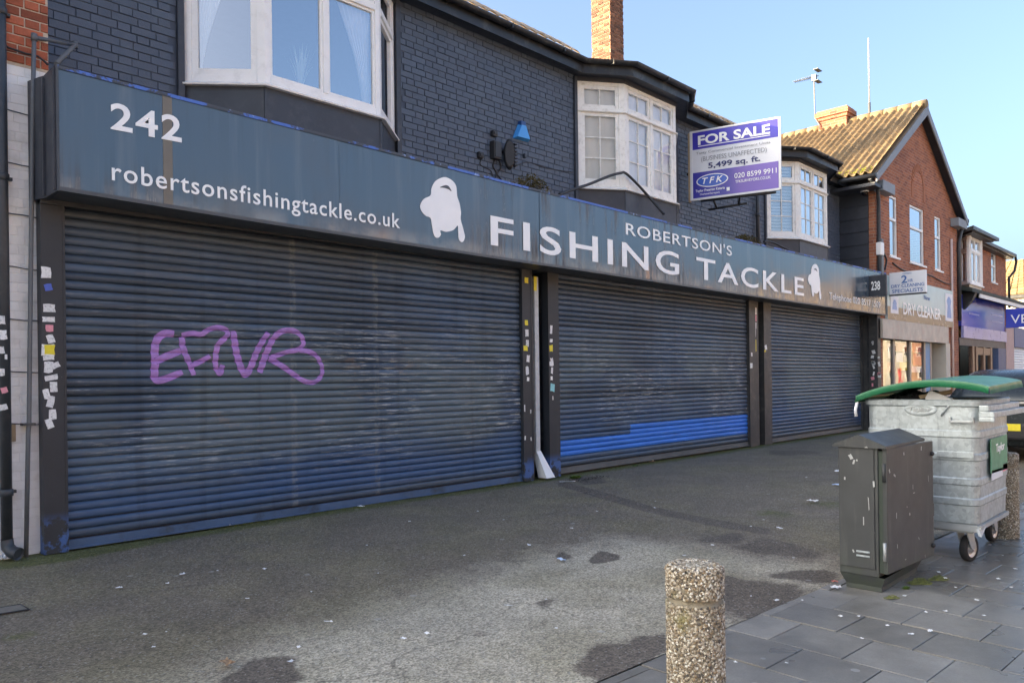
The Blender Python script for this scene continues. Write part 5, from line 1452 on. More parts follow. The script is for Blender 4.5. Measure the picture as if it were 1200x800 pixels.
MB().box(x1-.45, x1-.02, yg-.15, yg+.3, 0, tb).build('pale_pillar', M['render'], sf)
m = MB(); yb = yg+2.6
m.quad((x0-.2,yb,0),(x1,yb,0),(x1,yb,2.9),(x0-.2,yb,2.9)); m.quad((x0-.2,yg,0.02),(x1,yg,0.02),(x1,yb,0.02),(x0-.2,yb,0.02)); m.quad((x0-.2,yg,2.85),(x1,yg,2.85),(x1,yb,2.85),(x0-.2,yb,2.85)); m.quad((x1,yg+.05,0),(x1,yb,0),(x1,yb,2.9),(x1,yg+.05,2.9))
m.build('interior', pm('shop_interior', (.55,.5,.42), .8, namt=.2), sf, fix=False)
posters = [(1040,1046,402,420,'cream_sheet','cream'),(1049,1064,401,412,'p_orange','orange'),(1050,1058,413,424,'board_white','white'),(1054,1063,424,434,'yellow_sticker','yellow'),(1069,1082,402,413,'p_red','red'),(1070,1083,414,428,'p_red','deep red'),(1040,1047,424,436,'p_orange','orange'),(1068,1082,429,436,'board_white','white')]
M['p_orange'] = pm('orange_print', (.62,.2,.08), .5, namt=.4, nscale=9); M['p_red'] = pm('red_print', (.6,.1,.09), .5, namt=.4, nscale=7)
where = ['high in the first dry cleaner pane','across the top of the middle dry cleaner pane','in the middle dry cleaner pane under the orange one','low in the middle dry cleaner pane','at the top of the dry cleaner pane beside the blue strip','in the dry cleaner pane beside the blue strip','low in the first dry cleaner pane','low in the dry cleaner pane beside the blue strip']
for (u0, u1, v0, v1, mt, cn), wh in zip(posters, where):
    a, b = PY(u0, v0, yg+.08), PY(u1, v1, yg+.08)
    tag(MB().box(a.x, b.x, yg+.075, yg+.08, b.z, a.z).build('poster', M[mt]), f'{cn} poster {wh}', 'poster')

# ------------------------------------------------------------------ next house with bay and narrow window, blue shop under it
H3 = empty('terrace_house', (33, YW, 0), 'red brick house with white bay and one narrow window beyond the gabled house', 'house')
hx0, hx1 = XR+.02, PY(1178.5,300,YW).x
nw = (PY(1161.5,310,YW).x, PY(1167.5,310,YW).x, PY(1164,331,YW).z, PY(1164,296,YW).z)
m = MB(); holed_wall(m, hx0, hx1, 3.4, 6.4, YW, [nw], .12)
m.quad((hx0,YW,3.4),(hx0,9,3.4),(hx0,9,6.4),(hx0,YW,6.4)); m.quad((hx1,YW,0),(hx1,9,0),(hx1,9,6.4),(hx1,YW,6.4)); m.quad((hx0,9,0),(hx1,9,0),(hx1,9,6.4),(hx0,9,6.4))
m.build('wall', M['red_house'], H3, fix=False)
simple_window(H3, *nw, YW, tr=nw[3]-.55)
xa, xb, xc, dd = PY(1124,320,YW).x, PY(1136,320,YW-.45).x, PY(1150,320,YW-.45).x, .45
pl = [(xa, YW), (xb, YW-dd), (xc, YW-dd), (xc+xb-xa, YW)]
zs, zh = PY(1136,332,YW-.45).z, PY(1136,276,YW-.45).z
m = MB(); m.prism([(x,y,zs-.35) for x, y in pl], (0,0,.33)); by3 = m.build('bay_window', M['render'], H3)
sweep(pl, [(-.1,zs-.03),(.06,zs-.03),(.06,zs+.02),(-.1,zs+.02)]).build('sill', M['upvc'], by3)
window_face(by3, pl[0], pl[1], zs+.02, zh, [1], zh-.5, M['upvc'], M['pane'], post=.1, sash=.05)
window_face(by3, pl[1], pl[2], zs+.02, zh, [1, 1], zh-.5, M['upvc'], M['pane'], bars=(0,0), tbars=0, post=.08, sash=.05)
window_face(by3, pl[2], pl[3], zs+.02, zh, [1], zh-.5, M['upvc'], M['pane'], post=.1, sash=.05)
m = MB(); m.prism([(x,y,zh) for x, y in pl], (0,0,.12)); m.build('head_board', M['upvc'], by3)
m = MB(); m.quad((xa,YW+.1,zs),(xc+1,YW+.1,zs),(xc+1,YW+.1,zh),(xa,YW+.1,zh)); m.build('room_back', M['net'], by3, fix=False)
p3 = [(hx0, YW)]+pl+[(hx1+.15, YW)]
sweep(p3, [(-.05,6.30),(.26,6.30),(.26,6.44),(-.05,6.44)]).build('fascia_board', M['gutter'], H3)
sweep(p3, [(.27,6.36),(.38,6.36),(.38,6.48),(.27,6.48)]).build('gutter', M['gutter'], H3)
m = MB(); m.quad((hx0,.15,6.48),(hx1+.2,.15,6.48),(hx1-2.5,4.6,9.4),(hx0,4.6,9.4)); m.poly([(hx1+.2,.15,6.48),(hx1+.2,9.2,6.4),(hx1-2.5,4.6,9.4)]); m.quad((hx0,4.6,9.4),(hx1-2.5,4.6,9.4),(hx1+.2,9.2,6.4),(hx0,9.2,6.4))
for k in range(3): 
    q = offset_path(p3, .3)
m.poly([(q[1].x,q[1].y,6.49),(q[2].x,q[2].y,6.49),(q[3].x,q[3].y,6.49),(q[4].x,q[4].y,6.49),((xb+xc)/2,1.2,7.1)])
m.build('roof', M['tile_field'], H3)
m = MB(); q = PY(1185,300,YW-.2); m.tube([(hx1+.2,YW-.32,6.38),(hx1+.45,YW-.3,6.2),(hx1+.35,YW-.25,5.8),(hx1+.06,YW-.1,5.5),(hx1+.06,YW-.1,4.2)], .05, 8); m.build('downpipe', M['gutter'], H3)
# the shop below : parade front
SX = (XR+.25, 52.0)
bs = empty('blue_shop', (33, -.3, 0), 'shop with blue fascia and brown door under a dark canopy beyond the dry cleaner', 'shop')
yb_ = -.35
M['shop_blue'] = pm('shop_blue', (.03,.06,.46), .2, namt=.15, nscale=2, spec=.8); M['shop_lilac'] = pm('lilac_band', (.32,.33,.62), .3, namt=.2, nscale=2)
M['pink_render'] = pm('pink_render', (.5,.36,.34), .7, namt=.15)
zc = PY(1150,385,yb_).z; zd = PY(1150,398,yb_).z; ze = PY(1150,360,yb_).z
bx0, bx1 = PY(1127,390,yb_).x, PY(1177.5,390,yb_).x
MB().box(bx0, bx1, yb_, .2, zc, 4.0).build('fascia', M['shop_blue'], bs)
MB().box(bx0, bx1, yb_-.06, yb_+.02, zd, zc-.003).build('lilac_band', M['shop_lilac'], bs)
MB().box(bx0-.3, bx1, yb_-.01, .1, zd-.25, zd-.003).build('head_rail', M['blue_paint'], bs)
for (u0, v0, u1, v1) in ((1135,365.5,1147.5,369.5),(1136.5,371.2,1146.5,373),(1162,367,1174.5,371),(1162,375.6,1174.5,377.4)):
    a, b = PY(u0, v0, yb_), PY(u1, v1, yb_); MB().box(a.x, b.x, yb_-.006, yb_-.001, b.z-.02, a.z-.02).build('text_line', M['shop_lilac'], bs)
wx = [bx0, PY(1141,420,yb_).x, PY(1145,420,yb_).x, PY(1162,420,yb_).x, PY(1169,420,yb_).x, bx1]
m = MB(); m.quad((wx[0],yb_+.06,.4),(wx[1],yb_+.06,.4),(wx[1],yb_+.06,zd-.25),(wx[0],yb_+.06,zd-.25)); m.build('pane', M['pane_clear'], bs, fix=False)
M['brown_door'] = pm('brown_door_frame', (.16,.09,.06), .4, namt=.2)
m = MB(); 
for x in (wx[1], wx[2], (wx[2]+wx[3])/2, wx[3]): m.box(x-.12, x+.12, yb_, yb_+.1, 0, zd-.25)
m.box(wx[2]+.12, wx[3]-.12, yb_+.01, yb_+.09, 2.05, 2.3); m.box(wx[2]+.12, wx[3]-.12, yb_+.01, yb_+.09, 0, .3); db = m.build('door', M['brown_door'], bs)
m = MB(); m.quad((wx[2],yb_+.05,.3),(wx[3],yb_+.05,.3),(wx[3],yb_+.05,zd-.25),(wx[2],yb_+.05,zd-.25)); m.build('pane', M['pane_clear'], db, fix=False)
m = MB(); m.quad((wx[3],yb_+.06,.4),(wx[4],yb_+.06,.4),(wx[4],yb_+.06,zd-.25),(wx[3],yb_+.06,zd-.25)); m.build('pane', M['pane'], bs, fix=False)
MB().box(wx[4], wx[5], yb_-.03, .3, 0, zd-.25).build('blue_pillar', pm('dull_blue_pillar', (.05,.09,.2), .5), bs)
MB().box(bx1, bx1+1.3, yb_-.04, .3, 0, zc+.2).build('pink_pillar', M['pink_render'], bs)
m = MB(); m.box(bx0-.4, 52, 2.0, 2.1, 0, 3.4); m.quad((bx0-.4,yb_,.01),(52,yb_,.01),(52,2,.01),(bx0-.4,2,.01)); m.quad((bx0-.4,yb_+.3,3.3),(52,yb_+.3,3.3),(52,2,3.3),(bx0-.4,2,3.3)); m.build('interior', pm('cream_interior', (.6,.52,.36), .8, namt=.3, nscale=3), bs, fix=False)
# dark canopy
m = MB(); m.prism([(SX[0],YW,4.55),(SX[0],-.75,4.15),(SX[0],-.75,4.03),(SX[0],YW,4.3)], (SX[1]-SX[0],0,0))
cn = m.build('canopy', pm('dark_green_canopy', (.025,.035,.03), .7, namt=.4, nscale=5, dirt=(.1,.1,.08), dirt_amt=.5), bs)
m = MB(); m.box(SX[0]+1.0, SX[1], -.74, -.70, 3.9, 4.03); m.build('valance', M['board_frame'], cn)
m = MB(); m.prism([(SX[0]+.5,-.05,4.1),(SX[0]+.5,-.72,4.05),(SX[0]+.5,-.62,3.8),(SX[0]+.5,-.15,3.3)], (.25,0,0)); m.build('corbel', M['gutter'], cn)
# projecting VE sign
xv = PY(1178.5,372,-.75).x
vs_ = empty('projecting_sign', (xv, -.8, 3.5), 'blue projecting sign showing the letters VE beyond the dark canopy', 'sign')
a = PX(1178.5,372,xv); zt_, zb2 = PX(1185,361.5,xv).z, PX(1185,384,xv).z; b = PX(1211,372,xv)
bbox('plate', M['shop_blue'], vs_, xv, xv+.15, b.y, a.y, zb2, zt_, b=.01)
p0, p1 = PX(1184.5,379,xv), PX(1204.5,379,xv)
text('lettering', 'VE', (xv-.004,p0.y,p0.z), (0,p1.y-p0.y,0), (0,0,PX(1184.5,369,xv).z-p0.z), M['white_letter'], vs_, bold=0., N=(-1,0,0), split=True)
# pale roller shutter beyond
ws = empty('pale_shutter', (42, -.3, 0), 'pale grey roller shutter beneath the blue projecting sign', 'shutter')
x0, x1 = bx1+1.4, 52
for k in range(24):
    m = MB(); z = .02+k*.1; m.raw([(x0,-.3,z),(x1,-.3,z),(x1,-.325,z+.05),(x0,-.325,z+.05),(x1,-.3,z+.1),(x0,-.3,z+.1)], [(0,1,2,3),(3,2,4,5)]); m.build('slat', M['board_frame'], ws, fix=False)
MB().box(x0-.05, x1, -.4, .1, 2.43, 3.2).build('blue_head', pm('dull_blue_head', (.05,.1,.26), .5), ws)
# far house with sunlit tiled roof
fh = empty('far_house', (56, 3, 0), 'pale rendered house with sunlit yellow tiled hip roof at the end of the terrace', 'house')
fx = 54.0
ez, rz_ = PX(1190,345,fx).z, PX(1186,304,fx+3).z
MB().box(fx+.3, fx+9, -2, 9, 0, ez).build('wall', M['render'], fh)
m = MB(); rows = 12
A0, A1, B0, B1 = Vector((fx,-2.4,ez)), Vector((fx,9.4,ez)), Vector((fx+3.5,1.4,rz_)), Vector((fx+3.5,6,rz_))
for j in range(rows):
    t0, t1 = j/rows, (j+1)/rows
    p, q, r_, s_ = A0.lerp(B0,t0), A1.lerp(B1,t0), A1.lerp(B1,t1), A0.lerp(B0,t1); up = Vector((-.03,0,.05)); n_ = 30
    for i in range(n_):
        a, b = p.lerp(q,i/n_), p.lerp(q,(i+1)/n_-.004); c, d = s_.lerp(r_,(i+1)/n_-.004), s_.lerp(r_,i/n_); wv = Vector((-.02,0,.03))*(i % 2)
        m.raw([a+up+wv, b+up+wv, c+wv, d+wv, a, b], [(0,1,2,3),(0,4,5,1)])
m.poly([(fx,-2.4,ez),(fx+9.3,-2.4,ez),tuple(B0)]); m.poly([tuple(B0),(fx+9.3,-2.4,ez),(fx+9.3,9.4,ez),tuple(B1)]); m.poly([tuple(B1),(fx+9.3,9.4,ez),(fx,9.4,ez)])
m.build('roof', M['tile_yellow'], fh, fix=False)
MB().box(fx, fx+.25, -2.4, 9.4, ez-.2, ez-.02).build('fascia_board', M['gutter'], fh)

# ------------------------------------------------------------------ houses over the road, mirrored in the sign and the glass
def opposite(x, w_, hgt, rise_, mat, first=None):
    e = empty('opposite_house', (x+w_/2, -27, 0), 'two storey house with tiled roof across the road facing the shops', 'house', 'houses across the road')
    m = MB(); y = -25.0
    holes = [(x+.9,x+2.5,.9,2.3),(x+w_-2.9,x+w_-.9,.9,2.3),(x+.9,x+2.5,3.6,4.9),(x+w_-2.9,x+w_-.9,3.6,4.9)]
    for (a, b, c, d) in [(x, x+w_, 0, hgt)]:
        m.box(a, b, -34, y, c, d)
    m.build('wall', mat, e)
    for (a, b, c, d) in holes:
        f = MB(); f.box(a, b, y, y+.06, c, d); fw = f.build('window', M['upvc'], e)
        f = MB(); f.box(a+.08, (a+b)/2-.04, y+.05, y+.07, c+.08, d-.08); f.box((a+b)/2+.04, b-.08, y+.05, y+.07, c+.08, d-.08); f.build('pane', M['lens_glass'], fw)
    f = MB(); f.box(x+w_/2-.5, x+w_/2+.5, y, y+.07, 0, 2.1); f.build('door', M['p_red'], e)
    r_ = MB(); r_.prism([(x,-24.5,hgt),(x,-34.5,hgt),(x,-29.5,hgt+rise_)], (w_,0,0)); rr = r_.build('roof', M['tile_field'], e)
    c = MB(); c.box(x+w_-.5, x+w_+.4, -30, -29, hgt+rise_-.6, hgt+rise_+1.3); c.build('chimney', mat, rr)
for k, (x, w_, h_, r_) in enumerate([(-16,8,5.4,2.8),(-7.8,8,5.4,2.8),(.4,8,5.6,3.0),(8.6,8.5,5.4,2.8),(18,8,5.5,3.2),(26.5,8,5.4,2.8),(35,8,5.4,2.8),(44,9,5.9,3.2),(54,8,5.4,2.8),(63,9,5.4,2.8),(74,9,7.6,3.4),(84.5,10,7.8,3.8),(96,9,7.6,3.6),(106.5,9,8,4)]):
    opposite(x, w_, h_, r_, M['far_brick'] if k % 3 else M['render'])
# ------------------------------------------------------------------ galvanised wheeled bin
def galv_mat():
    t = NT('galvanised_steel')
    v = t.new('TexVoronoi', feature='F1'); t.l.new(t.pos(), v.inputs['Vector']); v.inputs['Scale'].default_value = 38; v.inputs['Randomness'].default_value = 1
    sp = t.new('SeparateColor'); t.l.new(v.outputs['Color'], sp.inputs[0])
    c = t.gain((.42,.475,.49), t.math('MULTIPLY_ADD', sp.outputs[0], .28, .84))
    c = t.gain(c, t.math('MULTIPLY_ADD', t.noise(3, 5, .65), .7, .62))
    st = t.ss(t.noise(1, 5, .65, t.scaled((14, 14, 1.2))), .55, .75)
    c = t.mix(t.math('MULTIPLY', st, .55), c, (.17,.19,.19))
    c = t.mix(t.ss(t.noise(22, 4, .7), .66, .74, 0, .5), c, (.62,.66,.66))
    return t.fin(c, t.math('MULTIPLY_ADD', t.noise(9, 3), .3, .38), .45, t.bump(t.noise(5, 4), .25, .012), .5)
M['galv'] = galv_mat()
M['galv_edge'] = pm('galvanised_edge', (.38,.41,.42), .45, .4, namt=.25, nscale=12, dirt=(.25,.26,.25), dirt_amt=.4)
M['lid_green'] = pm('green_plastic_lid', (.014,.165,.075), .42, namt=.2, nscale=3, bump=.1, bscale=20, dirt=(.2,.32,.24), dirt_amt=.35, dirt_scale=4)
BX0, BX1, BY0, BY1 = 6.335, 7.32, -5.905, -5.06
BZ0, BZ1 = .30, 1.225
bn = empty('wheeled_bin', ((BX0+BX1)/2, (BY0+BY1)/2, 0), 'galvanised steel wheeled refuse bin with a green plastic lid propped on rubbish', 'bin')
bcx, bcy = (BX0+BX1)/2, (BY0+BY1)/2
def rrect(ix, iy, z, r=.07, n=5):
    x0, x1, y0, y1 = BX0+ix, BX1-ix, BY0+iy, BY1-iy; out = []
    for (cx, cy, a0) in ((x1-r, y1-r, 0), (x0+r, y1-r, 90), (x0+r, y0+r, 180), (x1-r, y0+r, 270)):
        for k in range(n+1):
            a = R(a0+90*k/n); out.append((cx+r*math.cos(a), cy+r*math.sin(a), z))
    return out
# body with swaged horizontal ribs
zs_ = [BZ0]; ins = [.035]
rib_z = [.47, .62, .80, .97]
prof = [(.30,.055),(.315,.045)]
for z in rib_z:
    prof += [(z-.03, .045-.02*(z-.3)), (z-.02, .038-.02*(z-.3)), (z+.02, .038-.02*(z-.3)), (z+.03, .045-.02*(z-.3))]
prof += [(1.17,.028),(1.18,.012),(1.215,.008),(1.225,.02),(1.215,.034),(1.1,.05),(.4,.07),(.36,.08)]
m = MB(); rings = [rrect(i, i, z) for (z, i) in prof]; nr = len(rings[0])
for r_ in rings: m.v += r_
for a in range(len(rings)-1):
    for k in range(nr):
        m.f.append((a*nr+k, a*nr+(k+1) % nr, (a+1)*nr+(k+1) % nr, (a+1)*nr+k)); m.sm.append(False)
m.f.append(tuple(range((len(rings)-1)*nr, len(rings)*nr))); m.sm.append(False)
m.f.append(tuple(range(nr))[::-1]); m.sm.append(False)
body = m.build('body', M['galv'], bn)
for z in rib_z[::1]:
    pass
# embossed oval and pressed handle recess on the face towards the camera (-x)
fx = BX0+.026
def oval(cy, cz, ry, rz, t_, fill=True):
    m = MB(); n = 40; o = []; i_ = []
    for k in range(n):
        a = 2*math.pi*k/n; o.append((fx-.002, cy+ry*math.cos(a), cz+rz*math.sin(a))); i_.append((fx-.012, cy+(ry-.02)*math.cos(a), cz+(rz-.018)*math.sin(a)))
    q = [(fx-.004, cy+(ry-.036)*math.cos(2*math.pi*k/n), cz+(rz-.032)*math.sin(2*math.pi*k/n)) for k in range(n)]
    m.v += o+i_+q
    for k in range(n):
        k2 = (k+1) % n; m.f += [(k, k2, n+k2, n+k), (n+k, n+k2, 2*n+k2, 2*n+k)]; m.sm += [True, True]
    m.f.append(tuple(range(2*n, 3*n))); m.sm.append(False)
    return m
cA = PX(1078.5, 479.5, fx)
oval(cA.y, cA.z, .115, .05, .01).build('embossed_badge', M['galv'], bn)
text('badge_lettering', 'Taylor', (fx-.008, cA.y+.08, cA.z-.018), (0,-.16,0), (0,0,.04), M['galv_edge'], bn, bold=.01, N=(-1,0,0), ext=.005, shear=.2)
a, b = PX(1113,493,fx), PX(1142,494,fx)
m = MB(); m.bbox(fx-.03, fx-.015, b.y, a.y, a.z-.012, a.z+.006, b=.004); m.box(fx-.03, fx+.005, a.y-.012, a.y, a.z-.01, a.z+.03); m.box(fx-.03, fx+.005, b.y, b.y+.012, a.z-.01, a.z+.03); m.build('pull_handle', M['galv_edge'], bn)
a, b = PX(1098,534,fx), PX(1142,537,fx)
m = MB(); m.bbox(fx-.012, fx+.004, b.y, a.y, b.z-.004, b.z+.045, b=.006); m.build('pressed_bar', M['galv'], bn)
m = MB(); q0, q1 = PX(1103,487,fx), PX(1116,466,fx); m.tube([(fx-.006,q0.y,q0.z),(fx-.008,(q0.y+q1.y)/2-.01,(q0.z+q1.z)/2),(fx-.006,q1.y,q1.z)], .007, 6); m.build('weld_seam', M['galv'], bn)
# lifting trunnion rail along the road side
m = MB(); m.bbox(BX0+.02, BX1+.06, BY0-.07, BY0+.03, 1.095, 1.14, b=.008); m.bbox(BX0+.02, BX0+.09, BY0-.07, BY0+.03, 1.065, 1.1, b=.008); m.bbox(BX0+.03, BX1+.02, BY0-.035, BY0+.03, 1.14, 1.185, b=.008); m.build('lifting_rail', M['galv'], bn)
# base frame
m = MB(); m.box(BX0+.09, BX1-.09, BY0+.09, BY1-.09, .235, .31); m.box(BX0+.06, BX1-.06, BY0+.03, BY0+.10, .27, .302); m.box(BX0+.05, BX0+.12, BY0+.05, BY1-.05, .255, .303); m.build('base_frame', M['galv_edge'], bn)
m = MB(); m.prism([(BX0+.06,BY0+.05,.30),(BX0+.25,BY0+.03,.30),(BX0+.03,BY0+.02,.23)], (0,.02,0)); m.build('gusset', M['galv_edge'], bn)
def caster(x, y, rz):
    Mx = Matrix.Translation((x, y, 0)) @ Matrix.Rotation(rz, 4, 'Z')
    f = MB()
    f.lathe([(.05,.225),(.05,.245)], 14, Mx)
    for s in (-1, 1): f.prism([Mx @ Vector(p) for p in ((-.05,s*.036-.004,.23),(.05,s*.036-.004,.23),(.075,s*.036-.004,.12),(.055,s*.036-.004,.085),(.02,s*.036-.004,.10))], (Mx.to_3x3() @ Vector((0,.008,0))))
    f.build('caster_fork', M['galv_edge'], bn)
    Mw = Mx @ Matrix.Translation((.055,0,.1)) @ Matrix.Rotation(R(90), 4, 'X')
    w_ = MB(); w_.lathe([(.068,-.024),(.092,-.026),(.1,-.016),(.1,.016),(.092,.026),(.068,.024)], 30, Mw, cap=False); wo = w_.build('wheel', M['rubber'], bn)
    h_ = MB(); h_.lathe([(.012,-.032),(.03,-.030),(.032,-.012),(.058,-.010),(.066,-.024),(.072,-.022),(.072,.022),(.066,.024),(.058,.010),(.032,.012),(.03,.030),(.012,.032)], 30, Mw); h_.build('rim', M['silver'], wo)
q = PZ(1133, 657); q2 = PZ(1163, 634)
caster(q.x-.04, q.y, R(-12)); caster(q2.x-.05, q2.y+.01, R(-5)); caster(BX0+.14, BY1-.14, R(40)); caster(BX1-.16, BY1-.14, R(-30))
# green label on the road side
fy = BY0+.022
a, b = PY(1162.5,520,fy-.02), PY(1182,546,fy-.02)
def lq(s, t_): return Vector((a.x+(b.x-a.x)*s, fy-.012, b.z-.03+(a.z-b.z+.07)*t_))
m = MB(); m.prism([lq(0,0)+Vector((.0,0,.02)), lq(1,.04), lq(1,1), lq(0,.98)], (0,.004,0)); m.build('label', pm('green_label', (.06,.26,.14), .45, namt=.4, nscale=12), bn)
text('label_text', 'Taylor', lq(.28,.60)+Vector((0,-.002,0)), lq(.8,.62)-lq(.28,.60), (0,0,.06), M['white_letter'], bn, bold=.015, N=(0,-1,0), ext=.002)
m = MB(); m.prism([lq(.05,-.12), lq(.7,-.1), lq(.7,.12), lq(.05,.14)], (0,.003,0)); m.build('label_strip', M['board_white'], bn)
m = MB(); m.prism([lq(.72,.0), lq(1,.02), lq(1,.2), lq(.72,.2)], (0,.003,0)); m.build('label_mark', M['pink_sticker'], bn)
# lid : domed sheet hinged at the far side, propped and skewed
def lid_pt(s, t_):
    # s along +y (0 road side .. 1 shop side) , t along +x (0 near .. 1 far)
    x = BX0-.03+t_*(BX1-BX0+.06); y = BY0-.05+s*(BY1-BY0+.08)
    dome = .075*math.sin(math.pi*min(1, max(0, s)))**.8
    z = 1.25 + dome*1.1 + (1-s)*.085*(.85+.15*t_) + .02*t_
    if s < .03: z -= .0
    return Vector((x, y, z))
ns, nt = 30, 16
m = MB()
top = [[lid_pt(i/ns, j/nt) for j in range(nt+1)] for i in range(ns+1)]
vs = []
for th_ in (0, -.014):
    for i in range(ns+1):
        for j in range(nt+1): vs.append(top[i][j]+Vector((0,0,th_)))
W_ = nt+1; N1 = (ns+1)*W_
fs = [(i*W_+j, i*W_+j+1, (i+1)*W_+j+1, (i+1)*W_+j) for i in range(ns) for j in range(nt)]
fs += [tuple(k+N1 for k in f[::-1]) for f in fs]
m.raw(vs, fs, True)
# rim skirt
per = [top[i][0] for i in range(ns+1)]
def skirt(line, out):
    q = [p+Vector(out) for p in line]; k = len(line)
    m.raw([*line, *[p+Vector((0,0,-.052)) for p in q], *[p+Vector((0,0,-.052))-Vector(out)*2 for p in q]], [(i, i+1, k+i+1, k+i) for i in range(k-1)] + [(k+i, k+i+1, 2*k+i+1, 2*k+i) for i in range(k-1)], True)
skirt([top[i][0] for i in range(ns+1)], (-.012,0,0)); skirt([top[i][nt] for i in range(ns+1)], (.012,0,0)); skirt(top[0], (0,-.012,0)); skirt(top[ns], (0,.012,0))
lid = m.build('lid', M['lid_green'], bn)
m = MB(); m.tube([lid_pt(1,.1)+Vector((0,.03,-.05)), lid_pt(1,.9)+Vector((0,.03,-.05))], .014, 8); m.build('hinge_bar', M['galv_edge'], bn)
m = MB(); p = lid_pt(.99,.02); m.tube([p+Vector((-.015,.0,-.05)), p+Vector((-.02,.015,-.12)), p+Vector((-.015,.01,-.17))], .012, 6); m.build('lid_strap', M['board_white'], bn)
# rubbish under the lid
def lumpy(c, r3, mat, name, label, cat, seed, amp=.3):
    rg = random.Random(seed); bm = bmesh.new(); bmesh.ops.create_icosphere(bm, subdivisions=4, radius=1)
    dirs = [Vector((rg.gauss(0,1),rg.gauss(0,1),rg.gauss(0,1))).normalized() for _ in range(26)]; am = [rg.uniform(-amp,amp) for _ in dirs]
    for v_ in bm.verts:
        d_ = v_.co.normalized(); k = 1+sum(a_*math.exp(-14*(1-d_.dot(q_))) for a_, q_ in zip(am, dirs)) + .05*math.sin(9*d_.x+5*d_.z)*math.sin(11*d_.y)
        v_.co = Vector((d_.x*r3[0], d_.y*r3[1], d_.z*r3[2]))*k + Vector(c)
    me = bpy.data.meshes.new(name); bm.to_mesh(me); bm.free(); me.polygons.foreach_set('use_smooth', [True]*len(me.polygons)); me.materials.append(mat)
    return tag(link(name, me), label, cat)
M['bin_bag'] = pm('black_bin_bag', (.012,.012,.014), .28, namt=.3, bump=.5, bscale=25)
lumpy((BX0+.26, BY1-.24, 1.12), (.24,.2,.14), M['bin_bag'], 'rubbish_bag', 'black rubbish bag bulging over the bin rim under the low side of the lid', 'bag', 3)
lumpy((BX0+.5, bcy+.02, 1.06), (.4,.22,.16), M['bin_bag'], 'rubbish_bag', 'black rubbish bag filling the middle of the galvanised bin', 'bag', 5)
lumpy((BX1-.24, BY0+.35, 1.06), (.2,.22,.15), M['bin_bag'], 'rubbish_bag', 'black rubbish bag at the back of the bin under the raised lid', 'bag', 8)
cb = MB(); Mx = Matrix.Translation((BX0+.28, BY0+.30, 1.20)) @ Matrix.Rotation(R(24), 4, 'X') @ Matrix.Rotation(R(10), 4, 'Y')
cb.bbox(-.14,.14,-.16,.12,-.05,.03, b=.008, M=Mx); pk = cb.build('carton', M['litter_white']); tag(pk, 'crushed white carton with red print poking from the bin', 'carton')
m = MB(); m.tube([Mx @ Vector((-.142,-.08,-.03)), Mx @ Vector((-.142,-.05,.015)), Mx @ Vector((-.142,-.02,-.02))], .006, 5); m.build('red_print', M['p_red'], pk)
cb = MB(); Mx = Matrix.Translation((BX0+.34, BY0+.42, 1.245)) @ Matrix.Rotation(R(-12), 4, 'X') @ Matrix.Rotation(R(18), 4, 'Z'); cb.bbox(-.15,.15,-.13,.13,-.012,.018, b=.005, M=Mx); tag(cb.build('cardboard', pm('brown_cardboard', (.36,.27,.17), .8, namt=.15)), 'flattened piece of brown cardboard on top of the rubbish in the bin', 'cardboard')

# ------------------------------------------------------------------ utility cabinet
def cab_mat():
    t = NT('cabinet_paint'); p = t.xyz()
    c = t.gain((.046,.051,.053), t.math('MULTIPLY_ADD', t.noise(4, 5, .6), .7, .65))
    c = t.mix(t.math('MULTIPLY', t.ss(t.noise(1, 5, .65, t.scaled((10,10,1.2))), .5, .75), .4), c, (.12,.13,.118))
    c = t.mix(t.math('MULTIPLY', t.ss(p[2], .3, .05), t.ss(t.noise(9, 4), .35, .6)), c, (.05,.062,.05))
    v = t.new('TexVoronoi', feature='F1'); t.l.new(t.scaled((1,1,.55)), v.inputs['Vector']); v.inputs['Scale'].default_value = 9
    sp = t.new('SeparateColor'); t.l.new(v.outputs['Color'], sp.inputs[0])
    k = t.math('MULTIPLY', t.math('LESS_THAN', t.math('ADD', v.outputs['Distance'], t.math('MULTIPLY', t.noise(60, 3), .18)), t.math('MULTIPLY_ADD', sp.outputs[1], .14, .12)), t.math('GREATER_THAN', sp.outputs[0], .6))
    c = t.mix(t.math('MULTIPLY', k, .7), c, (.4,.41,.4))
    return t.fin(c, t.math('MULTIPLY_ADD', t.noise(6, 4), .25, .38), 0, t.bump(t.noise(40, 3), .12, .004), .5)
M['cab'] = cab_mat()
CC = PZ(1037, 696); CX0, CY0 = CC.x, CC.y; CX1, CY1 = CX0+.78, CY0+.285
HB = PX(986, 521, CX0).z
ct = empty('utility_cabinet', (CX0+.4, CY0+.14, 0), 'dark grey pitched-roof steel utility cabinet with its door ajar', 'cabinet')
m = MB(); m.prism([(CX0+.03,CY0+.03,0),(CX1-.03,CY0+.03,0),(CX1-.03,CY1-.03,0),(CX0+.03,CY1-.03,0)], (0,0,.05)); m.raw([(CX0+.03,CY0+.03,.03),(CX1-.03,CY0+.03,.03),(CX1-.03,CY1-.03,.03),(CX0+.03,CY1-.03,.03),(CX0,CY0,.10),(CX1,CY0,.10),(CX1,CY1,.10),(CX0,CY1,.10)], [(0,1,5,4),(1,2,6,5),(2,3,7,6),(3,0,4,7)]); m.build('plinth', M['cab'], ct)
bbox('body', M['cab'], ct, CX0, CX1, CY0+.035, CY1, .10, HB, b=.006)
bbox('end_panel', M['cab'], ct, CX0-.012, CX0-.001, CY0+.055, CY1-.004, .15, HB-.01, b=.004)
# vent pressing low on the end panel
for k in range(2):
    z = .225+.028*k; m = MB(); m.bbox(CX0-.022, CX0-.011, CY0+.085, CY0+.17, z, z+.012, b=.003); m.build('vent_louvre', M['galv'], ct)
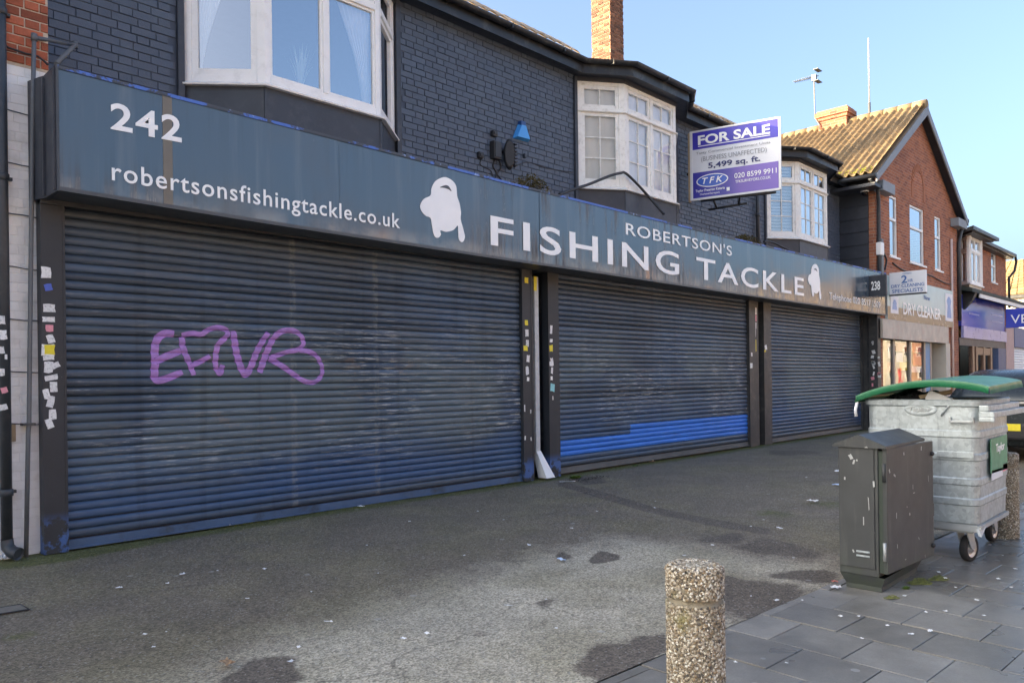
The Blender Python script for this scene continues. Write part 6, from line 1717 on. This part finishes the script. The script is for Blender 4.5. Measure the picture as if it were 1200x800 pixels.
# door, hinged at the near edge and standing ajar
Md = Matrix.Translation((CX0+.012, CY0+.012, 0)) @ Matrix.Rotation(R(-3.5), 4, 'Z')
DL = .80
m = MB(); m.bbox(0, DL, -.03, .0, .125, HB-.012, b=.006, M=Md); dr = m.build('door', M['cab'], ct); dr['label'] = 'long side door of the cabinet standing slightly open'
m = MB(); m.box(.0, .045, -.004, .03, .13, HB-.03, M=Md); m.build('door_edge', pm('green_black_edge', (.03,.045,.035), .6), ct)
for z in (.27, HB-.17):
    m = MB(); m.tube([Md @ Vector((-.004,-.012,z-.06)), Md @ Vector((-.004,-.012,z+.06))], .011, 8); m.box(-.004, .012, -.022, -.002, z-.06, z+.06, M=Md); m.build('hinge', M['galv_edge'] if z < .5 else M['cab'], ct)
for z in (.20, HB-.10):
    m = MB(); m.lathe([(.016,0),(.016,.012),(.008,.02)], 12, Md @ Matrix.Translation((DL-.035,-.03,z)) @ Matrix.Rotation(R(90), 4, 'X')); m.build('lock', M['black_plastic'], dr)
m = MB(); m.bbox(DL-.006, DL+.03, -.024, -.01, .40, .49, b=.003, M=Md); m.build('latch_tab', M['cab'], dr)
ym = (CY0+CY1)/2; e = .028; zr = HB+.075
m = MB(); xr1 = CX1-.02
m.raw([(CX0-.03,CY0-e,HB+.006),(xr1,CY0-e,HB+.006),(xr1,CY1+e,HB+.006),(CX0-.03,CY1+e,HB+.006),(CX0-.03,ym,zr),(xr1,ym,zr),(CX0-.03,CY0-e,HB-.01),(xr1,CY0-e,HB-.01),(xr1,CY1+e,HB-.01),(CX0-.03,CY1+e,HB-.01)],
      [(0,1,5,4),(2,3,4,5),(0,4,3),(1,2,5),(6,7,1,0),(7,8,2,1),(8,9,3,2),(9,6,0,3),(6,9,8,7)]); m.build('roof', M['cab'], ct)

# scuffs and flakes of old paint
M['scuff'] = pm('pale_scuff', (.4,.42,.41), .7, namt=.2, nscale=60)
for (u, v, w_, h_, r_) in [(997,535,.022,.035,.5),(1000.5,541,.012,.03,-.3),(1004,539,.01,.012,0),(1024,567,.012,.04,.1),(1012,610,.006,.06,0),(1000,645,.01,.02,.4),(1018,590,.005,.09,.05),(990,560,.01,.02,0)]:
    q = PX(u, v, CX0-.0125); sticker(ct, CX0-.0122, q.y, q.z, w_, h_, 'scuff', r_, n=(-1,0,0), t=.0012).name = 'scuff'
for (u, v, w_, h_, r_) in [(1060,531.5,.014,.022,.3),(1077,525,.012,.03,-.2),(1046,552,.014,.03,.5),(1051,557,.03,.012,-.5),(1070,577,.03,.006,0),(1069,570,.005,.03,0),(1053,604,.007,.04,0),(1066,602,.014,.018,.4),(1054,640,.006,.03,0),(1084,560,.005,.05,.1),(1075,630,.006,.02,.6),(1062,655,.02,.006,.1)]:
    q = PY(u, v, CY0-.04); k_ = (q.x-CX0-.012); p_ = Md @ Vector((k_, -.0312, q.z)); sticker(ct, p_.x, p_.y, q.z, w_, h_, 'scuff', r_, n=tuple(Md.to_3x3() @ Vector((0,-1,0))), t=.0012).name = 'scuff'

# ------------------------------------------------------------------ pebble-faced bollards
M['pebble_base'] = pm('bollard_mortar', (.26,.23,.17), .9, namt=.4, nscale=20, bump=.5, bscale=90)
def pebble_mat():
    t = NT('bollard_pebbles'); r = t.new('NewGeometry').outputs['Random Per Island']
    cr = t.new('ValToRGB'); t.l.new(r, cr.inputs[0]); e = cr.color_ramp; e.interpolation = 'CONSTANT'
    cols = [(0,(.38,.33,.25)),(.16,(.24,.18,.11)),(.30,(.50,.46,.37)),(.42,(.15,.12,.085)),(.56,(.34,.30,.24)),(.68,(.62,.60,.53)),(.76,(.20,.16,.11)),(.88,(.085,.075,.065))]
    while len(e.elements) < len(cols): e.elements.new(.5)
    for el, (p_, c_) in zip(e.elements, cols): el.position = p_; el.color = (*c_, 1)
    c = t.gain(cr.outputs[0], t.math('MULTIPLY_ADD', t.noise(6, 3), .55, .85))
    c = t.mix(t.ss(t.noise(4.5, 4, .6), .56, .7, 0, .55), c, (.20,.19,.06))
    return t.fin(c, .6, 0, None, .4)
M['pebble'] = pebble_mat()
def bollard(x, y, r, h_, label, n_p):
    e = empty('bollard', (x, y, 0), label, 'bollard', 'pebble faced bollards')
    gz = h_-.125
    m = MB(); m.lathe([(r-.008,-.05),(r-.008,gz-.012),(r-.022,gz-.004),(r-.022,gz+.006),(r-.008,gz+.014),(r-.01,h_-.035),(r-.03,h_-.012),(r*.5,h_-.004),(.001,h_-.003)], 40, Matrix.Translation((x,y,0)))
    m.build('core', M['pebble_base'], e)
    t_ = (1+5**.5)/2
    ico = [Vector(v_).normalized() for v_ in ((-1,t_,0),(1,t_,0),(-1,-t_,0),(1,-t_,0),(0,-1,t_),(0,1,t_),(0,-1,-t_),(0,1,-t_),(t_,0,-1),(t_,0,1),(-t_,0,-1),(-t_,0,1))]
    icf = [(0,11,5),(0,5,1),(0,1,7),(0,7,10),(0,10,11),(1,5,9),(5,11,4),(11,10,2),(10,7,6),(7,1,8),(3,9,4),(3,4,2),(3,2,6),(3,6,8),(3,8,9),(4,9,5),(2,4,11),(6,2,10),(8,6,7),(9,8,1)]
    m = MB(); side = 2*math.pi*r*h_; tp = math.pi*r*r
    for k in range(n_p):
        if random.random() < tp/(tp+side):
            q = r*math.sqrt(random.random())*.95; a = random.uniform(0, 6.2832); ed = max(0, (q/r-.75)/.25)
            c = Vector((x+q*math.cos(a), y+q*math.sin(a), h_-.006-.022*ed**2)); n_ = Vector((math.cos(a)*ed*.7, math.sin(a)*ed*.7, 1)).normalized()
        else:
            z = random.uniform(0, h_-.015); a = random.uniform(0, 6.2832)
            if abs(z-gz) < .011: continue
            c = Vector((x+(r-.007)*math.cos(a), y+(r-.007)*math.sin(a), z)); n_ = Vector((math.cos(a), math.sin(a), 0))
        u_ = n_.orthogonal().normalized(); v2 = n_.cross(u_); th_ = random.uniform(0, 3.14); u2 = u_*math.cos(th_)+v2*math.sin(th_); w2 = n_.cross(u2)
        s_ = random.uniform(.003, .0066)
        m.raw([c+u2*(p_.x*s_*1.25)+w2*(p_.y*s_*.85)+n_*(p_.z*s_*.75) for p_ in ico], icf, True)
    tag(m.build('pebbles', M['pebble'], e, fix=False), kind='stuff')
dB = 2.83
pB = CAM + _F*dB + _R0*((811-600)/900*dB)
bollard(pB.x, pB.y, .110, .735, 'pebble faced concrete bollard standing alone at the edge of the paving slabs', 15000)
q = PZ(1186, 631); bollard(q.x+.05, q.y+.06, .11, .735, 'pebble faced concrete bollard half hidden behind the galvanised bin', 8000)

# ------------------------------------------------------------------ parked car, seen from behind
car = empty('parked_car', (16.2, -4.6, 0), 'dark grey hatchback parked on the forecourt beyond the bin', 'car')
M['car_paint'] = pm('dark_car_paint', (.03,.04,.046), .25, .3, namt=.1)
M['car_glass'] = pm('car_glass', (.02,.025,.03), .05, namt=.05)
xr = 14.2; yc = PX(1196, 505, xr-.09).y + .26
# sections along the length : (x, half width low, half width belt, half width roof, z sill, z belt, z roof)
sec = [(0.0,.70,.74,.60,.42,.92,.98),(.06,.82,.84,.60,.26,.95,1.10),(.35,.87,.88,.60,.22,.97,1.36),(.75,.88,.89,.60,.20,.97,1.46),(1.6,.88,.89,.62,.20,.96,1.48),(2.4,.88,.89,.60,.20,.94,1.42),(3.0,.88,.88,.60,.20,.93,1.12),(3.3,.87,.87,.65,.22,.92,.97),(3.9,.84,.84,.62,.24,.84,.88),(4.2,.70,.72,.55,.34,.68,.72)]
m = MB(); gl_ = MB(); nS = len(sec)
def ring(s_):
    x, a, b, c, z0_, zb_3, zr_3 = s_
    pts_ = [(a*.9,z0_),(a,z0_+.1),(b,(z0_+zb_3)/2),(b*.98,zb_3),(c+.04,zr_3-.06),(c-.08,zr_3)]
    return [(xr+x, yc+y_, z_) for y_, z_ in pts_] + [(xr+x, yc-y_, z_) for y_, z_ in pts_[::-1]]
rg_ = [ring(s_) for s_ in sec]; k_ = len(rg_[0])
for r_ in rg_: m.v += r_
for i in range(nS-1):
    for j in range(k_):
        m.f.append((i*k_+j, i*k_+(j+1) % k_, (i+1)*k_+(j+1) % k_, (i+1)*k_+j)); m.sm.append(True)
m.f.append(tuple(range(k_))[::-1]); m.sm.append(False); m.f.append(tuple(range((nS-1)*k_, nS*k_))); m.sm.append(False)
cbod = m.build('body', M['car_paint'], car)
# rear window
def rp_(i, y, f): 
    a, b = sec[i], sec[i+1]; return None
m = MB(); m.prism([(xr+.045,yc+.56,1.0),(xr+.045,yc-.56,1.0),(xr+.30,yc-.5,1.33),(xr+.30,yc+.5,1.33)], (-.012,0,.009)); m.build('rear_window', M['car_glass'], car)
for s_ in (1, -1):
    m = MB(); m.prism([(xr+.45,yc+s_*.885,.99),(xr+2.7,yc+s_*.885,.97),(xr+2.2,yc+s_*.68,1.36),(xr+.75,yc+s_*.68,1.37)], (0,s_*.008,.004)); m.build('side_window', M['car_glass'], car)
    m = MB(); m.bbox(xr-.02, xr+.10, yc+s_*.72-.12, yc+s_*.72+.11, .70, .93, b=.02); m.build('tail_light', pm('red_lamp', (.35,.01,.01), .2), car)
    for xw in (.72, 3.35):
        Mw = Matrix.Translation((xr+xw, yc+s_*.80, .31)) @ Matrix.Rotation(R(90), 4, 'X')
        w_ = MB(); w_.lathe([(.2,-.1),(.28,-.105),(.31,-.08),(.31,.08),(.28,.105),(.2,.1)], 28, Mw, cap=False); wo = w_.build('wheel', M['rubber'], car)
        h_ = MB(); h_.lathe([(.02,-.108),(.05,-.1),(.17,-.09),(.2,-.1),(.2,.1),(.17,.09),(.05,.1),(.02,.108)], 20, Mw); h_.build('rim', M['silver'], wo)
m = MB(); m.bbox(xr-.07, xr+.12, yc-.84, yc+.84, .36, .62, b=.04); bu = m.build('bumper', M['black_plastic'], car)
for z in (.43, .50): MB().box(xr-.078, xr-.066, yc-.7, yc+.7, z, z+.018).build('bumper_strip', M['gutter'], bu)
m = MB(); m.bbox(xr-.09, xr-.071, yc-.26, yc+.26, .505, .615, b=.004); m.build('number_plate', M['yellow_sticker'], car)
m = MB(); m.box(xr-.012, xr+.01, yc-.5, yc+.5, .93, .96); m.build('boot_trim', M['silver'], car)

# ------------------------------------------------------------------ iron cover, litter, weeds
cv = empty('access_cover', tuple(PZ(12, 714)), 'rusty iron access cover set in the asphalt by the white wall', 'cover')
q = [PZ(-30,717), PZ(24,708), PZ(34,714), PZ(-30,724)]
m = MB(); m.prism([p+Vector((0,0,-.004)) for p in q], (0,0,.007)); m.build('plate', pm('iron_cover', (.17,.155,.13), .7, 0, namt=.3, nscale=20, bump=.5), cv)
m = MB()
for i in range(4): a, b = q[i], q[(i+1) % 4]; m.tube([a+Vector((0,0,.002)), b+Vector((0,0,.002))], .005, 5)
m.build('frame', M['gutter'], cv)
def scrap(u, v, w_, l_, mat, label, cat='paper', group=None, crumple=.35, z=None):
    p = PZ(u, v); rg = random.Random(int(u*31+v*17)); n = 5; a = rg.uniform(0, 3.14); vs = []
    for i in range(n+1):
        for j in range(n+1):
            x, y = (i/n-.5)*w_, (j/n-.5)*l_
            ed = 1-.35*rg.random() if i in (0,n) or j in (0,n) else 1
            vs.append((p.x+(x*math.cos(a)-y*math.sin(a))*ed, p.y+(x*math.sin(a)+y*math.cos(a))*ed, .012+abs(rg.gauss(0,1))*crumple*min(w_,l_)*.35))
    m = MB(); m.raw(vs, [(i*(n+1)+j, i*(n+1)+j+1, (i+1)*(n+1)+j+1, (i+1)*(n+1)+j) for i in range(n) for j in range(n)], False)
    return tag(m.build('paper_scrap' if cat == 'paper' else 'dead_leaf', M[mat], fix=False), label, cat, group)
scrap(658, 657, .10, .05, 'litter_blue', 'crumpled pale blue paper on the asphalt in front of the blue banded shutter')
scrap(266, 779, .10, .06, 'brown_leaf', 'curled brown dead leaf beside the round dark stain', 'leaf')
scrap(268, 616, .10, .06, 'litter_white', 'crumpled white tissue at the foot of the graffitied shutter')
scrap(341, 777, .035, .03, 'litter_white', 'white scrap lying in the round dark stain')
scrap(8, 656, .16, .10, 'litter_white', 'torn white plastic lying beside the drainpipe shoe', crumple=.6)
scrap(980, 690, .09, .05, 'litter_white', 'crumpled white wrapper against the foot of the utility cabinet')
scrap(978, 683, .05, .04, 'litter_red', 'small red and white wrapper against the foot of the utility cabinet')
scrap(982, 553, .16, .09, 'litter_white', 'white paper sheet on the asphalt behind the utility cabinet')
scrap(981, 569, .13, .08, 'litter_blue', 'pale blue paper on the asphalt behind the utility cabinet')
scrap(795, 532, .16, .12, 'litter_white', 'crushed white cup against the foot of the blue banded shutter', crumple=.8)
scrap(764, 542, .14, .10, 'brown_leaf', 'brown leaf clump on the moss below the blue banded shutter', 'leaf')
scrap(914, 620, .08, .04, 'litter_white', 'white paper curl on the damp asphalt towards the cabinet')
scrap(596, 711, .07, .012, 'litter_white', 'thin white stick on the pale dry asphalt')
scrap(385, 730, .06, .015, 'litter_white', 'slim white strip on the edge of the dry asphalt')
scrap(664, 565, .25, .02, 'litter_white', 'white straw beside the weed at the downpipe foot')
scrap(422, 594, .14, .05, 'litter_white', 'flattened white wrapper under the graffitied shutter rail')
scrap(952, 588, .12, .07, 'litter_white', 'white wrapper on the mossy asphalt patch')
GR = 'tiny white scraps scattered over the forecourt and pavement'
LB = 'tiny white scrap of paper on the ground'
for (u, v) in [(310,668),(255,670),(214,674),(196,685),(140,690),(365,695),(290,703),(640,704),(443,673),(544,652),(500,744),(473,750),(652,738),(620,640),(768,588),(767,596),(835,640),(802,652),(880,618),(895,610),(930,655),(988,575),(945,560),(1005,560),(560,600),(480,612),(700,600),(670,620),(590,610),(430,640),(350,760),(180,760),(170,745),(195,742)]+[(1180,612),(1190,622),(1160,640),(1195,632),(1175,652),(1190,668),(1100,672),(1108,679),(1145,705),(1085,719),(1108,718),(1090,741),(1068,745),(1006,724),(985,724),(880,700),(910,705),(1153,723),(1170,680),(1185,690),(1120,690),(1060,700),(940,705),(922,779),(1010,750),(862,778),(1040,735)]:
    s_ = random.uniform(.012,.03); scrap(u, v, s_*random.uniform(.8,2), s_, 'litter_white', LB, group=GR)
def weed(u, v, n_, s_, label, y=None):
    p = PZ(u, v); m = MB()
    for k in range(n_):
        b0 = Vector((p.x+random.gauss(0,s_*.6), p.y+random.gauss(0,s_*.25), .0)); a = random.uniform(0,6.28); L = random.uniform(.4,1)*s_
        d_ = Vector((math.cos(a),math.sin(a),random.uniform(.3,1.4))).normalized()*L; w_ = Vector((-math.sin(a),math.cos(a),0))*L*.2
        m.raw([b0, b0+d_*.5+w_, b0+d_*.5-w_, b0+d_+Vector((0,0,-.2*L))], [(0,1,3,2)])
    return tag(m.build('weed', M['weed'], fix=False), label, 'weed')
weed(674, 560, 260, .07, 'low green weed growing at the foot of the downpipe recess')
weed(745, 546, 60, .05, 'sparse green weed along the foot of the blue banded shutter')
weed(53, 647, 260, .03, 'green moss and weed at the foot of the first shutter post')
weed(1062, 689, 420, .022, 'green weed in the cracked paving beside the cabinet plinth')
weed(890, 519, 120, .09, 'green weed at the foot of the pilaster by the clean shutter')
# moss cushions on the damp slabs beside the cabinet
m = MB()
for (u, v, ru, rv, n_) in ((1078,682,16,5,1500),(1100,678,14,4,800),(1045,700,10,3,350)):
    for k in range(n_):
        a = random.uniform(0, 6.2832); q_ = math.sqrt(random.random())*(.8+.2*math.sin(3*a)); p = PZ(u+ru*q_*math.cos(a), v+rv*q_*math.sin(a)); r_ = random.uniform(.003,.008)
        c = Vector((p.x, p.y, .002)); vs = [c+Vector((random.uniform(-1,1),random.uniform(-1,1),random.uniform(0,.7)))*r_ for _ in range(4)]; m.raw(vs, [(0,1,2),(0,2,3),(0,3,1),(1,3,2)])
tag(m.build('moss_patch', pm('slab_moss', (.17,.18,.05), .95, namt=.4, nscale=12), fix=False), 'yellow green moss on the slabs beside the cabinet', 'moss', kind='stuff')
# black mud and debris by the weed
m = MB(); p = PZ(690, 561)
for k in range(260):
    c = Vector((p.x+random.gauss(0,.22), p.y+random.gauss(0,.06), .004)); r_ = random.uniform(.004,.014)
    vs = [c+Vector((random.uniform(-1,1),random.uniform(-1,1),random.uniform(0,.8)))*r_ for _ in range(4)]; m.raw(vs, [(0,1,2),(0,2,3),(0,3,1),(1,3,2)])
tag(m.build('grit', pm('dark_grit', (.03,.026,.02), .9), fix=False), 'dark grit and rotted leaves washed out beside the downpipe weed', 'debris', kind='stuff')
# moss thickening along the shutter foot
m = MB()
for k in range(5200):
    x = random.uniform(1.8, 20); y = -.03-abs(random.gauss(0, .055)); 
    if math.sin(x*1.9)+math.sin(x*5.3+1)+random.gauss(0,.8) < -.2: continue
    c = Vector((x, y, .003)); r_ = random.uniform(.004,.013); vs = [c+Vector((random.uniform(-1,1),random.uniform(-1,1),random.uniform(0,1)))*r_ for _ in range(4)]; m.raw(vs, [(0,1,2),(0,2,3),(0,3,1),(1,3,2)])
tag(m.build('moss_strip', M['moss'], fix=False), 'thin green moss along the foot of the shutters', 'moss', kind='stuff')
